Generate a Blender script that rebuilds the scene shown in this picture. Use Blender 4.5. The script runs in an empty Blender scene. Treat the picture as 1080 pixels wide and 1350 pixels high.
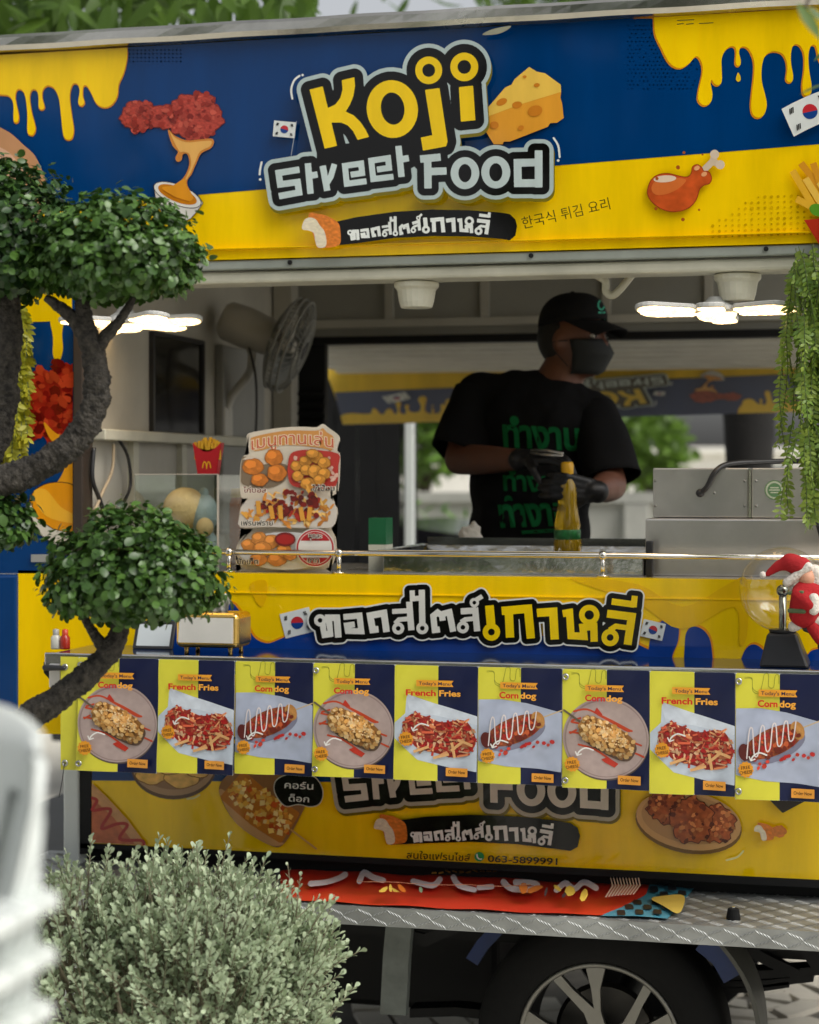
import bpy, bmesh, math, random
import numpy as np
from mathutils import Vector, Matrix, noise
from mathutils.bvhtree import BVHTree

random.seed(7)
RNG = np.random.default_rng(7)
scene = bpy.context.scene
COL = scene.collection
R = math.radians

# ------------------------------------------------------------------ camera
FPX = 2600.0                       # focal length in photo pixels (photo is 1080 wide)
TH = math.atan(FPX / 10400.0)      # the truck side recedes to the left
HORIZON = 628.0
CAM = Vector((5.0 * math.sin(TH), -5.0 * math.cos(TH), 1.74))
RIGHT = Vector((math.cos(TH), math.sin(TH), 0))
FWD = Vector((-math.sin(TH), math.cos(TH), 0))
cd = bpy.data.cameras.new('camera')
cam = bpy.data.objects.new('camera', cd)
COL.objects.link(cam)
cam.location = CAM
cam.rotation_euler = (R(90), 0, TH)
cd.sensor_fit = 'VERTICAL'
cd.sensor_height = 36.0
cd.lens = FPX / 1350.0 * 36.0
cd.shift_y = -(675.0 - HORIZON) / 1350.0
cd.clip_start = 0.05
cd.clip_end = 2000
cd.dof.use_dof = True
cd.dof.focus_distance = 4.62
cd.dof.aperture_fstop = cd.lens / 1000.0 / 0.025
scene.camera = cam

# ------------------------------------------------------------------ sky, sun, exposure
SUN_EL, SUN_AZ = R(52), R(112)     # bright hazy sky, sun soft and from the right; azimuth from +Y towards +X
world = bpy.data.worlds.new('World')
scene.world = world
world.use_nodes = True
wn = world.node_tree
wn.nodes.clear()
wo = wn.nodes.new('ShaderNodeOutputWorld')
bg = wn.nodes.new('ShaderNodeBackground')
sky = wn.nodes.new('ShaderNodeTexSky')
sky.sky_type = 'NISHITA'
sky.sun_disc = False
sky.sun_elevation = SUN_EL
sky.sun_rotation = SUN_AZ
sky.air_density = 1.0
sky.dust_density = 5.0
sky.ozone_density = 1.0
hs = wn.nodes.new('ShaderNodeHueSaturation')
hs.inputs['Saturation'].default_value = 0.2
wn.links.new(sky.outputs[0], hs.inputs['Color'])
wn.links.new(hs.outputs[0], bg.inputs[0])
bg.inputs[1].default_value = 0.15
wn.links.new(bg.outputs[0], wo.inputs[0])
sd = bpy.data.lights.new('sun', 'SUN')
sd.energy = 1.5
sd.angle = R(38)
sd.color = (1.0, 0.95, 0.86)
sun = bpy.data.objects.new('sun', sd)
COL.objects.link(sun)
sdir = Vector((math.sin(SUN_AZ) * math.cos(SUN_EL), math.cos(SUN_AZ) * math.cos(SUN_EL), math.sin(SUN_EL)))
sun.rotation_euler = sdir.to_track_quat('Z', 'Y').to_euler()
sun.location = sdir * 40
vs = scene.view_settings
vs.view_transform = 'Standard'
vs.look = 'None'
vs.gamma = 1.0
vs.exposure = 0.22
vs.use_curve_mapping = False
cy = scene.cycles
cy.use_denoising = True
cy.max_bounces = 9
cy.diffuse_bounces = 4
cy.glossy_bounces = 4
cy.transmission_bounces = 8
cy.transparent_max_bounces = 12
cy.sample_clamp_indirect = 6.0
cy.caustics_reflective = False
cy.caustics_refractive = False

# ------------------------------------------------------------------ pixel to place
def ray(u, v):
    return FWD + RIGHT * ((u - 540.0) / FPX) + Vector((0, 0, -(v - HORIZON) / FPX))
def at(u, v, Y=0.0):
    d = ray(u, v)
    return CAM + d * ((Y - CAM.y) / d.y)
def atx(u, v, X):
    d = ray(u, v)
    return CAM + d * ((X - CAM.x) / d.x)
def att(u, v, t):
    return CAM + ray(u, v) * t
def atz(u, v, Z):
    d = ray(u, v)
    return CAM + d * ((Z - CAM.z) / d.z)
def at_np(uv, Y):
    uv = np.asarray(uv, float)
    dx = (uv[:, 0] - 540.0) / FPX
    dz = -(uv[:, 1] - HORIZON) / FPX
    d = np.stack([FWD.x + RIGHT.x * dx, FWD.y + RIGHT.y * dx, dz], 1)
    t = (np.asarray(Y) - CAM.y) / d[:, 1]
    return np.array(CAM)[None] + d * t[:, None]

# ------------------------------------------------------------------ materials
def srgb(r, g, b):
    f = lambda c: (c / 255 / 12.92) if c / 255 <= 0.04045 else ((c / 255 + 0.055) / 1.055) ** 2.4
    return (f(r), f(g), f(b))

def mat(name, col, rough=0.5, metal=0.0, var=0.12, scale=9.0, bump=0.0, bscale=60.0, spec=0.5, coat=0.0, stretch=None, rvar=0.1, sub=0.0, var2=0.0):
    m = bpy.data.materials.new(name)
    m.use_nodes = True
    nt = m.node_tree
    b = nt.nodes['Principled BSDF']
    tc = nt.nodes.new('ShaderNodeTexCoord')
    mp = nt.nodes.new('ShaderNodeMapping')
    if stretch: mp.inputs['Scale'].default_value = stretch
    nt.links.new(tc.outputs['Object'], mp.inputs[0])
    n = nt.nodes.new('ShaderNodeTexNoise')
    n.inputs['Scale'].default_value = scale
    n.inputs['Detail'].default_value = 6
    n.inputs['Roughness'].default_value = 0.62
    nt.links.new(mp.outputs[0], n.inputs['Vector'])
    rp = nt.nodes.new('ShaderNodeMapRange')
    rp.inputs[1].default_value = 0.3
    rp.inputs[2].default_value = 0.7
    rp.inputs[3].default_value = 1 - var
    rp.inputs[4].default_value = 1 + var
    nt.links.new(n.outputs[0], rp.inputs[0])
    mx = nt.nodes.new('ShaderNodeMix')
    mx.data_type = 'RGBA'
    mx.blend_type = 'MULTIPLY'
    mx.inputs[0].default_value = 1.0
    if col is None:
        a = nt.nodes.new('ShaderNodeAttribute')
        a.attribute_name = 'Col'
        nt.links.new(a.outputs['Color'], mx.inputs[6])
    else:
        mx.inputs[6].default_value = (*col, 1)
    nt.links.new(rp.outputs[0], mx.inputs[7])
    nt.links.new(mx.outputs[2], b.inputs['Base Color'])
    rr = nt.nodes.new('ShaderNodeMapRange')
    rr.inputs[3].default_value = max(0.02, rough - rvar)
    rr.inputs[4].default_value = min(1, rough + rvar)
    nt.links.new(n.outputs[0], rr.inputs[0])
    nt.links.new(rr.outputs[0], b.inputs['Roughness'])
    b.inputs['Metallic'].default_value = metal
    b.inputs['Specular IOR Level'].default_value = spec
    b.inputs['Coat Weight'].default_value = coat
    b.inputs['Coat Roughness'].default_value = 0.08
    if bump:
        n2 = nt.nodes.new('ShaderNodeTexNoise')
        n2.inputs['Scale'].default_value = bscale
        n2.inputs['Detail'].default_value = 5
        nt.links.new(mp.outputs[0], n2.inputs['Vector'])
        bp = nt.nodes.new('ShaderNodeBump')
        bp.inputs['Strength'].default_value = bump
        bp.inputs['Distance'].default_value = 0.01
        nt.links.new(n2.outputs[0], bp.inputs['Height'])
        nt.links.new(bp.outputs[0], b.inputs['Normal'])
    return m

def leafmat(name, col, col2, rough=0.35, trans=0.25, spec=0.5):
    m = bpy.data.materials.new(name)
    m.use_nodes = True
    nt = m.node_tree
    b = nt.nodes['Principled BSDF']
    a = nt.nodes.new('ShaderNodeAttribute')
    a.attribute_name = 'Col'
    oi = nt.nodes.new('ShaderNodeObjectInfo')
    ad = nt.nodes.new('ShaderNodeMath')
    ad.operation = 'ADD'
    nt.links.new(a.outputs['Fac'], ad.inputs[0])
    mu = nt.nodes.new('ShaderNodeMath')
    mu.operation = 'MULTIPLY'
    mu.inputs[1].default_value = 0.5
    nt.links.new(oi.outputs['Random'], mu.inputs[0])
    nt.links.new(mu.outputs[0], ad.inputs[1])
    mx = nt.nodes.new('ShaderNodeMix')
    mx.data_type = 'RGBA'
    mx.inputs[6].default_value = (*col, 1)
    mx.inputs[7].default_value = (*col2, 1)
    nt.links.new(ad.outputs[0], mx.inputs[0])
    tc = nt.nodes.new('ShaderNodeTexCoord')
    n = nt.nodes.new('ShaderNodeTexNoise')
    n.inputs['Scale'].default_value = 45
    nt.links.new(tc.outputs['Object'], n.inputs['Vector'])
    mr = nt.nodes.new('ShaderNodeMapRange')
    mr.inputs[3].default_value = 0.75
    mr.inputs[4].default_value = 1.25
    nt.links.new(n.outputs[0], mr.inputs[0])
    m2 = nt.nodes.new('ShaderNodeMix')
    m2.data_type = 'RGBA'
    m2.blend_type = 'MULTIPLY'
    m2.inputs[0].default_value = 1
    nt.links.new(mx.outputs[2], m2.inputs[6])
    nt.links.new(mr.outputs[0], m2.inputs[7])
    nt.links.new(m2.outputs[2], b.inputs['Base Color'])
    b.inputs['Roughness'].default_value = rough
    b.inputs['Specular IOR Level'].default_value = spec
    tr = nt.nodes.new('ShaderNodeBsdfTranslucent')
    nt.links.new(m2.outputs[2], tr.inputs[0])
    ms = nt.nodes.new('ShaderNodeMixShader')
    ms.inputs[0].default_value = trans
    nt.links.new(b.outputs[0], ms.inputs[1])
    nt.links.new(tr.outputs[0], ms.inputs[2])
    nt.links.new(ms.outputs[0], nt.nodes['Material Output'].inputs['Surface'])
    return m

def glassmat(name, col=(1, 1, 1), rough=0.0, ior=1.45):
    """thin clear sheet: sees straight through, mirrors a little by Fresnel"""
    m = bpy.data.materials.new(name)
    m.use_nodes = True
    nt = m.node_tree
    tr = nt.nodes.new('ShaderNodeBsdfTransparent')
    tr.inputs[0].default_value = (*col, 1)
    gl = nt.nodes.new('ShaderNodeBsdfGlossy')
    gl.inputs['Roughness'].default_value = max(rough, 0.02)
    lw_ = nt.nodes.new('ShaderNodeLayerWeight')
    lw_.inputs[0].default_value = 0.5
    pw = nt.nodes.new('ShaderNodeMath')
    pw.operation = 'POWER'
    pw.inputs[1].default_value = 4.0
    nt.links.new(lw_.outputs['Facing'], pw.inputs[0])
    fr = nt.nodes.new('ShaderNodeMapRange')
    fr.inputs[3].default_value = 0.06
    fr.inputs[4].default_value = 0.85
    nt.links.new(pw.outputs[0], fr.inputs[0])
    ms = nt.nodes.new('ShaderNodeMixShader')
    nt.links.new(fr.outputs[0], ms.inputs[0])
    nt.links.new(tr.outputs[0], ms.inputs[1])
    nt.links.new(gl.outputs[0], ms.inputs[2])
    nt.links.new(ms.outputs[0], nt.nodes['Material Output'].inputs['Surface'])
    return m

def emitmat(name, col, strength):
    m = bpy.data.materials.new(name)
    m.use_nodes = True
    nt = m.node_tree
    b = nt.nodes['Principled BSDF']
    b.inputs['Base Color'].default_value = (0.8, 0.78, 0.7, 1)
    b.inputs['Emission Color'].default_value = (*col, 1)
    tc = nt.nodes.new('ShaderNodeTexCoord')
    vo = nt.nodes.new('ShaderNodeTexVoronoi')
    vo.inputs['Scale'].default_value = 70
    nt.links.new(tc.outputs['Object'], vo.inputs['Vector'])
    mr = nt.nodes.new('ShaderNodeMapRange')
    mr.inputs[1].default_value = 0.0
    mr.inputs[2].default_value = 0.6
    mr.inputs[3].default_value = strength * 1.7
    mr.inputs[4].default_value = strength * 0.4
    nt.links.new(vo.outputs['Distance'], mr.inputs[0])
    nt.links.new(mr.outputs[0], b.inputs['Emission Strength'])
    return m

# ------------------------------------------------------------------ objects
def link(o, parent=None, loc=None):
    COL.objects.link(o)
    if parent is not None:
        o.parent = parent
        if parent.get('_base') is not None:
            o.matrix_parent_inverse = Matrix.Translation(-Vector(parent['_base']))
    return o

def tag(o, label=None, cat=None, group=None, kind=None):
    if label: o['label'] = label
    if cat: o['category'] = cat
    if group: o['group'] = group
    if kind: o['kind'] = kind
    return o

def thing(name, label, cat, base=(0, 0, 0), group=None):
    e = bpy.data.objects.new(name, None)
    e.empty_display_size = 0.1
    COL.objects.link(e)
    e.location = base
    e['_base'] = tuple(base)
    return tag(e, label, cat, group)

def meshobj(name, verts, faces, m, parent=None, smooth=False, cols=None, bevel=0.0, seg=2, mats=None, midx=None):
    me = bpy.data.meshes.new(name)
    me.from_pydata([tuple(v) for v in verts], [], [tuple(f) for f in faces])
    if cols is not None:
        ca = me.color_attributes.new('Col', 'FLOAT_COLOR', 'POINT')
        c = np.ones((len(me.vertices), 4), np.float32)
        cc = np.asarray(cols, np.float32)
        if cc.ndim == 1: c[:, :3] = cc[:, None]
        else: c[:, :3] = cc
        ca.data.foreach_set('color', c.ravel())
    if m is not None: me.materials.append(m)
    if smooth:
        me.polygons.foreach_set('use_smooth', [True] * len(me.polygons))
    me.update()
    o = bpy.data.objects.new(name, me)
    link(o, parent)
    if bevel:
        b = o.modifiers.new('bevel', 'BEVEL')
        b.width = bevel
        b.segments = seg
        b.limit_method = 'ANGLE'
        b.angle_limit = R(35)
    return o

class MB:
    def __init__(s):
        s.v, s.f = [], []
    def add(s, v, f):
        k = len(s.v)
        s.v += [Vector(p) for p in v]
        s.f += [tuple(i + k for i in q) for q in f]
        return s
    def hexa(s, p):       # p: 8 corners, bottom 4 ccw then top 4 ccw
        return s.add(p, [(3, 2, 1, 0), (4, 5, 6, 7), (0, 1, 5, 4), (1, 2, 6, 5), (2, 3, 7, 6), (3, 0, 4, 7)])
    def box(s, x0, x1, y0, y1, z0, z1):
        return s.hexa([(x0, y0, z0), (x1, y0, z0), (x1, y1, z0), (x0, y1, z0), (x0, y0, z1), (x1, y0, z1), (x1, y1, z1), (x0, y1, z1)])
    def pxbox(s, u0, v0, u1, v1, y0, y1):
        """A box with its front face on the plane y0 spanning the four photo corners (slanted edges follow)."""
        a, b = at(u0, v1, y0), at(u1, v0, y0)
        return s.box(a.x, b.x, y0, y1, a.z, b.z)
    def quadbox(s, pts, y0, y1):
        """front face from four photo points (bl, br, tr, tl) on plane y0, extruded to y1"""
        q = [at(u, v, y0) for u, v in pts]
        f = [Vector((p.x, y0, p.z)) for p in q]
        b = [Vector((p.x, y1, p.z)) for p in q]
        return s.hexa([f[0], f[1], b[1], b[0], f[3], f[2], b[2], b[3]])
    def tube(s, pts, r, n=8, cap=True, closed=False):
        pts = [Vector(p) for p in pts]
        rr = r if isinstance(r, (list, tuple)) else [r] * len(pts)
        k0 = len(s.v)
        up = None
        N = len(pts)
        for i, p in enumerate(pts):
            if closed: d = pts[(i + 1) % N] - pts[i - 1]
            else: d = pts[min(i + 1, N - 1)] - pts[max(i - 1, 0)]
            if d.length < 1e-9: d = Vector((0, 0, 1))
            d.normalize()
            if up is None:
                up = Vector((0, 0, 1)) if abs(d.z) < 0.9 else Vector((1, 0, 0))
            a = d.cross(up)
            if a.length < 1e-6: a = d.orthogonal()
            a.normalize()
            up = a.cross(d)
            for j in range(n):
                th = 2 * math.pi * j / n
                s.v.append(p + (a * math.cos(th) + up * math.sin(th)) * rr[i])
        for i in range(N if closed else N - 1):
            i2 = (i + 1) % N
            for j in range(n):
                j2 = (j + 1) % n
                s.f.append((k0 + i * n + j, k0 + i * n + j2, k0 + i2 * n + j2, k0 + i2 * n + j))
        if cap and not closed:
            s.f.append(tuple(k0 + j for j in range(n))[::-1])
            s.f.append(tuple(k0 + (N - 1) * n + j for j in range(n)))
        return s
    def ball(s, c, r, nu=14, nv=9, rot=None):
        c = Vector(c)
        rv = Vector(r) if not isinstance(r, (int, float)) else Vector((r, r, r))
        k = len(s.v)
        for i in range(nv + 1):
            ph = math.pi * i / nv
            for j in range(nu):
                th = 2 * math.pi * j / nu
                p = Vector((rv.x * math.sin(ph) * math.cos(th), rv.y * math.sin(ph) * math.sin(th), rv.z * math.cos(ph)))
                if rot is not None: p = rot @ p
                s.v.append(c + p)
        for i in range(nv):
            for j in range(nu):
                j2 = (j + 1) % nu
                a, b, c2, d = k + i * nu + j, k + i * nu + j2, k + (i + 1) * nu + j2, k + (i + 1) * nu + j
                if i == 0: s.f.append((a, d, c2))
                elif i == nv - 1: s.f.append((a, d, b))
                else: s.f.append((a, d, c2, b))
        return s
    def cap(s, a, b, ra, rb, n=14):
        """tapered capsule"""
        a, b = Vector(a), Vector(b)
        d = (b - a)
        L = d.length
        dn = d / max(L, 1e-9)
        pts, rr = [], []
        for k in range(5, 0, -1):
            th = k / 5 * math.pi / 2
            pts.append(a - dn * ra * math.sin(th)); rr.append(max(ra * math.cos(th), ra * 0.02))
        for k in range(5):
            f = k / 4
            pts.append(a + d * f); rr.append(ra + (rb - ra) * f)
        for k in range(1, 6):
            th = k / 5 * math.pi / 2
            pts.append(b + dn * rb * math.sin(th)); rr.append(max(rb * math.cos(th), rb * 0.02))
        return s.tube(pts, rr, n)
    def lathe(s, prof, c, axis=(0, 0, 1), n=24, closed=False):
        c = Vector(c)
        q = Vector((0, 0, 1)).rotation_difference(Vector(axis).normalized())
        k = len(s.v)
        for r_, z_ in prof:
            for j in range(n):
                th = 2 * math.pi * j / n
                s.v.append(c + q @ Vector((r_ * math.cos(th), r_ * math.sin(th), z_)))
        m_ = len(prof)
        for i in range(m_ if closed else m_ - 1):
            i2 = (i + 1) % m_
            for j in range(n):
                j2 = (j + 1) % n
                s.f.append((k + i * n + j, k + i * n + j2, k + i2 * n + j2, k + i2 * n + j))
        return s
    def prism(s, poly, mapf, mapb):
        """poly 2-D points; mapf / mapb map a point to the front / back surface"""
        n = len(poly)
        k = len(s.v)
        s.v += [Vector(mapf(p)) for p in poly] + [Vector(mapb(p)) for p in poly]
        s.f.append(tuple(k + i for i in range(n)))
        s.f.append(tuple(k + n + i for i in range(n))[::-1])
        for i in range(n):
            j = (i + 1) % n
            s.f.append((k + j, k + i, k + n + i, k + n + j))
        return s
    def build(s, name, m, parent=None, smooth=False, bevel=0.0, seg=2, cols=None):
        return meshobj(name, s.v, s.f, m, parent, smooth, cols, bevel, seg)

def remeshed(mb, voxel, smooth_it=6, fac=0.5):
    """union of overlapping closed shapes as one continuous smooth surface -> (verts, faces)"""
    me = bpy.data.meshes.new('tmp')
    me.from_pydata([tuple(v) for v in mb.v], [], mb.f)
    bm = bmesh.new(); bm.from_mesh(me)
    bmesh.ops.recalc_face_normals(bm, faces=bm.faces)
    bm.to_mesh(me); bm.free()
    o = bpy.data.objects.new('tmp', me)
    COL.objects.link(o)
    r_ = o.modifiers.new('r', 'REMESH')
    r_.mode = 'VOXEL'
    r_.voxel_size = voxel
    if smooth_it:
        s_ = o.modifiers.new('s', 'SMOOTH')
        s_.factor = fac
        s_.iterations = smooth_it
    dg = bpy.context.evaluated_depsgraph_get()
    dg.update()
    out = bpy.data.meshes.new_from_object(o.evaluated_get(dg))
    v = [x.co.copy() for x in out.vertices]
    f = [tuple(p.vertices) for p in out.polygons]
    bpy.data.objects.remove(o)
    bpy.data.meshes.remove(me)
    bpy.data.meshes.remove(out)
    return v, f

def smooth_obj(name, mb, voxel, m, parent=None, it=6, fac=0.5):
    v, f = remeshed(mb, voxel, it, fac)
    return meshobj(name, v, f, m, parent, smooth=True)

def copytree(o, parent=None):
    c = o.copy()
    COL.objects.link(c)
    if parent is not None:
        c.parent = parent
        c.matrix_parent_inverse = o.matrix_parent_inverse.copy()
    for ch in list(o.children):
        copytree(ch, c)
    return c

# ------------------------------------------------------------------ flat print: signed distance shapes turned into thin sheets
def catmull(pts, closed=True, k=5):
    P = np.asarray(pts, float)
    n = len(P)
    out = []
    rng = range(n) if closed else range(n - 1)
    for i in rng:
        if closed: a, b, c, d = P[i - 1], P[i], P[(i + 1) % n], P[(i + 2) % n]
        else: a, b, c, d = P[max(i - 1, 0)], P[i], P[i + 1], P[min(i + 2, n - 1)]
        for t in np.arange(k) / k:
            out.append(0.5 * ((2 * b) + (-a + c) * t + (2 * a - 5 * b + 4 * c - d) * t * t + (-a + 3 * b - 3 * c + d) * t ** 3))
    if not closed: out.append(P[-1])
    return np.array(out)

def d_line(X, Y, pts, closed=False):
    P = np.asarray(pts, float)
    n = len(P)
    D = np.full(X.shape, 1e9)
    for i in range(n if closed else n - 1):
        a, b = P[i], P[(i + 1) % n]
        e = b - a
        L = max(e @ e, 1e-12)
        t = np.clip(((X - a[0]) * e[0] + (Y - a[1]) * e[1]) / L, 0, 1)
        dx, dy = X - a[0] - t * e[0], Y - a[1] - t * e[1]
        D = np.minimum(D, dx * dx + dy * dy)
    return np.sqrt(D)

def d_poly(X, Y, pts):
    P = np.asarray(pts, float)
    D = d_line(X, Y, P, True)
    ins = np.zeros(X.shape, bool)
    n = len(P)
    for i in range(n):
        a, b = P[i], P[(i + 1) % n]
        if a[1] == b[1]: continue
        c = ((a[1] > Y) != (b[1] > Y)) & (X < (b[0] - a[0]) * (Y - a[1]) / (b[1] - a[1]) + a[0])
        ins ^= c
    return np.where(ins, -D, D)

def ell(cx, cy, rx, ry, rot=0.0, n=36):
    t = np.arange(n) / n * 2 * np.pi
    x, y = rx * np.cos(t), ry * np.sin(t)
    c, s = math.cos(R(rot)), math.sin(R(rot))
    return np.stack([cx + x * c - y * s, cy + x * s + y * c], 1)

def sell(cx, cy, rx, ry, rot=0.0, p=3.2, n=40):
    t = np.arange(n) / n * 2 * np.pi
    x, y = rx * np.sign(np.cos(t)) * np.abs(np.cos(t)) ** (2 / p), ry * np.sign(np.sin(t)) * np.abs(np.sin(t)) ** (2 / p)
    c, s = math.cos(R(rot)), math.sin(R(rot))
    return np.stack([cx + x * c - y * s, cy + x * s + y * c], 1)

def strip(pts, w):
    """flat-capped mitred stroke of width w as a polygon"""
    P = np.asarray(pts, float)
    n = len(P)
    L, Rr = [], []
    for i in range(n):
        d0 = P[i] - P[i - 1] if i > 0 else P[1] - P[0]
        d1 = P[i + 1] - P[i] if i < n - 1 else P[n - 1] - P[n - 2]
        d0 = d0 / np.linalg.norm(d0); d1 = d1 / np.linalg.norm(d1)
        n0 = np.array([-d0[1], d0[0]]); n1 = np.array([-d1[1], d1[0]])
        m_ = n0 + n1
        m_ = m_ / max(np.linalg.norm(m_), 1e-6)
        s_ = w / 2 / max(m_ @ n0, 0.45)
        L.append(P[i] + m_ * s_); Rr.append(P[i] - m_ * s_)
    return np.array(L + Rr[::-1])

def contour(f, x0, y0, st, maxrun):
    ins = f < 0
    full = ins[:-1, :-1] & ins[1:, :-1] & ins[:-1, 1:] & ins[1:, 1:]
    anyc = ins[:-1, :-1] | ins[1:, :-1] | ins[:-1, 1:] | ins[1:, 1:]
    part = anyc & ~full
    V, F = [], []
    for r_ in range(full.shape[0]):
        row = full[r_]
        if not row.any(): continue
        d = np.diff(np.concatenate([[0], row.astype(np.int8), [0]]))
        for a, b in zip(np.where(d == 1)[0], np.where(d == -1)[0]):
            c = a
            while c < b:
                e = min(c + maxrun, b)
                k = len(V)
                V += [(x0 + c * st, y0 + r_ * st), (x0 + c * st, y0 + (r_ + 1) * st), (x0 + e * st, y0 + (r_ + 1) * st), (x0 + e * st, y0 + r_ * st)]
                F.append((k, k + 1, k + 2, k + 3))
                c = e
    OFF = ((0, 0), (0, 1), (1, 1), (1, 0))
    for r_, c in zip(*np.where(part)):
        vals = [f[r_ + oy, c + ox] for ox, oy in OFF]
        q = []
        for i in range(4):
            j = (i + 1) % 4
            a, b = vals[i], vals[j]
            if a < 0: q.append((c + OFF[i][0], r_ + OFF[i][1]))
            if (a < 0) != (b < 0):
                t = a / (a - b)
                q.append((c + OFF[i][0] + (OFF[j][0] - OFF[i][0]) * t, r_ + OFF[i][1] + (OFF[j][1] - OFF[i][1]) * t))
        if len(q) >= 3:
            k = len(V)
            V += [(x0 + p[0] * st, y0 + p[1] * st) for p in q]
            F.append(tuple(range(k, k + len(q))))
    return V, F

_tc = {}
def text2d(body, offset=0.0, spacing=1.0):
    key = (body, offset, spacing)
    if key in _tc: return _tc[key]
    c = bpy.data.curves.new('tmp', 'FONT')
    c.body = body
    c.offset = offset
    c.resolution_u = 4
    c.space_character = spacing
    o = bpy.data.objects.new('tmp', c)
    COL.objects.link(o)
    dg = bpy.context.evaluated_depsgraph_get()
    dg.update()
    me = bpy.data.meshes.new_from_object(o.evaluated_get(dg))
    v = np.array([(p.co.x, p.co.y) for p in me.vertices])
    f = [tuple(p.vertices) for p in me.polygons]
    bpy.data.objects.remove(o)
    bpy.data.curves.remove(c)
    bpy.data.meshes.remove(me)
    _tc[key] = (v, f)
    return v, f

class Print:
    """stack of thin printed sheets in a flat 2-D space (x right, y down); every sheet a little proud of the one below"""
    def __init__(s, lift=0.0, dl=0.00025, maxlen=None):
        s.v, s.f, s.c, s.l = [], [], [], []
        s.lift, s.dl, s.maxlen = lift, dl, maxlen
    def _put(s, V, F, col):
        k = len(s.v)
        V = list(map(tuple, V))
        s.v += V
        s.f += [tuple(i + k for i in q) for q in F]
        s.l += [s.lift] * len(V)
        if callable(col):
            s.c += list(map(tuple, col(np.array(V))))
        else:
            s.c += [tuple(col)] * len(V)
    def field(s, fn, box, col, st=1.0, run=24):
        x0, y0, x1, y1 = box
        xs = np.arange(x0, x1 + st, st)
        ys = np.arange(y0, y1 + st, st)
        X, Y = np.meshgrid(xs, ys)
        if s.maxlen: run = max(1, min(run, int(s.maxlen / st)))
        V, F = contour(fn(X, Y), x0, y0, st, run)
        s.lift += s.dl
        if V: s._put(V, F, col)
    def polys(s, L, col, grow=0.0, st=1.0, run=24, holes=()):
        L = [np.asarray(p, float) for p in L]
        A = np.concatenate(L)
        b = (A[:, 0].min() - grow - 2 * st, A[:, 1].min() - grow - 2 * st, A[:, 0].max() + grow + 2 * st, A[:, 1].max() + grow + 2 * st)
        def fn(X, Y):
            D = np.full(X.shape, 1e9)
            for p in L:
                x0, y0 = p.min(0) - grow - 3 * st; x1, y1 = p.max(0) + grow + 3 * st
                m_ = (X[0] >= x0) & (X[0] <= x1)
                n_ = (Y[:, 0] >= y0) & (Y[:, 0] <= y1)
                if not m_.any() or not n_.any(): continue
                ix = np.ix_(n_, m_)
                D[ix] = np.minimum(D[ix], d_poly(X[ix], Y[ix], p))
            D = D - grow
            for h in holes: D = np.maximum(D, -d_poly(X, Y, h))
            return D
        s.field(fn, b, col, st, run)
    def lines(s, L, w, col, st=1.0, run=24, closed=False):
        A = np.concatenate([np.asarray(p, float) for p in L])
        b = (A[:, 0].min() - w - st, A[:, 1].min() - w - st, A[:, 0].max() + w + st, A[:, 1].max() + w + st)
        def fn(X, Y):
            D = np.full(X.shape, 1e9)
            for p in L: D = np.minimum(D, d_line(X, Y, p, closed))
            return D - w / 2
        s.field(fn, b, col, st, run)
    def flat(s, pts, col):
        """one plain polygon"""
        s.lift += s.dl
        pts = [tuple(p) for p in pts]
        a = sum(pts[i][0] * pts[(i + 1) % len(pts)][1] - pts[(i + 1) % len(pts)][0] * pts[i][1] for i in range(len(pts)))
        if a > 0: pts = pts[::-1]
        s._put(pts, [tuple(range(len(pts)))], col)
    def chips(s, centers, size, cols, n=6, asp=(0.7, 1.3), dl=0.00002, ang=None, shade=None):
        for i, (x, y) in enumerate(centers):
            s.lift += dl
            r_ = random.uniform(*size)
            ax = random.uniform(*asp)
            an = random.uniform(0, math.pi) if ang is None else random.gauss(*ang)
            pts = []
            for k in range(n):
                t = -2 * math.pi * k / n
                q = r_ * random.uniform(0.8, 1.15)
                px, py = q * ax * math.cos(t), q / ax * math.sin(t)
                pts.append((x + px * math.cos(an) - py * math.sin(an), y + px * math.sin(an) + py * math.cos(an)))
            c = random.choice(cols)
            k_ = random.uniform(0.8, 1.2) * (shade(x, y) if shade else 1)
            s._put(pts, [tuple(range(n))], [q * k_ for q in c])
    def text(s, body, x, y, h, col, rot=0.0, width=None, offset=0.0, shear=0.0, anchor='l', warp=None):
        v, f = text2d(body, offset)
        if not len(v): return
        v = v.copy()
        s.lift += s.dl
        w0 = v[:, 0].max() - v[:, 0].min()
        v[:, 0] -= v[:, 0].min()
        sy = h / 0.7
        sx = sy if width is None else width / w0
        v[:, 0] = (v[:, 0]) * sx + v[:, 1] * sy * shear
        v[:, 1] = -v[:, 1] * sy
        if anchor == 'c': v[:, 0] -= w0 * sx / 2
        if warp is not None: v[:, 1] += warp(v[:, 0])
        c, q = math.cos(R(rot)), math.sin(R(rot))
        V = np.stack([x + v[:, 0] * c - v[:, 1] * q, y + v[:, 0] * q + v[:, 1] * c], 1)
        s._put(V, [t for t in f], col)
    def cut(s):
        """hand over what was drawn so far"""
        d = (s.v, s.f, s.c, s.l)
        s.v, s.f, s.c, s.l = [], [], [], []
        return d
    def build(s, name, mapf, m, parent, smooth=False):
        v, f, c, l = s.cut()
        if not v: return None
        return meshobj(name, mapf(np.array(v), np.array(l)), f, m, parent, cols=c)

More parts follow.
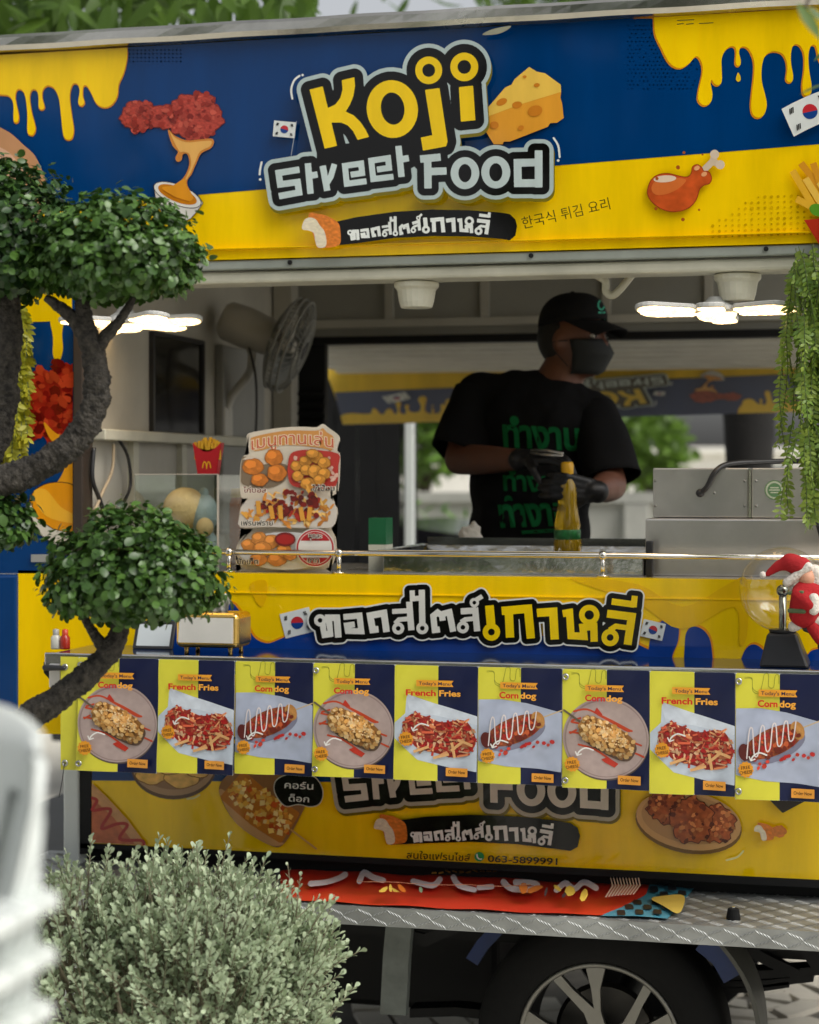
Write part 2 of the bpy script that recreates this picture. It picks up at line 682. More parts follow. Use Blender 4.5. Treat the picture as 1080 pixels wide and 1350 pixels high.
def rounded(cx, cy, rx, ry, rot=0.0, lo=0.6, hi=1.3):
    """print shading of a rounded food shape photographed from above"""
    c, q = math.cos(R(rot)), math.sin(R(rot))
    def fn(x, y):
        a, b = (x - cx) * c + (y - cy) * q, -(x - cx) * q + (y - cy) * c
        r2 = (a / rx) ** 2 + (b / ry + 0.35) ** 2
        return hi - (hi - lo) * min(1, r2 / 1.5)
    return fn
def inside(poly, n, seed=0):
    rg = np.random.default_rng(seed)
    P = np.asarray(poly, float)
    out = []
    while len(out) < n:
        q = rg.uniform(P.min(0), P.max(0), (n * 3, 2))
        d = d_poly(q[:, 0][None], q[:, 1][None], P)[0]
        out += [tuple(x) for x in q[d < 0]]
    return out[:n]
def noisycol(base, amp, freq, seed=0.0):
    base = np.array(base)
    def fn(V):
        o = []
        for x, y in V:
            k = 1 + amp * noise.fractal(Vector((x * freq, y * freq, seed)), 0.8, 2.0, 3)
            o.append(base * max(k, 0.15))
        return np.array(o)
    return fn
# ------------------------------------------------------------------ shared materials
YEL = srgb(250, 206, 6)
BLU = srgb(0, 56, 112)
NAVY = srgb(16, 24, 62)
LIME = srgb(218, 212, 66)
BLACK = srgb(14, 13, 12)
WHITE = srgb(228, 232, 226)
ORNG = srgb(226, 140, 30)
M_PRINT = mat('vinyl_print', None, rough=0.07, var=0.14, scale=8, stretch=(1, 1, 0.16), spec=0.34, rvar=0.04, bump=0.02, bscale=3.0)
M_BANNER = mat('banner_vinyl', None, rough=0.34, var=0.06, scale=7, spec=0.5)
M_PAPER = mat('print_card', None, rough=0.5, var=0.05, scale=12)
M_YELLOW = mat('yellow_wrap', YEL, rough=0.07, var=0.14, scale=8, stretch=(1, 1, 0.16), spec=0.34, rvar=0.04, bump=0.02, bscale=3.0)
M_BLUE = mat('blue_wrap', BLU, rough=0.22, var=0.1, scale=5)
M_STEEL = mat('stainless_steel', (0.70, 0.69, 0.66), rough=0.2, metal=1.0, var=0.14, scale=6, bump=0.10, bscale=7, rvar=0.12)
M_TRIM = mat('trim_steel', (0.55, 0.53, 0.47), rough=0.22, metal=1.0, var=0.3, scale=3.0, bump=0.2, bscale=5, rvar=0.15)
M_STEELB = mat('brushed_steel', (0.60, 0.58, 0.55), rough=0.32, metal=0.9, var=0.13, scale=5, bump=0.05, bscale=5, rvar=0.16)
M_CHROME = mat('polished_tube', (0.72, 0.68, 0.6), rough=0.14, metal=1.0, var=0.1)
M_TREAD = mat('tread_plate', (0.36, 0.37, 0.36), rough=0.52, metal=0.75, var=0.2, scale=8, bump=0.06, bscale=80)
M_CREAM = mat('cream_paint', srgb(206, 203, 184), rough=0.45, var=0.14, scale=6, bump=0.05)
M_GREYP = mat('grey_paint', srgb(150, 156, 148), rough=0.5, var=0.16, scale=7)
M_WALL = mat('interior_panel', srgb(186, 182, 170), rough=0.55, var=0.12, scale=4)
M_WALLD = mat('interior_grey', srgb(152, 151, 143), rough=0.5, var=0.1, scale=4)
M_DARK = mat('black_metal', (0.006, 0.006, 0.0065), spec=0.3, rough=0.6, var=0.3, scale=12, bump=0.05)
M_RUBBER = mat('tyre_rubber', (0.007, 0.007, 0.007), spec=0.25, rough=0.85, var=0.25, scale=30, bump=0.2)
M_BLACKP = mat('black_plastic', (0.02, 0.02, 0.022), rough=0.4, var=0.15)
M_GREYPL = mat('grey_plastic', srgb(150, 150, 146), rough=0.45, var=0.08)
M_WHITEPL = mat('white_plastic', srgb(212, 217, 213), rough=0.4, var=0.05, scale=4)
M_FLOOR = mat('floor_vinyl', srgb(80, 80, 78), rough=0.6)
M_SHELF = mat('glossy_shelf', srgb(9, 34, 72), rough=0.09, var=0.1, scale=5, spec=0.7, rvar=0.04)
M_GLASS = glassmat('clear_glass')
M_GOLD = mat('gold_metal', (0.86, 0.56, 0.15), rough=0.24, metal=1.0, var=0.06)
M_RIM = mat('machined_alloy', (0.22, 0.215, 0.195), rough=0.4, metal=0.9, var=0.1)
M_LED = emitmat('led_panel', (1.0, 0.66, 0.30), 5.5)

def hazed(m0, name, k):
    """copy of a vinyl with a pale haze mixed into its colour"""
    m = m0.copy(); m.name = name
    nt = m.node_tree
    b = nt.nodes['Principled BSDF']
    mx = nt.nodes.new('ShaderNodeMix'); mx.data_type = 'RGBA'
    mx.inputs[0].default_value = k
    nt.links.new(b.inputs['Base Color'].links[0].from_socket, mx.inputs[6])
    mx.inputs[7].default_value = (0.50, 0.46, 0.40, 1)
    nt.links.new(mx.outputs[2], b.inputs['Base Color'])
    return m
M_PRINT_R = hazed(M_PRINT, 'hazed_print', 0.30)  # washed-out backlight haze behind the hatch, mixed into the vinyl colours
M_YELLOW_R = hazed(M_YELLOW, 'hazed_yellow', 0.22)
M_TRAY = mat('worn_tray_steel', (0.62, 0.62, 0.60), rough=0.16, metal=1.0, var=0.2, scale=10, bump=0.35, bscale=14, rvar=0.1)
# ------------------------------------------------------------------ the food truck
truck = thing('food_truck', 'yellow and blue wrapped food truck trailer with open serving hatch and long awning sign', 'food truck', (0.2, 0.85, 0.0))
def sgnT(u): return 72 - 0.0574 * u
def sgnB(u): return 350.7 - 0.0284 * u
def sgnS(u): return 256 - 0.0815 * (u - 270)
U0, U1 = -170, 1250
SX0, SX1 = at(U0, 400, 0).x, at(U1, 400, 0).x
YS = -0.03          # awning sign face
XL = -0.902         # inner face of the left wall
YR = 1.72           # rear wall
ZC = 1.49           # counter top
ZF = 0.66           # floor

# --- awning sign panel
awn = MB().quadbox([(U0, sgnB(U0)), (U1, sgnB(U1)), (U1, sgnT(U1)), (U0, sgnT(U0))], YS, YS + 0.06).build('awning_sign', M_YELLOW, truck)

# letter shapes of the logo, in photo pixels
def Z1(L): return [(330 + x / 4.5, 40 + y / 4.5) for x, y in L]
def Z2(L): return [(530 + x / 4.5, 40 + y / 4.5) for x, y in L]
KOJI = [
    Z1([(352, 352), (430, 332), (515, 685), (442, 702)]),
    Z1([(450, 466), (505, 440), (535, 400), (548, 350), (543, 296), (618, 278), (622, 330), (612, 390), (592, 440), (567, 482), (615, 505), (655, 545), (685, 590), (705, 632), (637, 650), (612, 600), (580, 565), (540, 547), (470, 547)]),
    Z2([(137, 353), (223, 342), (271, 660), (262, 688), (125, 714), (112, 636), (180, 622)]),
    Z2([(338, 337), (422, 328), (436, 533), (350, 542)])]
KRING = [(ell(330 + 843 / 4.5, 40 + 467 / 4.5, 152 / 4.5, 172 / 4.5, -8), ell(330 + 845 / 4.5, 40 + 464 / 4.5, 70 / 4.5, 96 / 4.5, -8)),
         (ell(530 + 159 / 4.5, 40 + 237 / 4.5, 80 / 4.5, 82 / 4.5), ell(530 + 159 / 4.5, 40 + 237 / 4.5, 38 / 4.5, 39 / 4.5)),
         (ell(530 + 370 / 4.5, 40 + 217 / 4.5, 83 / 4.5, 85 / 4.5), ell(530 + 370 / 4.5, 40 + 217 / 4.5, 40 / 4.5, 41 / 4.5))]
def S1(L, w=38): return strip(Z1(L), w / 4.5)
def S2(L, w=44): return strip(Z2(L), w / 4.5)
STREET = [S1([(292, 826), (168, 846), (178, 914), (281, 900), (290, 962), (170, 984)]),
          S1([(342, 788), (358, 970)]), S1([(352, 863), (400, 855)]),
          S1([(430, 803), (457, 952)]), S1([(452, 912), (478, 868), (500, 793)], 34),
          S1([(596, 857), (664, 847), (658, 790), (562, 804), (573, 910), (690, 895)], 35),
          S1([(752, 826), (824, 816), (818, 758), (718, 773), (730, 882), (850, 868)], 35),
          S1([(879, 685), (898, 870)]), S1([(890, 767), (941, 758)]),
          S2([(108, 764), (230, 752)]), S2([(152, 745), (155, 938)]), S2([(160, 838), (265, 834)]),
          S2([(811, 712), (811, 932)], 46), S2([(811, 783), (686, 786), (688, 907), (811, 906)], 46)]
SRING = [(ell(530 + 374 / 4.5, 40 + 847 / 4.5, 85 / 4.5, 95 / 4.5), ell(530 + 374 / 4.5, 40 + 847 / 4.5, 39 / 4.5, 54 / 4.5)),
         (ell(530 + 557 / 4.5, 40 + 842 / 4.5, 86 / 4.5, 96 / 4.5), ell(530 + 557 / 4.5, 40 + 842 / 4.5, 39 / 4.5, 54 / 4.5))]
FILL = [Z1([(395, 690), (880, 640), (1150, 640), (1150, 790), (395, 790)])]
def moved(L, fn): return [np.array([fn(*p) for p in q]) for q in L]

# Thai lettering of the counter sign: (kind, data) in photo pixels
def Z4(L): return [(360 + x / 4.154, 760 + y / 4.15) for x, y in L]
def Z5(L): return [(620 + x / 4.0, 760 + y / 4.0) for x, y in L]
TW, TY = [], []       # white and yellow letters: lists of ('s', pts, width) and ('r', cx, cy, R, r)
def w4(L, w=36): TW.append(('s', Z4(L), w / 4.15))
def r4(x, y, a=33, b=13): TW.append(('r', *Z4([(x, y)])[0], a / 4.15, b / 4.15))
def y5(L, w=42): TY.append(('s', Z5(L), w / 4.0))
def ry5(x, y, a=46, b=18): TY.append(('r', *Z5([(x, y)])[0], a / 4.0, b / 4.0))
r4(258, 240); w4([(272, 255), (284, 318), (312, 314), (304, 226), (350, 226), (358, 334)])
w4([(386, 222), (474, 214), (484, 300), (410, 298), (405, 268), (448, 262)], 32)
w4([(578, 288), (546, 292), (532, 214), (608, 200), (622, 304)])
r4(686, 284); w4([(653, 192), (742, 187)], 27); w4([(746, 138), (758, 294)], 34); w4([(668, 258), (690, 236), (746, 231)], 25)
r4(818, 283); w4([(815, 73), (818, 258)], 34); w4([(815, 118), (764, 122), (762, 76)], 28)
w4([(914, 290), (886, 293), (878, 216), (902, 197), (926, 214), (930, 242)], 33); w4([(926, 206), (966, 196), (987, 302)], 34)
r4(1040, 278); w4([(1028, 191), (1108, 186), (1118, 300)], 34); w4([(1030, 250), (1052, 236), (1100, 230)], 25)
TW.append(('r', 625.5, 794.5, 6.2, 2.6)); TW.append(('s', [(628.5, 790.5), (636, 786)], 6.0))
ry5(112, 293); y5([(101, 153), (110, 252)], 46)
y5([(166, 182), (305, 170), (320, 327)], 44); y5([(204, 190), (210, 322)], 44)
y5([(352, 192), (438, 186), (446, 332)], 44)
y5([(488, 196), (524, 190), (532, 312), (600, 316), (594, 268), (652, 264), (654, 344)], 38)
TY.append(('r', 620 + 628 / 4, 760 + 203 / 4, 13.5, 6.2)); 
ry5(738, 322); y5([(722, 196), (852, 212), (830, 360)], 42); y5([(735, 283), (768, 262), (822, 270)], 28)
y5([(746, 132), (866, 148)], 34); y5([(868, 102), (862, 162)], 32)
def tpolys(L, fn=None, k=1.0):
    P, H = [], []
    g = (lambda x, y: (x, y)) if fn is None else fn
    for q in L:
        if q[0] == 's': P.append(strip([g(*p) for p in q[1]], q[2] * k))
        else:
            c = g(q[1], q[2])
            P.append(ell(*c, q[3] * k, q[3] * k, n=24)); H.append(ell(*c, q[4] * k, q[4] * k, n=16))
    return P, H
def ringfield(pr, P, RG, col, st=0.7):
    pr.polys(P + [a for a, b in RG], col, 0, st, holes=[b for a, b in RG])

def flagpic(pr, c, w, h, rot, curl=0.0):
    """white flag with red and blue disc and four black trigrams"""
    cx, cy = c
    cs, sn = math.cos(R(rot)), math.sin(R(rot))
    g = lambda x, y: (cx + x * w * cs - (y * h + curl * x * x * w) * sn, cy + x * w * sn + (y * h + curl * x * x * w) * cs)
    pr.polys([[g(x, y) for x, y in [(-.5, -.5), (-.25, -.5), (0, -.5), (.25, -.5), (.5, -.5), (.5, .5), (.25, .5), (0, .5), (-.25, .5), (-.5, .5)]]], srgb(222, 226, 222), 0, 0.7)
    r_ = 0.25 * h
    pr.polys([ell(*g(0, 0), r_, r_, n=24)], srgb(196, 48, 56), 0, 0.5)
    pr.polys([[g(0.25 * h / w * math.cos(t), 0.25 * math.sin(t)) for t in np.linspace(0.2, math.pi + 0.2, 14)]], srgb(28, 66, 136), 0, 0.5)
    for sx, sy in ((-1, -1), (1, -1), (-1, 1), (1, 1)):
        for k in (-1, 0, 1):
            mx, my = sx * (0.33 + k * 0.035), sy * 0.29
            a = (mx - 0.035, my + 0.07 * sx * sy * -1)
            b = (mx + 0.035, my - 0.07 * sx * sy * -1)
            pr.polys([strip([g(mx + 0.0 - 0.02 * sx, my - 0.09), g(mx + 0.02 * sx, my + 0.09)], max(0.9, w * 0.022))], BLACK, 0, 0.5)

DRIP_R = [(-120, -40), (10, -40), (13, 60), (20, 170), (60, 260), (100, 340), (140, 380), (190, 390), (240, 360), (275, 320), (300, 320), (325, 370), (325, 430), (305, 520), (297, 590), (320, 625), (350, 632), (380, 610), (390, 560), (378, 490), (385, 465), (400, 490), (425, 503), (450, 480), (450, 400), (450, 330), (475, 275), (510, 250), (535, 255), (545, 290), (540, 350), (550, 375), (570, 372), (572, 335), (562, 290), (575, 255), (610, 255), (640, 290), (660, 350), (660, 430), (648, 540), (640, 640), (655, 695), (690, 712), (725, 690), (742, 630), (730, 560), (710, 480), (708, 400), (722, 330), (750, 295), (790, 282), (840, 295), (868, 340), (875, 400), (868, 460), (885, 483), (908, 475), (912, 435), (900, 370), (898, 300), (910, 250), (935, 235), (965, 255), (985, 310), (985, 400), (972, 500), (980, 560), (1005, 570), (1030, 550), (1030, 490), (1015, 400), (1012, 300), (1030, 245), (1060, 250), (1080, 330), (1110, 380), (1150, 360), (1180, 260), (1230, 230), (1300, 380), (1340, 360), (1380, 240), (1700, 240), (1700, -120)]
DRIP_R = catmull(DRIP_R[1:], True, 3) / 4.909 + np.array([860, 10])
DRIP_L = [(563, 20), (565, 50), (566, 90), (564, 130), (550, 190), (528, 240), (522, 290), (500, 328), (465, 342), (430, 325), (405, 275), (385, 245), (370, 250), (368, 290), (376, 320), (362, 335), (348, 320), (355, 270), (345, 238), (322, 240), (310, 290), (318, 370), (328, 440), (320, 478), (300, 485), (282, 465), (272, 380), (262, 300), (240, 255), (210, 245), (190, 265), (188, 300), (198, 340), (185, 352), (172, 340), (172, 300), (165, 268), (145, 262), (132, 290), (140, 360), (158, 430), (150, 460), (138, 465), (122, 450), (122, 370), (112, 290), (95, 262), (75, 265), (68, 300), (82, 370), (82, 400), (70, 410), (60, 395), (60, 330), (45, 295), (0, 285), (-200, 285), (-560, 260), (-560, 30), (-200, 20), (200, 20), (450, 20), (540, 20)]
DRIP_L = catmull(DRIP_L, True, 3) / 3.375 + np.array([0, 40])
def lumps(c, r, n, seed, k=0.12):
    rg = random.Random(seed)
    ph = [rg.uniform(0, 6.28) for _ in range(4)]
    return np.array([(c[0] + (r[0] * (1 + k * math.sin(5 * t + ph[0]) * 0.5 + k * math.sin(11 * t + ph[1]) * 0.4 + k * 0.3 * math.sin(19 * t + ph[2]))) * math.cos(t),
                      c[1] + (r[1] * (1 + k * math.sin(5 * t + ph[0]) * 0.5 + k * math.sin(11 * t + ph[1]) * 0.4 + k * 0.3 * math.sin(19 * t + ph[2]))) * math.sin(t)) for t in np.linspace(0, 2 * math.pi, n, False)])

def draw_chicken(pr, sc, o, crust):
    """a fried drumstick over a stream of cheese running into a bowl; sc, o place it"""
    g = lambda L: [(o[0] + x * sc, o[1] + y * sc) for x, y in L]
    A = [g(lumps((870, 385), (118, 108), 60, 1)), g(lumps((620, 382), (82, 68), 44, 2)), g(lumps((725, 385), (90, 52), 40, 3))]
    pr.polys(A, srgb(120, 40, 30), 0.8, 0.8)
    pr.polys(A, noisycol(crust, 0.55, 0.35 / sc * 0.3), -0.4, 1.0, run=2)
    pr.chips([p for q, n in zip(A, (70, 34, 22)) for p in inside(q, n, 5)], (5 * sc, 16 * sc), [crust, srgb(150, 46, 34), srgb(196, 84, 66), srgb(128, 36, 28)], 7)
    pr.polys([catmull(g([(750, 445), (775, 470), (830, 492), (890, 488), (946, 486), (940, 520), (895, 545), (872, 590), (850, 640), (832, 665), (835, 700), (870, 745), (800, 745), (770, 720), (800, 680), (830, 640), (846, 590), (835, 548), (812, 550), (806, 575), (790, 582), (784, 565), (795, 540), (770, 510)]), True, 4)], srgb(206, 130, 50), 0.8, 0.8)
    pr.polys([catmull(g([(756, 452), (780, 478), (830, 498), (890, 494), (940, 492), (934, 516), (890, 540), (868, 588), (845, 640), (828, 668), (826, 660), (850, 600), (842, 550), (815, 540), (796, 535)]), True, 4)], srgb(232, 176, 92), 0, 0.8)
    bowl = g([(684, 690), (700, 775), (740, 835), (800, 860), (850, 835), (880, 800), (902, 768), (880, 735)])
    pr.polys([bowl], srgb(40, 34, 34), 0.9, 0.7)
    pr.polys([bowl], srgb(214, 210, 202), 0, 0.7)
    rim = ell(o[0] + 790 * sc, o[1] + 732 * sc, 112 * sc, 44 * sc, 22)
    pr.polys([rim], srgb(52, 44, 44), 0.6, 0.6)
    pr.polys([rim], srgb(226, 222, 214), -0.4, 0.6)
    pr.polys([ell(o[0] + 790 * sc, o[1] + 730 * sc, 92 * sc, 33 * sc, 22)], srgb(198, 122, 22), 0, 0.6)
    pr.polys([catmull(g([(720, 700), (770, 690), (820, 660), (832, 690), (860, 745), (830, 760), (770, 735)]), True, 4)], srgb(224, 148, 34), 0, 0.6)
    pr.lines([g([(725, 712), (775, 742), (840, 762)])], 3 * sc * 1.3, srgb(170, 96, 20), 0.6)

def bitten(pr, x, y, k):
    pr.polys([catmull([(x + a * k, y + b * k) for a, b in [(60, 85), (110, 80), (150, 90), (200, 120), (212, 160), (210, 222), (165, 238), (105, 240), (98, 228)]], True, 4)], noisycol(srgb(214, 122, 44), 0.35, 0.25), 0, 0.8, run=3)
    pr.polys([catmull([(x + a * k, y + b * k) for a, b in [(30, 150), (40, 110), (65, 96), (95, 105), (115, 135), (135, 160), (146, 205), (140, 235), (105, 238), (92, 205), (85, 170), (60, 158)]], True, 4)], noisycol(srgb(226, 214, 186), 0.2, 0.3), 0, 0.8, run=3)

def badge_text(pr, fn, k):
    P, H = tpolys(TW + TY, fn, k)
    pr.polys(P, WHITE, 0.15, 0.5, holes=H)

def lerpx(x, X, Y): return float(np.interp(x, X, Y))
def base_c(x): return lerpx(x, [414, 470, 560, 600, 640, 700, 780, 850], [840, 836, 832, 834, 842, 842, 846, 851])
def badge_map(x0, sc, X, Y):
    def fn(x, y):
        xx = x0 + (x - 414) * sc
        return xx, lerpx(xx, X, Y) + (y - base_c(x)) * sc
    return fn

def draw_sign(emit):
    pr = Print()
    L = [(U0, sgnT(U0)), (U1, sgnT(U1)), (U1, sgnS(U1)), (U0, sgnS(U0))]
    pr.flat(L, BLU); emit(pr, 'blue_field_print')
    dots = [(828 + i * 5.2 + (j % 2) * 2.6, 34 + j * 5.2) for i in range(18) for j in range(17) if random.random() < 0.9 - 0.03 * abs(i - 9)]
    dots += [(150 + i * 5.2, 66 + j * 5.0) for i in range(18) for j in range(4)]
    pr.chips(dots, (0.9, 1.3), [srgb(2, 66, 120)], 6, (1, 1), dl=0)
    pr.lift += 0.0003
    yd = [(940 + i * 8.6, 262 + j * 7.2 - i * 0.3) for i in range(17) for j in range(8) if i + 1.3 * j > 6]
    pr.chips(yd, (1.2, 2.4), [srgb(214, 170, 6)], 6, (1, 1), dl=0)
    pr.lift += 0.0003
    emit(pr, 'halftone_dot_print')
    for o_ in awn.children:
        if o_.name.startswith('halftone_dot'): o_['kind'] = 'stuff'
    for D, o in ((DRIP_R, (-1.6, 1.6)), (DRIP_L, (0.6, 1.6))):
        m_ = np.array(o)
        clipT = lambda q: np.stack([q[:, 0], np.maximum(q[:, 1], sgnT(q[:, 0]) + 0.5)], 1)
        pr.polys([clipT(D + m_)], srgb(206, 132, 24), 0.5, 1.0)
        pr.polys([clipT(D)], YEL, 0, 1.0)
    pr.polys([catmull([(860 + x / 4.909, 10 + y / 4.909) for x, y in [(557, 420), (570, 445), (572, 468), (557, 480), (542, 468), (545, 445)]], True, 4)], srgb(230, 190, 30), 0, 0.6)
    emit(pr, 'cheese_drip_print')
    draw_chicken(pr, 1 / 3.375, (0, 40), srgb(178, 66, 52)); emit(pr, 'fried_chicken_print')
    # round bread corner at the far left
    pr.polys([catmull([(-120, 330), (-90, 190), (-20, 166), (8, 172), (30, 190), (50, 212), (60, 260), (20, 340)], True, 5)], srgb(190, 140, 100), 0, 1.5)
    pr.polys([catmull([(-120, 330), (-90, 205), (-20, 192), (4, 196), (22, 212), (34, 240), (10, 340)], True, 5)], srgb(214, 170, 140), 0, 1.5); emit(pr, 'bread_print')
    # wedge of cheese
    top = Z2([(500, 470), (560, 400), (612, 340), (650, 322), (668, 290), (755, 217), (800, 245), (850, 255), (942, 322), (945, 365), (700, 440), (508, 512)])
    frt = Z2([(508, 512), (700, 440), (945, 362), (940, 400), (950, 430), (960, 520), (920, 548), (880, 550), (865, 572), (640, 660), (605, 660), (598, 676), (545, 676), (498, 600)])
    pr.polys([frt], srgb(232, 160, 52), 0, 0.7); pr.polys([top], srgb(240, 196, 84), 0, 0.7)
    for x, y, a, b, rt in ((592, 425, 34, 20, -25), (683, 442, 30, 20, -10), (800, 325, 18, 12, -10), (790, 478, 44, 32, -15), (548, 562, 26, 22, 0), (706, 578, 18, 14, -20), (728, 275, 12, 8, 0)):
        c = Z2([(x, y)])[0]
        pr.polys([ell(*c, a / 4.5, b / 4.5, rt, 20)], srgb(208, 128, 38), 0, 0.6)
    emit(pr, 'cheese_print')
    # drumstick
    g = lambda L: [(840 + x / 4.5, 170 + y / 4.5) for x, y in L]
    pr.lines([g([(400, 240), (450, 190)]), g([(450, 190), (462, 150)]), g([(450, 195), (495, 212)])], 8.5, srgb(206, 186, 160), 0.7)
    pr.polys([ell(*g([(460, 150)])[0], 6, 6), ell(*g([(493, 212)])[0], 6, 6)], srgb(214, 194, 170), 0, 0.7)
    body = catmull(g([(62, 370), (80, 310), (120, 275), (180, 264), (250, 280), (300, 285), (322, 262), (330, 225), (360, 212), (385, 232), (395, 250), (425, 255), (442, 290), (430, 322), (395, 335), (370, 360), (350, 420), (310, 465), (250, 488), (180, 486), (120, 460), (75, 415)]), True, 4)
    pr.polys([body], srgb(140, 50, 24), 0.7, 0.7)
    pr.polys([body], noisycol(srgb(198, 84, 36), 0.3, 0.06), -0.3, 1.2, run=2)
    pr.polys([catmull(g([(85, 350), (120, 300), (200, 290), (290, 300), (250, 350), (180, 385), (110, 390)]), True, 4)], srgb(214, 112, 52), 0, 0.7)
    pr.polys([ell(*g([(165, 296)])[0], 15, 4.6, -4)], srgb(232, 206, 180), 0, 0.6)
    pr.polys([ell(*g([(355, 232)])[0], 4, 3, -30), ell(*g([(398, 268)])[0], 4, 3, -30)], srgb(226, 160, 110), 0, 0.6)
    pr.polys([ell(*g([(x, y)])[0], r_, r_, 0, 10) for x, y, r_ in ((243, 228, 2.8), (278, 140, 2), (112, 472, 2.2), (272, 537, 2.5), (368, 480, 1.6), (388, 152, 1.4), (118, 294, 2.2))], srgb(168, 84, 30), 0, 0.5)
    emit(pr, 'drumstick_print')
    # fries at the right edge
    for k, (x, y, a) in enumerate([(1045, 225, 60), (1056, 215, 52), (1062, 235, 58), (1050, 262, 28), (1072, 215, 70), (1080, 240, 55), (1100, 225, 75), (1120, 215, 95), (1140, 230, 110)]):
        dx, dy = math.cos(R(a)), math.sin(R(a))
        pr.polys([strip([(x, y), (x + dx * 62, y + dy * 62)], 9)], [srgb(230, 176, 50), srgb(218, 150, 40), srgb(238, 192, 80)][k % 3], 0, 0.8)
    pr.polys([[(1060, 290), (1170, 280), (1160, 318), (1080, 322)]], srgb(180, 50, 30), 0, 1.0)
    pr.polys([ell(1078, 277, 11, 8, 20)], srgb(90, 150, 40), 0, 0.8)
    emit(pr, 'fries_print')
    # flags
    pr.lines([[(391, 160), (384, 205)]], 1.0, srgb(150, 160, 170), 0.5); flagpic(pr, (375, 170.5), 29, 21, 5); flagpic(pr, (1068, 147), 66, 40, -24, 0.1); emit(pr, 'flag_print')
    # logo sticker
    kf = KOJI + [a for a, b in KRING]
    sf = STREET + [a for a, b in SRING]
    def sticker(pr, dx, dy, extra, col, st=1.0):
        P = [np.asarray(q) + np.array([dx, dy]) for q in kf + sf + FILL]
        n1, n2 = len(kf), len(sf)
        A = np.concatenate(P)
        b = (A[:, 0].min() - 24, A[:, 1].min() - 24, A[:, 0].max() + 24, A[:, 1].max() + 24)
        def fn(X, Y):
            D = np.full(X.shape, 1e9)
            for i, q in enumerate(P):
                gr = (11.6 if i < n1 else 9.3 if i < n1 + n2 else 0) + extra
                D = np.minimum(D, d_poly(X, Y, q) - gr)
            return D
        pr.field(fn, b, col, st)
    sticker(pr, 1.5, 4.5, 5.4, srgb(120, 108, 20)); sticker(pr, 0, 0, 5.4, srgb(176, 192, 190), 0.8); sticker(pr, 0, 0, 0, BLACK, 0.8)
    emit(pr, 'logo_outline_print')
    ringfield(pr, KOJI, KRING, srgb(240, 200, 10)); ringfield(pr, STREET, SRING, srgb(192, 206, 204))
    for L in ([(385.5, 130), (384, 118), (388, 106), (395, 100)], [(345, 214), (343, 224), (342.5, 230)], [(730, 182), (736, 192), (738, 207)]):
        pr.lines([catmull(L, False, 4)], 2.6, WHITE, 0.5)
    pr.polys([ell(399, 99, 1.6, 1.6, 0, 10), ell(343.2, 236.6, 1.8, 1.8, 0, 10), ell(736, 211.6, 1.8, 1.8, 0, 10)], WHITE, 0, 0.5)
    emit(pr, 'lettering')
    # black badge with white lettering
    bx = [430, 470, 520, 570, 620, 660, 672]
    up = [296, 287, 280, 277, 278, 281, 283]
    lo = [324, 320, 313, 310.5, 311, 314, 316]
    pr.polys([list(zip(bx, up)) + [(679, 290), (681, 298), (679, 310)] + list(zip(bx, lo))[::-1]], BLACK, 0.8, 0.7)
    badge_text(pr, badge_map(458, 0.443, [458, 490, 520, 560, 600, 651], [316.5, 313, 309.5, 306.5, 306, 309]), 0.443)
    bitten(pr, 390, 260, 1 / 3.6)
    pr.text('한국식 튀김 요리', 690, 301, 12.5, srgb(40, 36, 20), rot=-13, width=118)
    emit(pr, 'badge_lettering')
    # small print and scuffs
    for x, y, w in ((893, 27, 22), (893, 32, 8), (905, 32, 9), (922, 31, 18)):
        pr.lines([[(x, y), (x + w, y - 1)]], 1.4, srgb(90, 84, 30), 0.5)
    emit(pr, 'small_lettering')
    pr.polys([catmull([(636, 46), (645, 40), (660, 36), (674, 34), (668, 40), (655, 45)], True, 3)], srgb(150, 150, 130), 0, 0.7)
    emit(pr, 'wear_print')

def sign_map(Y):
    return lambda V, l: at_np(V, Y - 0.0006 - l)
draw_sign(lambda pr, n: pr.build(n, sign_map(YS), M_PRINT, awn))
# pressed seams along the bottom of the sign
s_ = MB()
for dv in (14,):
    s_.quadbox([(U0, sgnB(U0) - dv), (U1, sgnB(U1) - dv), (U1, sgnB(U1) - dv - 1.2), (U0, sgnB(U0) - dv - 1.2)], YS - 0.012, YS)
s_.build('panel_seam', M_YELLOW, awn)
# --- roof trim: polished rail on top of the sign
zt0 = at(540, sgnT(540), YS).z
tr = MB()
prof = [(0.0, 0.0), (-0.022, 0.004), (-0.03, 0.016), (-0.03, 0.036), (-0.02, 0.046), (0.03, 0.05), (0.09, 0.052), (0.09, 0.0)]
nx = 60
ring = []
for i in range(nx + 1):
    x = SX0 + (SX1 - SX0) * i / nx
    for (py, pz) in prof:
        tr.v.append(Vector((x, YS + py + 0.0012 * math.sin(i * 0.7 + pz * 60), zt0 + pz + 0.0008 * math.sin(i * 0.9))))
for i in range(nx):
    for j in range(len(prof)):
        j2 = (j + 1) % len(prof)
        a = i * len(prof)
        tr.f.append((a + j, a + j2, a + len(prof) + j2, a + len(prof) + j))
tr.build('roof_trim', M_TRIM, truck, smooth=False)
MB().box(SX0 - 0.05, SX1 + 0.05, 0.065, YR + 0.1, zt0 - 0.06, zt0 + 0.03).build('roof', M_GREYP, truck)
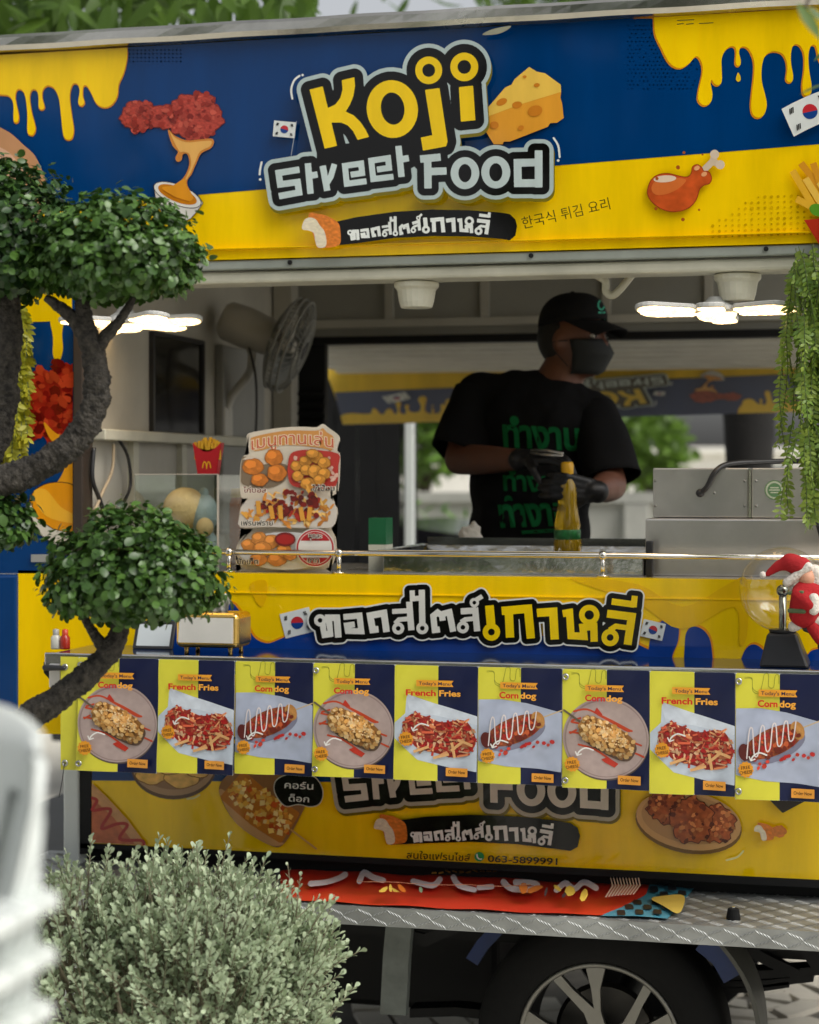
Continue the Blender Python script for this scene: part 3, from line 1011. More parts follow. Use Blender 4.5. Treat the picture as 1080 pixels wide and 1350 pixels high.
# --- frame under the sign
zb = at(540, sgnB(540), YS).z
MB().box(SX0, SX1, YS + 0.005, YS + 0.05, zb - 0.026, zb - 0.002).build('awning_frame', M_GREYP, truck, bevel=0.004)
MB().box(SX0, SX1, YS + 0.02, 0.10, zb - 0.06, zb - 0.03).build('awning_rail', M_CREAM, truck, bevel=0.008)
for u in (382, 700, 1010):
    sc_ = MB()
    p = at(u, sgnB(u) + 6, YS)
    sc_.lathe([(0.0, 0.0), (0.006, 0.0), (0.006, 0.004), (0.0, 0.005)], (p.x, YS + 0.004, p.z), (0, -1, 0), 10)
    sc_.build('screw', M_DARK, truck)
for u, w in ((548, 30), (972, 30)):
    p = at(u, 350, 0.05)
    h_ = MB().lathe([(0.001, 0.0), (0.058, 0.0), (0.058, -0.012), (0.050, -0.02), (0.045, -0.05), (0.04, -0.066), (0.001, -0.066)], (p.x, 0.06, zb - 0.062), (0, 0, 1), 20)
    h_.build('lamp_holder', M_CREAM, truck, smooth=False, bevel=0.003)
p = at(795, 352, 0.1); q = at(820, 360, 0.1)
MB().tube(catmull([(p.x - 0.06, 0.12, p.z), (p.x, 0.12, p.z - 0.03), (p.x + 0.005, 0.12, p.z - 0.06), (p.x + 0.03, 0.12, p.z - 0.066), (p.x + 0.09, 0.14, p.z + 0.01)], False, 5), 0.010, 8).build('hatch_stay', M_CREAM, truck, smooth=True)

# --- box of the body: left wall, rear wall, ceiling, floor
ZCEIL = zt0 - 0.12
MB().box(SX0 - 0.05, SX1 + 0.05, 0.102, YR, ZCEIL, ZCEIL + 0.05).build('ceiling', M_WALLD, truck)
cr = MB()
MB().box(SX0 - 0.05, SX1 + 0.05, 0.0, YR, ZF - 0.06, ZF).build('truck_floor', M_FLOOR, truck)
lw = MB().box(XL - 0.05, XL, 0.05, YR, ZF, ZCEIL).build('left_wall', M_WALL, truck)
# on the left wall: ledge, lower white board, ribs, dark window
zl = atx(230, 572, XL).z
MB().box(XL, XL + 0.05, 0.06, YR - 0.05, zl - 0.03, zl).build('wall_ledge', M_CREAM, truck, bevel=0.004)
for u in (172, 236, 300):
    y = atx(u, 620, XL).y
    MB().box(XL, XL + 0.018, y - 0.02, y + 0.02, ZC - 0.1, zl - 0.03).build('wall_rib', M_CREAM, truck)
a, b = atx(199, 442, XL), atx(263, 571, XL)
w_ = MB().box(XL - 0.002, XL + 0.006, a.y, b.y, b.z, a.z).build('side_window', mat('dark_glass', (0.01, 0.009, 0.008), 0.08, var=0.2), truck)
fr = MB()
for (y0, y1, z0, z1) in ((a.y - 0.015, a.y, b.z - 0.01, a.z + 0.01), (b.y, b.y + 0.015, b.z - 0.01, a.z + 0.01), (a.y, b.y, a.z, a.z + 0.012), (a.y, b.y, b.z - 0.012, b.z)):
    fr.box(XL, XL + 0.014, y0, y1, z0, z1)
fr.build('window_frame', M_BLACKP, w_)
# switch box on the wall behind the fan
a, b = atx(283, 455, XL), atx(338, 700, XL)
MB().box(XL, XL + 0.03, a.y, b.y, b.z, a.z).build('cable_cover', M_GREYPL, truck, bevel=0.006)
p = at(352, 540, YR - 0.05)
MB().box(XL + 0.005, XL + 0.075, YR - 0.08, YR - 0.003, ZF, ZCEIL).build('corner_post', M_WALL, truck, bevel=0.004)
# rear wall: header with panels, sill, black louvre, far post
zh = at(640, 441, YR).z
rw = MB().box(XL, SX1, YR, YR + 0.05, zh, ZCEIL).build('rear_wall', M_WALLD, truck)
MB().box(XL, SX1, YR - 0.02, YR + 0.06, zh - 0.025, zh).build('rear_seal', M_DARK, truck)
rb = MB()
for u in (370, 514, 640, 800, 935, 1080):
    x = at(u, 400, YR).x
    rb.box(x - 0.014, x + 0.014, YR - 0.014, YR, zh + 0.06, ZCEIL)
rb.box(XL, SX1, YR - 0.016, YR - 0.001, zh + 0.03, zh + 0.058)
rb.build('header_rib', M_WALL, truck)
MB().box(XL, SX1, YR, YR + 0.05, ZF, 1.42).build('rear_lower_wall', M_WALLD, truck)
x0, x1 = at(372, 600, YR).x, at(428, 600, YR).x
lv = MB().box(x0, x1, YR + 0.006, YR + 0.045, 1.42, zh).build('louvre_panel', M_DARK, truck)
for k in range(16):
    z = zh - 0.2 - k * 0.034
    MB().hexa([(x0, YR - 0.02, z), (x1, YR - 0.02, z), (x1, YR + 0.004, z + 0.02), (x0, YR + 0.004, z + 0.02), (x0, YR - 0.02, z + 0.004), (x1, YR - 0.02, z + 0.004), (x1, YR + 0.004, z + 0.024), (x0, YR + 0.004, z + 0.024)]).build('slat', M_DARK, lv)
# --- rear awning: ribbed underside and the same print hung upside down
ra = MB()
zA, zB = at(700, 444, YR + 0.08).z, at(700, 488, 2.6).z
n = 7
xa, xb = at(452, 480, 2.6).x, at(1130, 480, 2.6).x
for i in range(n):
    y0 = YR + 0.08 + (2.6 - YR - 0.08) * i / n
    y1 = YR + 0.08 + (2.6 - YR - 0.08) * (i + 0.55) / n
    za, zb_ = zA + (zB - zA) * i / n - 0.012, zA + (zB - zA) * (i + 0.55) / n - 0.012
    ra.hexa([(xa, y0, za), (xb, y0, za), (xb, y1, zb_), (xa, y1, zb_), (xa, y0, za + 0.02), (xb, y0, za + 0.02), (xb, y1, zb_ + 0.02), (xa, y1, zb_ + 0.02)])
ra.hexa([(xa, YR + 0.08, zA + 0.022), (xb, YR + 0.08, zA + 0.022), (xb, 2.6, zB + 0.022), (xa, 2.6, zB + 0.022), (xa, YR + 0.08, zA + 0.04), (xb, YR + 0.08, zA + 0.04), (xb, 2.6, zB + 0.04), (xa, 2.6, zB + 0.04)])
rawn = ra.build('rear_awning', mat('white_corrugated', srgb(238, 236, 226), 0.4, var=0.08), truck)
q = [at(452, 551, 2.6), at(1140, 536, 2.6), at(1140, 476, 2.6), at(428, 486, 2.6)]
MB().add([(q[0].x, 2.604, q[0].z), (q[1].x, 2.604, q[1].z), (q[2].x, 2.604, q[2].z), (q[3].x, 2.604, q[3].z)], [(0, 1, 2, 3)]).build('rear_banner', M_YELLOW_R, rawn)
def rear_map(V, l):
    u = 1057 - 0.5 * V[:, 0]
    v = 560.4 - 0.244 * V[:, 1]
    u = np.clip(u, 447 - (v - 540) * -0.25, 1140)
    return at_np(np.stack([u, v], 1), 2.6 - l)
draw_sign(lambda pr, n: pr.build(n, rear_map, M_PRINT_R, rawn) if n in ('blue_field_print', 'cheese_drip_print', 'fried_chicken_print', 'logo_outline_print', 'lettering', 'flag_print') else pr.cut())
for u, v in ((905, 455), (648, 458)):
    p = at(u, v, 2.2)
    MB().tube([(p.x - 0.06, YR + 0.06, p.z + 0.05), (p.x, 2.0, p.z), (p.x + 0.08, 2.3, p.z + 0.03)], 0.012, 8).build('stay_arm', M_CREAM, rawn)

# --- left outer panel with its own print
sp = MB().quadbox([(U0, 756), (97, 756), (97, 345), (U0, 345)], 0.0, 0.045).build('side_panel', M_BLUE, truck)
pr = Print()
pr.flat([(U0, 362), (95, 352), (95, 421), (60, 424), (U0, 428)], YEL)
pr.polys([catmull([(66, 415), (84, 415), (82, 440), (83, 462), (77, 478), (70, 468), (70, 445)], True, 4)], YEL, 0, 0.7)
pr.build('cheese_drip_print', sign_map(0.0), M_PRINT, sp)
cl = lambda L: [(min(x, 96), y) for x, y in L]
rc = cl(lumps((78, 535), (48, 55), 50, 4, 0.2))
pr.polys([rc], noisycol(srgb(170, 42, 24), 0.5, 0.09), 0, 1.2, run=2)
pr.chips([p for p in inside(rc, 90, 3)], (3, 9), [srgb(184, 52, 28), srgb(140, 26, 18), srgb(200, 70, 36), srgb(112, 20, 14)], 7)
pr.polys([cl(catmull([(58, 556), (75, 572), (110, 590), (110, 700), (40, 690), (42, 668), (72, 640), (85, 615), (75, 590), (64, 575)], True, 4))], srgb(236, 160, 30), 0, 1.0)
pr.polys([cl(ell(88, 672, 50, 34, 18))], srgb(62, 40, 30), 1.2, 1.0)
pr.polys([cl(ell(88, 672, 50, 34, 18))], srgb(230, 150, 22), 0, 1.0)
pr.polys([cl(catmull([(44, 650), (60, 645), (80, 668), (100, 680), (100, 690), (60, 680)], True, 4))], srgb(244, 180, 50), 0, 1.0)
bw = cl([(40, 662), (48, 684), (70, 698), (110, 704), (110, 730), (70, 716), (50, 702), (38, 680)])
pr.polys([bw], srgb(60, 40, 34), 1.0, 0.8); pr.polys([bw], srgb(214, 206, 190), 0, 0.8)
pr.build('fried_chicken_print', sign_map(0.0), M_PRINT, sp)
MB().quadbox([(96, 760), (109, 760), (109, 425), (96, 425)], -0.02, 0.05).build('door_edge', mat('dark_wood_trim', srgb(52, 42, 34), 0.5, var=0.3), truck, bevel=0.004)
MB().quadbox([(41, 741), (66, 741), (66, 731), (41, 731)], -0.008, -0.001).build('name_plate', M_GREYPL, truck)
MB().quadbox([(U0, 940), (22, 940), (22, 757.5), (U0, 757.5)], -0.01, 0.045).build('lower_side_panel', M_BLUE, truck, bevel=0.008)

# --- counter front with drips, flags and Thai lettering
def cntT(u): return 751.4 + 0.0127 * u
ZSH = at(540, 873, -0.28).z        # shelf surface
cp = MB().quadbox([(24, 967), (U1, 985), (U1, cntT(U1)), (24, cntT(24))], 0.0, 0.045).build('counter_panel', M_YELLOW, truck)
pr = Print()
blue = [np.array(q, float) for q in (
    catmull([(240, 885), (240, 800), (300, 795), (314, 803), (323, 818), (335, 840), (352, 848), (368, 843), (386, 836), (420, 831), (560, 830), (700, 838), (826, 842), (842, 850), (846, 885)], True, 4),
    catmull([(857, 890), (856, 850), (864, 826), (880, 816), (894, 822), (894, 845), (886, 868), (892, 890)], True, 4),
    catmull([(905, 890), (903, 850), (906, 832), (916, 826), (930, 833), (938, 852), (937, 890)], True, 4),
    catmull([(976, 890), (980, 862), (990, 850), (1002, 853), (1014, 868), (1018, 890)], True, 4),
    catmull([(1062, 890), (1066, 862), (1080, 855), (1105, 850), (1180, 860), (1250, 890)], True, 4))]
pr.polys([q + np.array([1.5, -2.2]) for q in blue], srgb(232, 150, 16), 0.8, 1.0)
pr.polys(blue, srgb(10, 58, 138), 0, 1.0)
pr.polys([catmull([(750, 762), (840, 770), (900, 800), (960, 770), (985, 765), (985, 835), (975, 850), (968, 800), (900, 830), (840, 795)], True, 4)], srgb(240, 190, 14), 0, 1.2)
pr.polys([catmull([(330, 770), (350, 765), (352, 785), (345, 800), (336, 790)], True, 4)], srgb(240, 186, 10), 0, 1.0)
pr.build('cheese_drip_print', sign_map(0.0), M_PRINT, cp)
flagpic(pr, (392, 821), 40, 33, -14); flagpic(pr, (861, 830.5), 30, 23, 13)
pr.build('flag_print', sign_map(0.0), M_PRINT, cp)
PW, HW = tpolys(TW)
PY, HY = tpolys(TY)
hole = [[(709, 845), (711, 822), (715, 821), (718, 846), (722, 852), (706, 850)]]
pr.polys(PW + PY, srgb(226, 228, 220), 9.0, 0.7)
pr.polys(PW + PY, BLACK, 7.0, 0.7)
pr.build('lettering_outline', sign_map(0.0), M_PRINT, cp)
pr.polys(PW, srgb(226, 224, 212), 0, 0.5, holes=HW)
pr.polys(PY, srgb(248, 210, 10), 0, 0.5, holes=HY)
pr.build('lettering', sign_map(0.0), M_PRINT, cp)
MB().quadbox([(110, 779.5), (U1, 795), (U1, 793.5), (110, 778.2)], -0.003, 0.0).build('panel_seam', M_YELLOW, cp)
MB().box(at(112, 760, 0).x, SX1, 0.046, 0.62, ZC - 0.03, ZC).build('counter_top', M_STEELB, truck, bevel=0.003)
# --- serving shelf
xs0 = at(66, 862, -0.28).x
MB().box(xs0, SX1, -0.28, -0.001, ZSH - 0.022, ZSH).build('serving_shelf', M_SHELF, truck)
MB().box(xs0 - 0.01, SX1, -0.292, -0.2805, ZSH - 0.03, ZSH + 0.004).build('shelf_edge', M_STEEL, truck, bevel=0.003)
for u in (78, 1150):
    p = at(u, 880, -0.2)
    MB().hexa([(p.x - 0.015, -0.26, ZSH - 0.05), (p.x + 0.015, -0.26, ZSH - 0.05), (p.x + 0.015, -0.002, ZSH - 0.20), (p.x - 0.015, -0.002, ZSH - 0.20), (p.x - 0.015, -0.26, ZSH - 0.023), (p.x + 0.015, -0.26, ZSH - 0.023), (p.x + 0.015, -0.002, ZSH - 0.023), (p.x - 0.015, -0.002, ZSH - 0.023)]).build('shelf_bracket', M_DARK, truck)
p = at(72, 880, -0.29)
MB().cap((p.x - 0.02, -0.30, p.z), (p.x + 0.03, -0.30, p.z), 0.008, 0.006, 8).build('clamp_screw', M_BLACKP, truck, smooth=True)
MB().box(p.x - 0.012, p.x + 0.018, -0.298, -0.27, p.z - 0.05, p.z + 0.01).build('shelf_clamp', M_STEELB, truck, bevel=0.003)
# --- hand rail
zr = at(640, 731, 0.03).z
rl = MB().tube([(at(140, 730, 0.03).x, 0.03, zr), (SX1, 0.03, zr)], 0.0075, 10).build('hand_rail', M_CHROME, truck, smooth=True)
for u in (302, 447, 795, 1120):
    x = at(u, 740, 0.03).x
    MB().tube([(x, 0.03, ZC), (x, 0.03, zr)], 0.006, 10).lathe([(0.001, 0), (0.016, 0), (0.016, 0.004), (0.001, 0.005)], (x, 0.03, ZC), (0, 0, 1), 14).ball((x, 0.03, zr), 0.012, 10, 8).build('rail_post', M_CHROME, rl, smooth=True)

# --- lower panel
lp = MB().quadbox([(120, 1112), (U1, 1168.5), (U1, 978), (120, 975)], 0.0, 0.03).build('lower_panel', M_YELLOW, truck)
pr = Print()
pr.flat([(121, 980), (460, 980), (460, 1031), (121, 1029)], BLU); pr.build('blue_field_print', sign_map(0.0), M_PRINT, lp)
# plate of nuggets
pr.polys([ell(229, 1012, 56, 42, 0)], srgb(90, 66, 46), 0, 1.0); pr.polys([ell(229, 1008, 55, 41, 0)], srgb(170, 136, 100), 0, 1.0); pr.polys([ell(229, 1006, 49, 35)], srgb(140, 106, 74), 0, 1.0)
for x, y, a, b in ((200, 1020, 21, 14), (240, 1024, 23, 15), (262, 1012, 18, 13), (225, 1008, 20, 13)):
    pr.polys([lumps((x, y), (a, b), 30, x, 0.1)], srgb(120, 80, 24), 0.9, 0.8); pr.polys([lumps((x, y), (a, b), 30, x, 0.1)], noisycol(srgb(226, 178, 92), 0.3, 0.1), -0.3, 1.2, run=2)
pr.lines([catmull([(247, 1053), (256, 1052), (263, 1048)], False, 4)], 2.5, srgb(232, 220, 150), 0.6)
pr.build('nugget_plate_print', sign_map(0.0), M_PRINT, lp)
# corn dog in a paper boat
pr.polys([catmull([(289, 1045), (300, 1022), (330, 1008), (380, 1022), (404, 1050), (398, 1072), (375, 1112), (355, 1114), (312, 1086)], True, 4)], srgb(150, 108, 66), 0, 1.0)
pr.polys([catmull([(289, 1045), (298, 1044), (320, 1078), (360, 1106), (375, 1112), (355, 1114), (312, 1086)], True, 4)], srgb(206, 158, 104), 0, 1.0)
cdg = strip([(308, 1036), (345, 1068), (380, 1090)], 40)
pr.polys([cdg], srgb(190, 120, 44), 4, 1.0)
pr.chips(inside(ell(344, 1064, 50, 23, 38), 130, 2), (3.0, 5.2), [srgb(244, 204, 104), srgb(230, 176, 70), srgb(250, 220, 146), srgb(200, 90, 36), srgb(220, 150, 56)], 4, (0.9, 1.1))
pr.lines([[(384, 1094), (417, 1119)]], 2.4, srgb(206, 160, 90), 0.6)
pr.build('corn_dog_print', sign_map(0.0), M_PRINT, lp)
# hot dog corner
hd = [(121, 1032), (140, 1050), (168, 1080), (194, 1115), (121, 1111)]
pr.polys([hd], noisycol(srgb(206, 150, 96), 0.2, 0.1), 0, 1.2, run=3); pr.polys([[(121, 1052), (150, 1078), (178, 1113), (121, 1110)]], noisycol(srgb(190, 100, 60), 0.3, 0.1), 0, 1.2, run=3)
pr.lines([catmull([(122, 1052), (128, 1056), (122, 1068), (140, 1066), (146, 1070), (134, 1092), (155, 1086), (168, 1088), (158, 1106), (186, 1108), (190, 1113)], False, 5)], 4.2, srgb(168, 30, 24), 0.7)
pr.build('hot_dog_print', sign_map(0.0), M_PRINT, lp)
# dark blob with Thai words
bl = catmull([(363, 1045), (364, 1030), (378, 1022), (398, 1020), (416, 1026), (425, 1042), (422, 1058), (410, 1063), (393, 1060), (376, 1062)], True, 5)
pr.polys([bl], srgb(206, 206, 190), 1.2, 0.7); pr.polys([bl], BLACK, 0, 0.7)
pr.text('คอร์น', 394, 1040, 8.5, WHITE, rot=3, width=38, offset=0.012, anchor='c'); pr.text('ด็อก', 394, 1057, 8.0, WHITE, rot=3, width=27, offset=0.012, anchor='c')
pr.build('badge_lettering', sign_map(0.0), M_PRINT, lp)
# second logo
mv = lambda x, y: (x + 87, y + 808 + 0.075 * (x - 540))
P2 = moved(STREET, mv)
R2 = [(moved([a], mv)[0], moved([b], mv)[0]) for a, b in SRING]
A2 = P2 + [a for a, b in R2]
pr.polys([q + np.array([2, 3.5]) for q in A2], srgb(110, 96, 16), 14.5, 1.0); pr.polys(A2, srgb(172, 168, 150), 14.5, 1.0); pr.polys(A2, BLACK, 9.3, 1.0)
ringfield(pr, P2, R2, srgb(206, 200, 186))
pr.build('lettering', sign_map(0.0), M_PRINT, lp)
bx = [515, 560, 620, 680, 730, 752]; up = [1084, 1077.5, 1075, 1077, 1082, 1086]; lo = [1113, 1111, 1109, 1112, 1118, 1121]
pr.polys([list(zip(bx, up)) + [(761, 1092), (764, 1102), (761, 1116)] + list(zip(bx, lo))[::-1]], BLACK, 0.8, 0.7)
badge_text(pr, badge_map(541, 0.443, [541, 580, 620, 660, 700, 734], [1110, 1108, 1107, 1108, 1111, 1115]), 0.443)
bitten(pr, 486, 1056, 1 / 4.2)
pr.text('สนใจแฟรนไชส์', 536, 1131.5, 8.8, srgb(40, 38, 14), rot=2.6, width=84, offset=0.012)
pr.polys([ell(632, 1129.5, 6.3, 6.3, n=20)], srgb(40, 150, 84), 0, 0.5)
pr.lines([catmull([(629, 1126.5), (629.5, 1130), (632, 1132.5), (635, 1132.5)], False, 4)], 1.8, WHITE, 0.4)
pr.text('063-5899991', 643, 1136, 8.6, srgb(34, 32, 14), rot=2.6, width=92, offset=0.02)
pr.build('badge_lettering', sign_map(0.0), M_PRINT, lp)
# plate of fried chicken
pr.polys([ell(908, 1086, 71, 39, 10)], srgb(116, 82, 30), 0, 1.0); pr.polys([ell(908, 1082, 70, 38, 10)], srgb(206, 158, 100), 0, 1.0); pr.polys([ell(908, 1080, 63, 32, 10)], srgb(186, 140, 90), 0, 1.0)
for x, y, a, b in ((880, 1062, 26, 24), (945, 1086, 24, 25), (912, 1082, 28, 30)):
    q = lumps((x, y), (a, b), 40, x, 0.14)
    pr.polys([q], srgb(74, 28, 12), 0.8, 0.8); pr.polys([q], noisycol(srgb(170, 84, 40), 0.5, 0.12), -0.3, 1.2, run=2)
    pr.chips(inside(q, 60, x), (1.6, 4.0), [srgb(190, 104, 52), srgb(134, 60, 28), srgb(206, 128, 70), srgb(104, 42, 20)], 6, shade=rounded(x, y, a, b, 0, 0.5, 1.4))
pr.lines([catmull([(958, 1134), (972, 1130), (980, 1122)], False, 4)], 2.5, srgb(232, 220, 150), 0.6)
pr.build('chicken_plate_print', sign_map(0.0), M_PRINT, lp)
bitten(pr, 990, 1074, 1 / 7.0)
pr.polys([lumps((1027, 1096), (10, 8), 20, 3)], noisycol(srgb(206, 120, 50), 0.3, 0.3), 0, 0.8, run=2)
pr.polys([[(1010, 1050), (1032, 1072), (1062, 1056), (1050, 1048)]], srgb(40, 34, 26), 0, 0.8)
pr.build('nugget_print', sign_map(0.0), M_PRINT, lp)
MB().quadbox([(105, 1126), (120, 1126), (120, 975), (105, 975)], -0.004, 0.05).quadbox([(105, 1118), (U1, 1180), (U1, 1168.8), (105, 1111.5)], -0.004, 0.05).build('panel_frame', M_DARK, truck)
MB().quadbox([(83, 1330), (104, 1330), (104, 968), (83, 968)], -0.01, 0.05).build('support_post', M_WHITEPL, truck, bevel=0.006)
MB().box(at(108, 900, 0.1).x, SX1, 0.052, 0.6, ZF, ZC - 0.032).build('counter_carcass', M_DARK, truck)

# --- step platform of tread plate
ZP = at(540, 1199, -0.32).z
xp0 = at(-40, 1200, -0.32).x
pl = MB().box(xp0, SX1, -0.32, 0.16, ZP - 0.006, ZP).box(xp0, SX1, -0.32, -0.314, ZP - 0.044, ZP - 0.006).build('step_platform', M_TREAD, truck)
def lug(mb, c, ax, nrm, L=0.014, w=0.0032, h=0.0022):
    c, ax, nrm = Vector(c), Vector(ax), Vector(nrm)
    sd_ = nrm.cross(ax)
    p = [c - ax * L, c - sd_ * w, c + ax * L, c + sd_ * w, c + nrm * h]
    mb.add(p, [(0, 1, 4), (1, 2, 4), (2, 3, 4), (3, 0, 4)])
lg = MB()
x = xp0 + 0.02
k = 0
while x < SX1 - 0.02:
    for j in range(4):
        for r_ in range(2):
            a = R(45 if (k + r_) % 2 else -45)
            lug(lg, (x + (j - 1.5) * 0.0085, -0.3202, ZP - 0.014 - r_ * 0.019 + (j - 1.5) * 0.003 * (1 if (k + r_) % 2 else -1)), (math.cos(a), 0, math.sin(a)), (0, -1, 0), 0.0095, 0.0022, 0.0016)
    for r_ in range(11):
        for j in range(4):
            a = R(45 if (k + r_) % 2 else -45)
            lug(lg, (x + (j - 1.5) * 0.0075, -0.295 + r_ * 0.04 + (j - 1.5) * 0.0075 * (-1 if (k + r_) % 2 else 1), ZP), (math.cos(a), math.sin(a), 0), (0, 0, 1))
    x += 0.036
    k += 1
o = lg.build('tread_rib', M_TREAD, pl)
tag(o, kind='stuff')
# --- chassis underneath
MB().box(SX0, SX1, 0.30, 0.38, 0.50, 0.62).build('chassis_beam', M_DARK, truck)
MB().box(SX0, SX1, 1.2, 1.28, 0.50, 0.62).build('chassis_beam', M_DARK, truck)
MB().box(SX0, SX1, 0.17, 1.6, ZF - 0.11, ZF - 0.07).build('under_tray', M_DARK, truck)
MB().box(at(300, 1250, 0.6).x, at(662, 1250, 0.6).x, 0.55, 1.1, 0.235, 0.545).build('water_tank', M_DARK, truck, bevel=0.02)
MB().box(at(905, 1250, 0.6).x, SX1, 0.75, 1.1, 0.40, 0.545).build('battery_box', M_DARK, truck, bevel=0.02)
wc = at(790, 1378, 0.05)
wheel_x = wc.x
def wheel(yf, name='wheel'):
    c = Vector((wheel_x, yf, 0.317))
    w = thing('tmp', None, None)
    w.name = name
    del w['_base']
    w.parent = truck
    w.matrix_parent_inverse = Matrix.Translation(-Vector(truck['_base']))
    q = [(0.205, 0.0), (0.215, -0.012), (0.24, -0.02), (0.285, -0.012), (0.308, 0.0), (0.316, 0.03), (0.317, 0.06), (0.317, 0.16), (0.308, 0.2), (0.285, 0.212), (0.205, 0.2)]
    MB().lathe(q, c, (0, 1, 0), 56, closed=True).build('tyre', M_RUBBER, w, smooth=True)
    MB().lathe([(0.206, 0.0), (0.198, 0.01), (0.192, 0.03), (0.185, 0.18), (0.206, 0.19)], c, (0, 1, 0), 56).build('rim_barrel', M_DARK, w, smooth=True)
    MB().lathe([(0.02, 0.1), (0.12, 0.105), (0.13, 0.12), (0.02, 0.12)], c, (0, 1, 0), 30).build('brake_disc', mat('brake_iron', (0.08, 0.075, 0.07), 0.5, 0.8), w)
    lip = MB().lathe([(0.207, -0.004), (0.203, -0.008), (0.194, -0.004), (0.192, 0.012), (0.207, 0.012)], c, (0, 1, 0), 64, closed=True).build('rim', M_RIM, w, smooth=True)
    # five paired spokes, each pair a forked blade
    for k in range(5):
        a0 = R(97 + 72 * k)
        def P(r_, da, y): return (c.x + r_ * math.cos(a0 + da), c.y + y, c.z + r_ * math.sin(a0 + da))
        ol = [(0.045, -0.45), (0.085, -0.16), (0.14, -0.14), (0.196, -0.2), (0.196, 0.05), (0.14, 0.02), (0.09, 0.03), (0.10, 0.10), (0.15, 0.33), (0.196, 0.40), (0.196, 0.52), (0.14, 0.46), (0.085, 0.35), (0.05, 0.45)]
        n_ = len(ol)
        yy = lambda r_: -0.002 + 0.03 * max(0, (0.17 - r_) / 0.17) ** 2 * 0.8
        mb = MB()
        mb.v = [Vector(P(r_, da, yy(r_))) for r_, da in ol] + [Vector(P(r_, da, yy(r_) + 0.022)) for r_, da in ol]
        bm = bmesh.new()
        vs_ = [bm.verts.new(v) for v in mb.v]
        fc = bm.faces.new(vs_[:n_])
        for i in range(n_):
            j = (i + 1) % n_
            bm.faces.new((vs_[j], vs_[i], vs_[n_ + i], vs_[n_ + j]))
        bmesh.ops.triangulate(bm, faces=[fc])
        bmesh.ops.recalc_face_normals(bm, faces=bm.faces)
        me = bpy.data.meshes.new('spoke'); bm.to_mesh(me); bm.free()
        me.materials.append(M_RIM)
        link(bpy.data.objects.new('spoke', me), w)
    MB().lathe([(0.001, -0.004), (0.035, -0.002), (0.045, 0.008), (0.05, 0.03)], (c.x, c.y + 0.014, c.z), (0, 1, 0), 24).build('hub_cap', M_RIM, w, smooth=True)
    return w
wheel(0.05)
MB().cap((wheel_x, 0.3, 0.317), (wheel_x, 1.5, 0.317), 0.035, 0.035, 12).build('axle', M_DARK, truck, smooth=True)
w2 = wheel(1.42)
# wheel arch, leaf springs, struts, bracket
MB().box(wheel_x - 0.42, wheel_x + 0.42, 0.10, 0.40, 0.655, 0.665).build('mud_guard', M_DARK, truck)
def pbar(name, pts, w, y0, y1, m):
    P = strip(pts, w)
    return MB().prism([tuple(p) for p in P], lambda p: Vector((at(p[0], p[1], y0).x, y0, at(p[0], p[1], y0).z)), lambda p: Vector((at(p[0], p[1], y0).x, y1, at(p[0], p[1], y0).z))).build(name, m, truck)
for k, (L, w) in enumerate((([(915, 1288), (990, 1286), (1085, 1280), (1200, 1278)], 11), ([(925, 1299), (1010, 1297), (1072, 1290)], 9), ([(935, 1307), (1000, 1304), (1040, 1298)], 8))):
    pbar('leaf_spring', L, w, 0.28, 0.35, M_DARK)
pbar('leaf_spring', [(540, 1336), (600, 1334), (660, 1340)], 12, 0.28, 0.35, M_DARK)
pbar('hanger_arm', [(985, 1252), (1015, 1268), (1052, 1286)], 14, 0.27, 0.3, M_DARK)
pbar('hanger_arm', [(1062, 1250), (1078, 1272), (1110, 1300)], 18, 0.26, 0.3, M_DARK)
M_STRUT = mat('blue_paint', srgb(12, 40, 92), 0.5, var=0.25)
pbar('blue_strut', [(925, 1242), (950, 1262), (966, 1290)], 26, 0.02, 0.04, M_STRUT)
pbar('blue_strut', [(655, 1226), (636, 1246), (622, 1268)], 18, 0.12, 0.15, M_STRUT)
pbar('side_bracket', [(527, 1205), (522, 1262), (518, 1338)], 34, 0.06, 0.09, mat('grey_primer', srgb(110, 116, 112), 0.55, var=0.25, scale=14))
pbar('bracket_gusset', [(500, 1225), (560, 1240), (600, 1222)], 16, 0.095, 0.11, M_DARK)
mf = MB()
L = catmull([(948, 1240), (966, 1262), (984, 1290), (996, 1320), (1003, 1352), (1006, 1400)], False, 4)
for a, b in zip(L[:-1], L[1:]):
    A, B = at(a[0], a[1], 0.0), at(b[0], b[1], 0.0)
    mf.hexa([(B.x - 0.012, 0.0, B.z), (B.x + 0.0, 0.0, B.z), (B.x + 0.0, 0.2, B.z), (B.x - 0.012, 0.2, B.z), (A.x - 0.012, 0.0, A.z), (A.x + 0.0, 0.0, A.z), (A.x + 0.0, 0.2, A.z), (A.x - 0.012, 0.2, A.z)])
mf.build('mud_flap', mat('flap_plastic', (0.07, 0.07, 0.06), 0.45), truck)
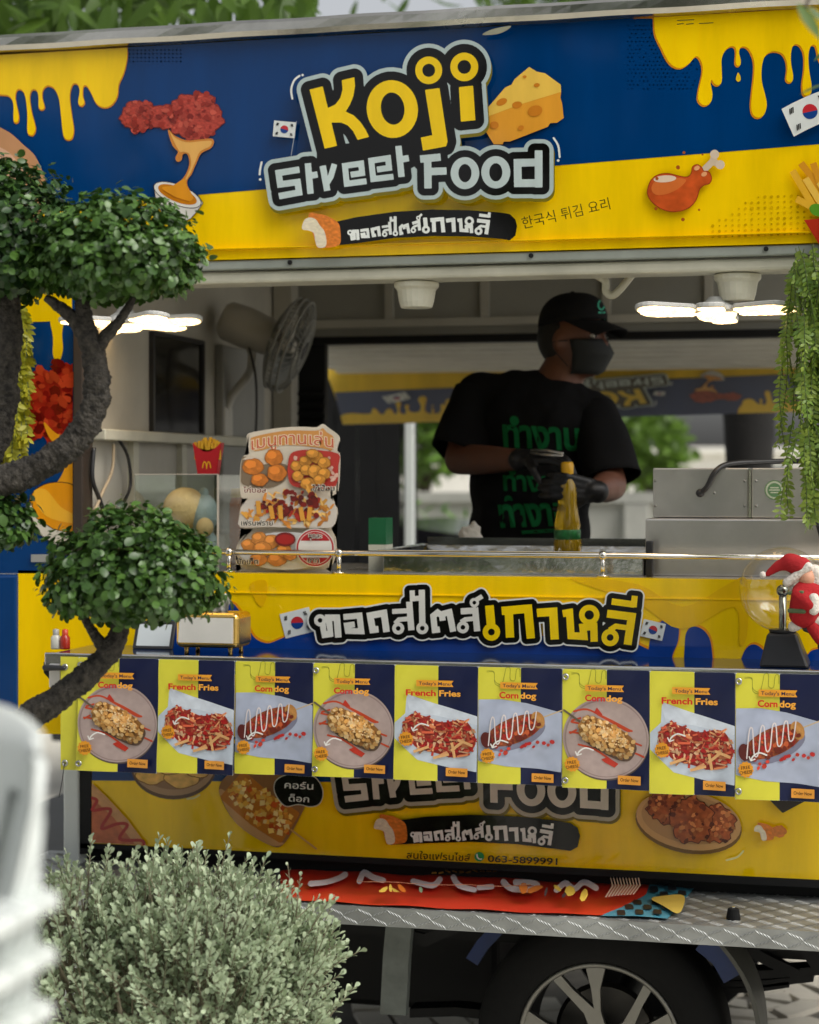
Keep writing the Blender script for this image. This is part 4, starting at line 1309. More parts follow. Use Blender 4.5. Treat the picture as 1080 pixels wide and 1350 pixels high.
# ------------------------------------------------------------------ banner of nine menu posters hung from the shelf edge
PW_, PH_ = 210.0, 297.0
def wave(x, z):
    """x 0..210, z 0..297 down: gentle ripple of the vinyl"""
    return -0.004 * np.sin(2 * np.pi * x / PW_ + 0.6) * (0.15 + 0.85 * z / PH_) - 0.0035 * (z / PH_) ** 2 - 0.0012 * np.sin(2 * np.pi * (x / PW_ * 2 + z / 200.0)) - 0.0009 * np.sin(z / 19.0 + 2 * np.pi * x / PW_)
def poster_map(V, l):
    V = np.asarray(V, float)
    return np.stack([V[:, 0] / 1000, wave(V[:, 0], V[:, 1]) - 0.0006 - l, -V[:, 1] / 1000], 1)
def poster_base():
    v, f = [], []
    nx_, nz_ = 20, 16
    for s in (0, 1):
        for j in range(nz_ + 1):
            for i in range(nx_ + 1):
                x, z = PW_ * i / nx_, PH_ * j / nz_
                v.append((x / 1000, float(wave(x, z)) + 0.0008 * s, -z / 1000))
    N = (nx_ + 1) * (nz_ + 1)
    for j in range(nz_):
        for i in range(nx_):
            a = j * (nx_ + 1) + i
            f.append((a, a + nx_ + 1, a + nx_ + 2, a + 1))
            f.append((N + a, N + a + 1, N + a + nx_ + 2, N + a + nx_ + 1))
    return v, f
GREYB = srgb(120, 124, 40)
def poster_common(pr, split, title_y, words_, tx, rib):
    pr.field(lambda X, Y: np.maximum(np.maximum(X - split, -X + 0.3), np.maximum(Y - 296.7, -Y + 0.3)), (0, 0, 210, 297), LIME, 4.0, run=4)
    pr.field(lambda X, Y: np.maximum(np.maximum(X - 209.7, -X + split), np.maximum(Y - 296.7, -Y + 0.3)), (0, 0, 212, 297), NAVY, 4.0, run=4)
def poster_head(pr, split, rib, title_y, words_, tx):
    x, y = rib
    pr.polys([[(x, y), (x + 94, y), (x + 88, y + 8), (x + 94, y + 16), (x, y + 16)]], srgb(232, 158, 46), 0, 1.0)
    pr.text("Today's Menu", x + 6, y + 12.5, 8.5, NAVY, width=80, offset=0.006)
    w1, w2, xs = words_
    pr.text(w1, tx, title_y, 15, srgb(206, 34, 30), width=xs[0], offset=0.03)
    pr.text(w2, tx + xs[0] + xs[2], title_y, 15, srgb(244, 170, 60), width=xs[1], offset=0.03)
def doodle(pr):
    for k in range(2):
        pr.lines([catmull([(22, 10 + k * 3), (40, 12 + k * 2), (42, 36 + k * 6), (58, 44 + k * 3), (66, 20), (70, -2 + 4), (80, 3), (80, 30), (92, 32), (96, 6), (104, 4), (105, 24)], False, 5)], 1.1, srgb(132, 136, 40), 1.0)
def poster_tail(pr, bx, by, ox, oy, ax, ay):
    pr.lines([catmull([(ax, ay + 18), (ax + 6, ay + 8), (ax + 20, ay), (ax + 38, ay + 5)], False, 5)], 3.6, srgb(228, 226, 220), 1.0)
    pr.lines([[(ax - 4, ay + 10), (ax, ay + 19), (ax + 10, ay + 15)]], 3.0, srgb(228, 226, 220), 1.0)
    pr.polys([np.array([(bx + (18 + 1.3 * math.sin(12 * t)) * math.cos(t), by + (18 + 1.3 * math.sin(12 * t)) * math.sin(t)) for t in np.linspace(0, 6.2832, 72, False)])], srgb(226, 152, 40), 0, 1.0)
    pr.text('FREE', bx, by - 1, 7.6, srgb(58, 34, 14), rot=-9, width=22, offset=0.005, anchor='c')
    pr.text('CHEESE', bx + 1, by + 10, 7.6, srgb(58, 34, 14), rot=-9, width=31, offset=0.005, anchor='c')
    pr.polys([[(ox, oy), (ox + 54, oy), (ox + 54, oy + 20), (ox, oy + 20)]], srgb(232, 158, 60), 0.8, 1.0)
    pr.text('Order Now', ox + 27, oy + 13.5, 8, srgb(60, 36, 14), width=44, offset=0.012, anchor='c')
def poster_corncob(pr):
    poster_common(pr, 107, 0, None, 0, None); doodle(pr)
    c, r_ = (105, 171), 104
    cl = lambda P: np.stack([np.clip(P[:, 0], 0.6, 209.4), P[:, 1]], 1)
    pr.polys([cl(ell(c[0] + 1, c[1] + 3, r_, r_ - 2, n=64))], srgb(92, 78, 74), 0, 1.5)
    pr.polys([cl(ell(*c, r_, r_ - 3, n=64))], srgb(176, 156, 150), 0, 1.5, run=6)
    pr.polys([cl(ell(*c, r_ - 4, r_ - 7, n=64))], srgb(150, 130, 126), 0, 1.5, run=6)
    pr.polys([cl(ell(c[0] + 1, c[1] + 1, r_ - 7, r_ - 10, n=64))], noisycol(srgb(178, 158, 152), 0.10, 0.05), 0, 3, run=1)
    for L in ([(28, 106), (60, 100), (100, 118), (160, 148), (166, 150), (150, 148), (86, 112)], [(22, 132), (60, 140), (110, 158), (190, 186)], [(18, 158), (40, 160), (90, 176), (150, 196), (196, 214)], [(40, 188), (80, 200), (128, 232)], [(24, 128), (44, 122)], [(20, 160), (34, 152)]):
        pr.lines([catmull(L, False, 4)], 4.6, srgb(196, 72, 40), 1.0)
    pr.polys([[(78, 108), (84, 96), (96, 112)], [(96, 224), (110, 218), (134, 234), (126, 242), (104, 230)]], srgb(190, 52, 34), 1, 1.0)
    pr.lines([[(4, 104), (42, 130)]], 5, srgb(104, 92, 74), 1.0)
    body = sell(108, 168, 70, 33, 28)
    pr.polys([body + np.array([4, 9])], srgb(96, 74, 60), 0, 1.5)
    pr.polys([body], srgb(150, 104, 52), 0, 1.5)
    pr.chips(inside(body, 260, 11), (3.6, 6.8), [srgb(222, 178, 112), srgb(200, 146, 76), srgb(234, 200, 146), srgb(176, 120, 60), srgb(212, 160, 92)], 7, (0.85, 1.2), shade=rounded(108, 168, 74, 36, 28))
    pr.chips([(x, y) for x, y in inside(ell(110, 158, 60, 20, 28), 70, 12)], (1.4, 2.8), [srgb(236, 208, 160), srgb(228, 190, 130)], 6)
def poster_fries(pr):
    poster_common(pr, 110, 0, None, 0, None)
    pap = [(1, 150), (28, 125), (30, 84), (34, 76), (110, 100), (209, 128), (209, 270), (196, 268), (140, 262), (60, 244), (1, 190)]
    pr.polys([pap], noisycol(srgb(196, 206, 218), 0.14, 0.03), 0, 3, run=1)
    pr.polys([[(30, 84), (34, 76), (110, 100), (209, 128), (209, 150), (100, 128), (40, 122)]], noisycol(srgb(208, 216, 226), 0.12, 0.05), 0, 2.5, run=2)
    heap = catmull([(20, 160), (44, 126), (80, 132), (120, 146), (166, 138), (190, 150), (206, 190), (190, 220), (150, 236), (110, 226), (60, 214), (40, 190)], True, 4)
    pr.polys([heap], srgb(150, 44, 34), 0, 1.5)
    cols = [srgb(206, 92, 62), srgb(190, 62, 48), srgb(222, 160, 110), srgb(176, 40, 36), srgb(214, 130, 84), srgb(226, 180, 140)]
    rg = random.Random(4)
    for x, y in inside(heap, 210, 6):
        a = rg.uniform(0, math.pi); L = rg.uniform(5, 15); w = rg.uniform(1.6, 3.4)
        pr.lift -= pr.dl * 0.9
        dx, dy = math.cos(a) * L, math.sin(a) * L * 0.8
        nx_, ny_ = -math.sin(a) * w, math.cos(a) * w
        c = cols[rg.randrange(6)]
        k_ = rg.uniform(0.55, 1.2)
        pr.flat([(x - dx - nx_, y - dy - ny_), (x + dx - nx_, y + dy - ny_), (x + dx + nx_, y + dy + ny_), (x - dx + nx_, y - dy + ny_)], [q * k_ for q in c])
    for x, y in inside(heap, 34, 9):
        pr.lift -= pr.dl * 0.6
        pr.flat([(x + rg.uniform(2, 8) * math.cos(t) * 1.3, y + rg.uniform(2, 5) * math.sin(t)) for t in np.linspace(0, 6.28, 7, False)], [q * rg.uniform(.7, 1.1) for q in srgb(176, 32, 30)])
    for x, y, a in ((70, 216, -20), (150, 216, 80), (120, 232, -15), (180, 196, 20), (160, 205, -40)):
        dx, dy = math.cos(R(a)) * 20, math.sin(R(a)) * 20
        pr.polys([strip([(x - dx, y - dy), (x + dx, y + dy)], 7)], srgb(222, 170, 112), 0, 1.0)
def poster_drizzle(pr):
    poster_common(pr, 107, 0, None, 0, None); doodle(pr)
    pr.polys([[(1, 84), (60, 82), (120, 90), (209, 112), (209, 262), (150, 256), (70, 252), (1, 240)]], noisycol(srgb(176, 184, 204), 0.13, 0.02), 0, 3, run=1)
    pr.lines([[(150, 130), (209, 106)]], 3, srgb(206, 180, 140), 1.0)
    body = ell(92, 160, 76, 32, -24)
    pr.polys([body + np.array([6, 12])], srgb(130, 130, 150), 0, 1.5)
    pr.polys([body], noisycol(srgb(150, 78, 44), 0.4, 0.08), 0, 2.0, run=1)
    pr.polys([ell(150, 132, 16, 22, -24)], noisycol(srgb(196, 140, 76), 0.3, 0.1), 0, 1.5, run=2)
    pr.chips(inside(ell(88, 164, 72, 28, -24), 130, 3), (3, 7), [srgb(150, 34, 30), srgb(176, 46, 34), srgb(128, 50, 34), srgb(190, 90, 50)], 7, shade=rounded(88, 162, 80, 34, -24))
    pr.polys([ell(22, 186, 14, 20, -10)], srgb(92, 34, 30), 0, 1.5)
    L = []
    for k in range(9):
        x = 28 + k * 14
        L += [(x, 200 - k * 6.2), (x + 6, 136 - k * 3.2)] if k % 2 == 0 else [(x, 136 - k * 3.2), (x + 4, 196 - k * 6)]
    pr.lines([catmull(L, False, 4)], 3.0, srgb(226, 216, 214), 1.0)
    pr.chips([(60, 212), (70, 218), (56, 222), (120, 196), (128, 192), (140, 200), (150, 188), (165, 190), (176, 194), (186, 186), (112, 200), (78, 206)], (4, 8), [srgb(190, 44, 40), srgb(206, 66, 50)], 6)
proto = {}
for kind, fn, head, tail in (
        ('corn_dog_poster', poster_corncob, dict(split=107, rib=(56, 38), title_y=78, words_=('Corn', 'dog', (48, 40, 2)), tx=56), (26, 236, 136, 262, 38, 195)),
        ('french_fries_poster', poster_fries, dict(split=110, rib=(56, 38), title_y=78, words_=('French', 'Fries', (76, 54, 8)), tx=30), (32, 190, 133, 262, 50, 150)),
        ('drizzled_corn_dog_poster', poster_drizzle, dict(split=107, rib=(56, 38), title_y=78, words_=('Corn', 'dog', (48, 40, 4)), tx=54), (26, 226, 136, 268, 38, 186))):
    v, f = poster_base()
    me = bpy.data.meshes.new(kind); me.from_pydata(v, [], f); me.materials.append(M_WHITEPL)
    me.polygons.foreach_set('use_smooth', [True] * len(me.polygons))
    pr = Print(dl=0.00014, maxlen=5)
    fn(pr)
    a = pr.build('food_print', poster_map, M_BANNER, None)
    poster_head(pr, **head); poster_tail(pr, *tail)
    b = pr.build('lettering', poster_map, M_BANNER, None)
    proto[kind] = (me, a.data, b.data)
    bpy.data.objects.remove(a); bpy.data.objects.remove(b)
YB = -0.299
zt = at(540, 876.5, YB).z
bnd = [104, 210, 311, 414, 521, 631, 742, 857, 970, 1085]
xsb = [at(u, 900, YB).x for u in bnd]
banner = thing('poster_banner', 'long vinyl banner of nine food menu posters hung below the serving shelf', 'banner', (xsb[0], YB, at(540, 1028, YB).z))
kinds = ['corn_dog_poster', 'french_fries_poster', 'drizzled_corn_dog_poster']
M_EYE = mat('grommet_metal', (0.5, 0.5, 0.48), 0.3, 1.0)
for i in range(9):
    k = kinds[i % 3]
    zbt = at((bnd[i] + bnd[i + 1]) / 2, float(np.interp(bnd[i] + 55, [82, 210, 414, 630, 742, 857, 970, 1085], [1015, 1018, 1022, 1031, 1036, 1044, 1051, 1059])), YB).z
    o = bpy.data.objects.new('poster', proto[k][0])
    link(o, banner)
    o.location = (xsb[i], YB - 0.0015 * (i % 2), zt)
    o.rotation_euler = (R(random.uniform(-2.2, -0.3)), 0, R(random.uniform(-0.7, 0.7)))
    o.scale = ((xsb[i + 1] - xsb[i] - 0.0005) / 0.21, 1, (zt - zbt) / 0.297)
    for nm, me in (('food_print', proto[k][1]), ('lettering', proto[k][2])):
        c = bpy.data.objects.new(nm, me)
        COL.objects.link(c); c.parent = o
    if i % 3 == 0 or i == 8:
        for zz in (0.02, 0.278):
            g_ = MB().lathe([(0.0035, -0.0), (0.0045, -0.0022), (0.0075, -0.0022), (0.0085, 0.0)], (0.008, -0.004 + float(wave(8, zz * 1000)), -zz), (0, 1, 0), 18).build('grommet', M_EYE, None, smooth=True)
            g_.parent = o
x = at(80, 900, YB).x
MB().box(x, xsb[0] - 0.0005, YB, YB + 0.001, at(90, 1015, YB).z, zt).build('banner_edge', mat('lime_vinyl', LIME, 0.35, var=0.08), banner)
for zz in (zt - 0.026, at(90, 1006, YB).z):
    MB().lathe([(0.0035, -0.0), (0.0045, -0.0022), (0.0075, -0.0022), (0.0085, 0.0)], (x + 0.012, YB - 0.001, zz), (0, 1, 0), 18).build('grommet', M_EYE, banner, smooth=True)
MB().tube([(x + 0.012, YB - 0.003, at(90, 1006, YB).z), (x + 0.006, YB - 0.004, at(90, 1030, YB).z), (x - 0.004, YB, at(90, 1052, YB).z)], 0.0012, 5).build('tie_cord', M_BLACKP, banner)

# ------------------------------------------------------------------ red banner lying on the step
rb_b = thing('folded_banner', 'crumpled orange red vinyl banner lying on the metal step', 'banner', (at(650, 1190, -0.1).x, -0.1, ZP))
def step_pt(u, v, lift=0.0):
    p = atz(u, v, ZP + 0.004 + lift)
    return p
def lift_np(P):
    return 0.004 + 0.003 * np.sin(P[:, 0] * 17 + P[:, 1] * 9) ** 2 + 0.03 * np.clip(P[:, 1] + 0.05, 0, 1) * np.sin(P[:, 0] * 8) ** 2
def flatmap(V, l):
    q = np.array([tuple(atz(u, v, ZP + 0.004)) for u, v in V])
    q[:, 1] = np.clip(q[:, 1], -0.315, 0.12)
    q[:, 2] = ZP + lift_np(q) + l * 0.5
    return q
pr = Print(dl=0.0012, maxlen=4)
red = [(370, 1148), (440, 1150), (560, 1155), (640, 1154), (690, 1150), (760, 1158), (830, 1162), (862, 1168), (850, 1185), (800, 1207), (740, 1206), (640, 1201), (500, 1194), (400, 1188), (370, 1185)]
pr.polys([red], srgb(204, 52, 34), 0, 2.0, run=2)
pr.polys([[(858, 1166), (918, 1168), (905, 1185), (880, 1212), (790, 1208), (820, 1198), (852, 1180)]], srgb(70, 140, 160), 0, 2.0, run=2)
base_o = pr.build('banner_sheet', flatmap, M_BANNER, rb_b)
tag(base_o, 'orange red sheet with a teal and black checkered end')
for i in range(10):
    for j in range(6):
        if (i + j) % 2: continue
        x, y = 795 + i * 12 + j * 1.2, 1166 + j * 7.2
        d = d_poly(np.array([[x + 5.0]]), np.array([[y + 3.5]]), [(858, 1166), (918, 1168), (905, 1185), (880, 1212), (790, 1208), (820, 1198), (852, 1180)])[0, 0]
        if d < -3: pr.polys([[(x, y), (x + 11, y + 0.3), (x + 12, y + 7), (x + 1, y + 6.8)]], srgb(30, 34, 38), 0, 1.5)
pr.polys([catmull([(858, 1190), (880, 1187), (902, 1188), (900, 1204), (892, 1210), (875, 1200)], True, 3)], srgb(222, 190, 90), 0, 1.5)
for L in ([(410, 1172), (430, 1170), (448, 1163), (455, 1159)], [(474, 1168), (480, 1158), (492, 1164), (505, 1168)], [(545, 1168), (570, 1174), (580, 1167)], [(598, 1165), (606, 1176), (625, 1181)], [(632, 1178), (648, 1176)], [(664, 1171), (676, 1180), (705, 1181), (706, 1173), (680, 1172)], [(734, 1182), (745, 1172), (757, 1180), (770, 1172), (786, 1180)]):
    pr.lines([catmull(L, False, 4)], 7.5, srgb(226, 214, 220), 1.2)
for x in range(570, 740, 9):
    pr.lines([[(x, 1158 + (x % 4)), (x + 5, 1160 + (x % 3))]], 2.2, srgb(216, 150, 60), 1.0)
for x in range(805, 842, 4):
    pr.lines([[(x, 1172), (x + 3, 1184), (x - 6, 1198)]], 1.6, srgb(226, 196, 180), 1.0)
pr.chips([(505, 1192), (515, 1190), (522, 1194), (530, 1191), (555, 1192), (690, 1190), (705, 1191), (720, 1195), (735, 1190), (745, 1198), (752, 1193), (770, 1199)], (3, 8), [srgb(60, 50, 60), srgb(226, 190, 80), srgb(120, 150, 120), srgb(206, 110, 40)], 7, (1.0, 1.8), dl=0.0002)
pr.lines([[(470, 1180), (540, 1184), (640, 1187), (700, 1186)]], 1.0, srgb(220, 150, 120), 1.0)
pr.build('lettering', flatmap, M_BANNER, rb_b)
# rubber stop on the step
p = atz(967, 1212, ZP)
t_ = thing('rubber_stop', 'small black tapered rubber stop standing on the metal step', 'rubber stop', p)
MB().lathe([(0.001, 0.0), (0.0165, 0.0), (0.0165, 0.004), (0.013, 0.024), (0.011, 0.026), (0.001, 0.026)], p, (0, 0, 1), 20).build('stop_body', M_RUBBER, t_, smooth=False)
MB().lathe([(0.001, 0.0262), (0.004, 0.0262), (0.004, 0.029), (0.001, 0.029)], p, (0, 0, 1), 10).build('stop_screw', M_STEEL, t_)

# ------------------------------------------------------------------ lamps
M_LAMPB = mat('lamp_shell', srgb(200, 200, 196), 0.45, var=0.05)
def petal_lamp(c, label, angs, tilts, stem_top):
    e = thing('petal_lamp', label, 'lamp', (c[0], c[1], c[2]), 'folding petal lamps under the awning')
    c = Vector(c)
    tlt = Matrix.Rotation(R(-11), 3, Vector((1, 0.1, 0)))
    MB().lathe([(0.001, 0.0), (0.05, 0.0), (0.055, 0.006), (0.05, 0.016), (0.028, 0.03), (0.02, 0.04), (0.018, stem_top - c.z), (0.001, stem_top - c.z)], c, (0, 0, 1), 24).build('lamp_base', M_LAMPB, e, smooth=False)
    MB().lathe([(0.001, -0.012), (0.046, -0.010), (0.050, -0.002)], c, tlt @ Vector((0, 0, 1)), 24).build('centre_light', M_LED, e, smooth=True)
    for a, tl in zip(angs, tilts):
        d = Vector((math.cos(R(a)) * math.cos(R(tl)), math.sin(R(a)) * math.cos(R(tl)), math.sin(R(tl))))
        s_ = Vector((-math.sin(R(a)), math.cos(R(a)), 0))
        up = d.cross(s_)
        if up.z < 0: up = -up
        d, s_, up = tlt @ d, tlt @ s_, tlt @ up
        ol = []
        for k in range(9):
            t = math.pi * k / 8 - math.pi / 2
            ol.append((0.175 + 0.034 * math.cos(t) , 0.034 * math.sin(t)))
        ol += [(0.07, 0.030), (0.055, 0.016), (0.055, -0.016), (0.07, -0.030)]
        f_ = lambda off, k: (lambda p: c + d * (p[0] if k == 1 else 0.12 + (p[0] - 0.12) * k) + s_ * p[1] * k + up * off)
        pt = MB().prism(ol, f_(0.002, 1.0), f_(0.014, 1.0)).build('petal', M_LAMPB, e, bevel=0.003)
        MB().prism(ol, f_(-0.001, 0.93), f_(0.0018, 0.93)).build('light_panel', M_LED, pt)
zb_h = zb - 0.12
cr_ = at(945, 413, 0.06)
petal_lamp((cr_.x, 0.06, cr_.z), 'lit petal lamp hanging beside the leafy garland above the steel fryer', (15, 88, 165, 205, 270, 330), (4, 8, 6, -2, -12, -6), zb_h)
cl_ = at(165, 428, 0.06)
petal_lamp((cl_.x, 0.06, cl_.z), 'lit petal lamp half hidden behind the topiary tree', (10, 60, 130, 178, 240, 320), (3, 8, 6, 3, -10, -6), zb - 0.03)

# ------------------------------------------------------------------ wall fan
fanc = at(382, 455, 1.05)
fan = thing('wall_fan', 'grey oscillating wall fan with round wire guard facing the counter', 'fan', tuple(atx(300, 520, XL)))
fax = (RIGHT * 0.92 - FWD * 0.10 + Vector((0, 0, -0.37))).normalized()
fq = Vector((0, 0, 1)).rotation_difference(fax)
def F(r_, t, h): return fanc + fq @ Vector((r_ * math.cos(t), r_ * math.sin(t), h))
M_FAN = mat('fan_grey', srgb(146, 146, 140), 0.45, var=0.1)
gd = MB()
RF = 0.152
for h, r_ in ((0.0, RF), (0.02, RF * 0.985), (-0.02, RF * 0.985)):
    gd.tube([F(r_, 2 * math.pi * k / 40, h) for k in range(40)], 0.004, 6, closed=True)
for k in range(44):
    t = 2 * math.pi * k / 44
    gd.tube([F(0.03, t, 0.05), F(0.09, t, 0.046), F(0.135, t, 0.032), F(RF, t, 0.0)], 0.0016, 4, cap=False)
    gd.tube([F(0.03, t, -0.055), F(0.09, t, -0.05), F(0.135, t, -0.032), F(RF, t, 0.0)], 0.0016, 4, cap=False)
for r_, h in ((0.06, 0.05), (0.10, 0.045)):
    gd.tube([F(r_, 2 * math.pi * k / 32, h) for k in range(32)], 0.002, 5, closed=True)
gd.build('wire_grille', M_FAN, fan, smooth=True)
MB().lathe([(0.001, 0.055), (0.03, 0.053), (0.034, 0.045), (0.001, 0.044)], fanc, fax, 20).build('guard_cap', M_BLACKP, fan, smooth=True)
for k in range(3):
    t0 = 2 * math.pi * k / 3
    v, f = [], []
    for i in range(7):
        for j in range(7):
            r_ = 0.025 + 0.11 * i / 6
            t = t0 + (j / 6 - 0.5) * (1.3 - 0.3 * i / 6) + 0.3 * i / 6
            v.append(F(r_, t, 0.022 * (j / 6 - 0.5) * 1.6))
    for i in range(6):
        for j in range(6):
            a = i * 7 + j
            f.append((a, a + 1, a + 8, a + 7))
    meshobj('blade', v, f, mat('fan_blade', srgb(120, 124, 122), 0.3) if k == 0 else bpy.data.materials['fan_blade'], fan, smooth=True)
mc = fanc - fax * 0.13
MB().lathe([(0.001, -0.10), (0.05, -0.098), (0.062, -0.085), (0.066, -0.02), (0.06, 0.06), (0.045, 0.085), (0.02, 0.1)], mc, fax, 24).build('motor_housing', mat('fan_shell', srgb(176, 172, 162), 0.4), fan, smooth=True)
a = atx(289, 545, XL)
MB().tube(catmull([(XL + 0.02, a.y, a.z - 0.02), (XL + 0.04, a.y, a.z + 0.05), (XL + 0.09, a.y + 0.02, a.z + 0.12), tuple(mc + Vector((0.0, 0, -0.10))), tuple(mc + Vector((0, 0, -0.03)))], False, 6), [0.014] * 21 + [0.018] * 4, 10).build('bracket_arm', mat('fan_arm', srgb(196, 194, 186), 0.4), fan, smooth=True)
MB().box(XL + 0.001, XL + 0.035, a.y - 0.04, a.y + 0.04, a.z - 0.1, a.z + 0.02).build('wall_plate', bpy.data.materials['fan_arm'], fan, bevel=0.008)
MB().tube(catmull([tuple(mc + Vector((0.0, -0.03, -0.05))), tuple(mc + Vector((0.02, -0.02, -0.15))), (mc.x + 0.015, mc.y, mc.z - 0.3), (mc.x + 0.0, mc.y, mc.z - 0.45), (mc.x - 0.03, mc.y + 0.02, ZC + 0.02)], False, 5), 0.004, 6).build('power_cord', M_BLACKP, fan, smooth=True)
# cables on the left wall
for L, r_, m_, lab in (([(150, 570), (168, 600), (172, 640), (160, 668)], 0.005, M_BLACKP, 'thick black cable looping down the cream interior wall'), ([(150, 585), (148, 620), (135, 650), (124, 675)], 0.0045, mat('beige_cable', srgb(190, 170, 140), 0.5), 'beige cable hanging from the interior wall socket'), ([(124, 590), (122, 630), (132, 660), (142, 690)], 0.006, M_BLACKP, 'straight black cable beside the dark door edge')):
    pts = [tuple(atx(u, v, XL + 0.03)) for u, v in L]
    o = MB().tube(catmull(pts, False, 6), r_, 6).build('cable', m_, None, smooth=True)
    tag(o, lab, 'cable', 'cables on the interior wall')

# ------------------------------------------------------------------ counter things
def box_at(u0, u1, y): return at(u0, 700, y).x, at(u1, 700, y).x
# menu standee
def ZS(L): return [(295 + x / 4.909, 545 + y / 4.909) for x, y in L]
st = thing('menu_standee', 'cut-out snack menu card with food photos and Thai lettering on the counter', 'menu card', (at(380, 755, 0.07).x, 0.07, ZC))
out = catmull(ZS([(150, 160), (165, 128), (280, 105), (400, 90), (520, 86), (600, 90), (640, 68), (680, 95), (740, 140), (750, 175), (735, 235), (750, 262), (752, 340), (740, 500), (705, 535), (728, 590), (736, 650), (715, 725), (698, 748), (722, 800), (728, 900), (700, 985), (662, 1005), (655, 1036), (122, 1036), (115, 1005), (76, 980), (84, 860), (130, 790), (190, 750), (108, 740), (100, 660), (118, 590), (155, 550), (112, 540), (104, 400), (115, 300), (135, 272), (165, 262), (156, 210)]), True, 3)
def bmprism(name, poly, mf, mb_, m_, parent):
    bm = bmesh.new()
    A = [bm.verts.new(mf(p)) for p in poly]; B = [bm.verts.new(mb_(p)) for p in poly]
    f1 = bm.faces.new(A); f2 = bm.faces.new(B[::-1])
    n_ = len(poly)
    for i in range(n_): bm.faces.new((A[(i + 1) % n_], A[i], B[i], B[(i + 1) % n_]))
    bmesh.ops.triangulate(bm, faces=[f1, f2])
    bmesh.ops.recalc_face_normals(bm, faces=bm.faces)
    me = bpy.data.meshes.new(name); bm.to_mesh(me); bm.free(); me.materials.append(m_)
    return link(bpy.data.objects.new(name, me), parent)
yst = 0.07
fp = lambda y: (lambda p: (lambda q: (q.x, y, max(q.z, ZC + 0.0005)))(at(p[0], p[1], yst)))
card = bmprism('card', out, fp(yst), fp(yst + 0.004), mat('white_card', srgb(216, 204, 184), 0.45), st)
pr = Print()
smap = sign_map(yst)
pr.polys([catmull(ZS([(175, 180), (200, 150), (400, 112), (600, 112), (640, 95), (665, 120), (715, 160), (700, 240), (640, 225), (400, 205), (200, 245)]), True, 3)], srgb(214, 150, 80), 0, 0.7)
pr.text('เมนูทานเล่น', ZS([(445, 190)])[0][0], 585.5, 15.5, srgb(236, 214, 180), rot=-1.5, width=110, offset=0.05, anchor='c', warp=lambda x: 0.0022 * x * x)
pr.text('เมนูทานเล่น', ZS([(445, 190)])[0][0], 585.5, 15.5, srgb(206, 92, 60), rot=-1.5, width=108, offset=0.0, anchor='c', warp=lambda x: 0.0022 * x * x)
b_o = pr.build('title_lettering', smap, M_PAPER, card)
def nug(L, c1, seed):
    for i, (x, y, a, b) in enumerate(L):
        cx, cy = ZS([(x, y)])[0]
        q = lumps((cx, cy), (a / 4.909, b / 4.909), 26, seed + i, 0.08)
        pr.polys([q], [k * 0.5 for k in c1], 0.5, 0.7); pr.polys([q], noisycol(c1, 0.3, 0.15, i), -0.2, 1.0, run=1)
        pr.polys([lumps((cx - a / 20, cy - b / 16), (a / 9, b / 10), 16, i, 0.1)], [min(1, k * 1.5) for k in c1], 0, 0.8)
pr.polys([catmull(ZS([(120, 300), (150, 280), (400, 330), (410, 390), (380, 450), (250, 490), (125, 460), (112, 400)]), True, 3)], srgb(130, 112, 90), 0, 0.8)
pr.polys([catmull(ZS([(120, 300), (180, 275), (300, 310), (260, 330), (150, 300)]), True, 3)], srgb(216, 200, 180), 0, 0.8)
nug([(190, 345, 68, 52), (325, 285, 58, 52), (345, 385, 62, 54), (232, 430, 54, 40)], srgb(206, 120, 44), 1)
pr.polys([catmull(ZS([(420, 300), (450, 250), (560, 235), (740, 260), (742, 340), (725, 470), (600, 490), (450, 470), (415, 400)]), True, 3)], srgb(190, 60, 50), 0, 0.8)
pr.chips(inside(ZS([(430, 290), (740, 270), (730, 460), (430, 460)]), 26, 2), (2, 3.6), [srgb(222, 180, 160)], 8)
nug([(470, 340, 36, 32), (530, 310, 40, 34), (600, 285, 44, 36), (650, 320, 40, 36), (480, 405, 36, 34), (535, 365, 38, 34), (590, 375, 44, 42), (650, 390, 40, 36), (545, 455, 48, 38), (620, 430, 38, 32), (575, 260, 40, 28)], srgb(206, 140, 54), 20)
pr.polys([catmull(ZS([(105, 660), (125, 590), (220, 550), (640, 540), (722, 590), (732, 650), (712, 725), (640, 742), (300, 735), (108, 735)]), True, 3)], srgb(214, 204, 190), 0, 0.8)
heap = ZS([(120, 650), (200, 560), (330, 520), (420, 480), (560, 490), (640, 560), (700, 600), (690, 660), (620, 720), (460, 730), (300, 700), (140, 680)])
pr.chips(inside(heap, 110, 4), (2.2, 5), [srgb(226, 164, 70), srgb(206, 130, 50), srgb(236, 190, 110), srgb(214, 140, 60)], 5, (1.3, 2.2))
pr.chips(inside(ZS([(240, 620), (260, 570), (420, 500), (560, 510), (640, 580), (630, 680), (560, 640), (480, 690), (400, 650), (330, 690)]), 60, 5), (2.2, 5), [srgb(120, 28, 20), srgb(170, 44, 28), srgb(92, 24, 20)], 7)
for x, y, a in ((225, 610, 85), (310, 640, 80), (368, 640, 86), (505, 650, 80), (555, 650, 95)):
    X, Y = ZS([(x, y)])[0]
    pr.polys([strip([(X - 9 * math.cos(R(a)), Y - 9 * math.sin(R(a))), (X + 9 * math.cos(R(a)), Y + 9 * math.sin(R(a)))], 6)], srgb(226, 160, 60), 0, 0.7)
pr.polys([ell(*ZS([(400, 890)])[0], 62, 25)], srgb(210, 208, 204), 0, 1.0)
nug([(160, 850, 46, 36), (230, 810, 50, 42), (310, 830, 50, 44), (250, 880, 60, 50), (345, 945, 62, 42), (225, 945, 56, 40), (390, 890, 50, 40), (430, 920, 42, 30)], srgb(212, 136, 62), 50)
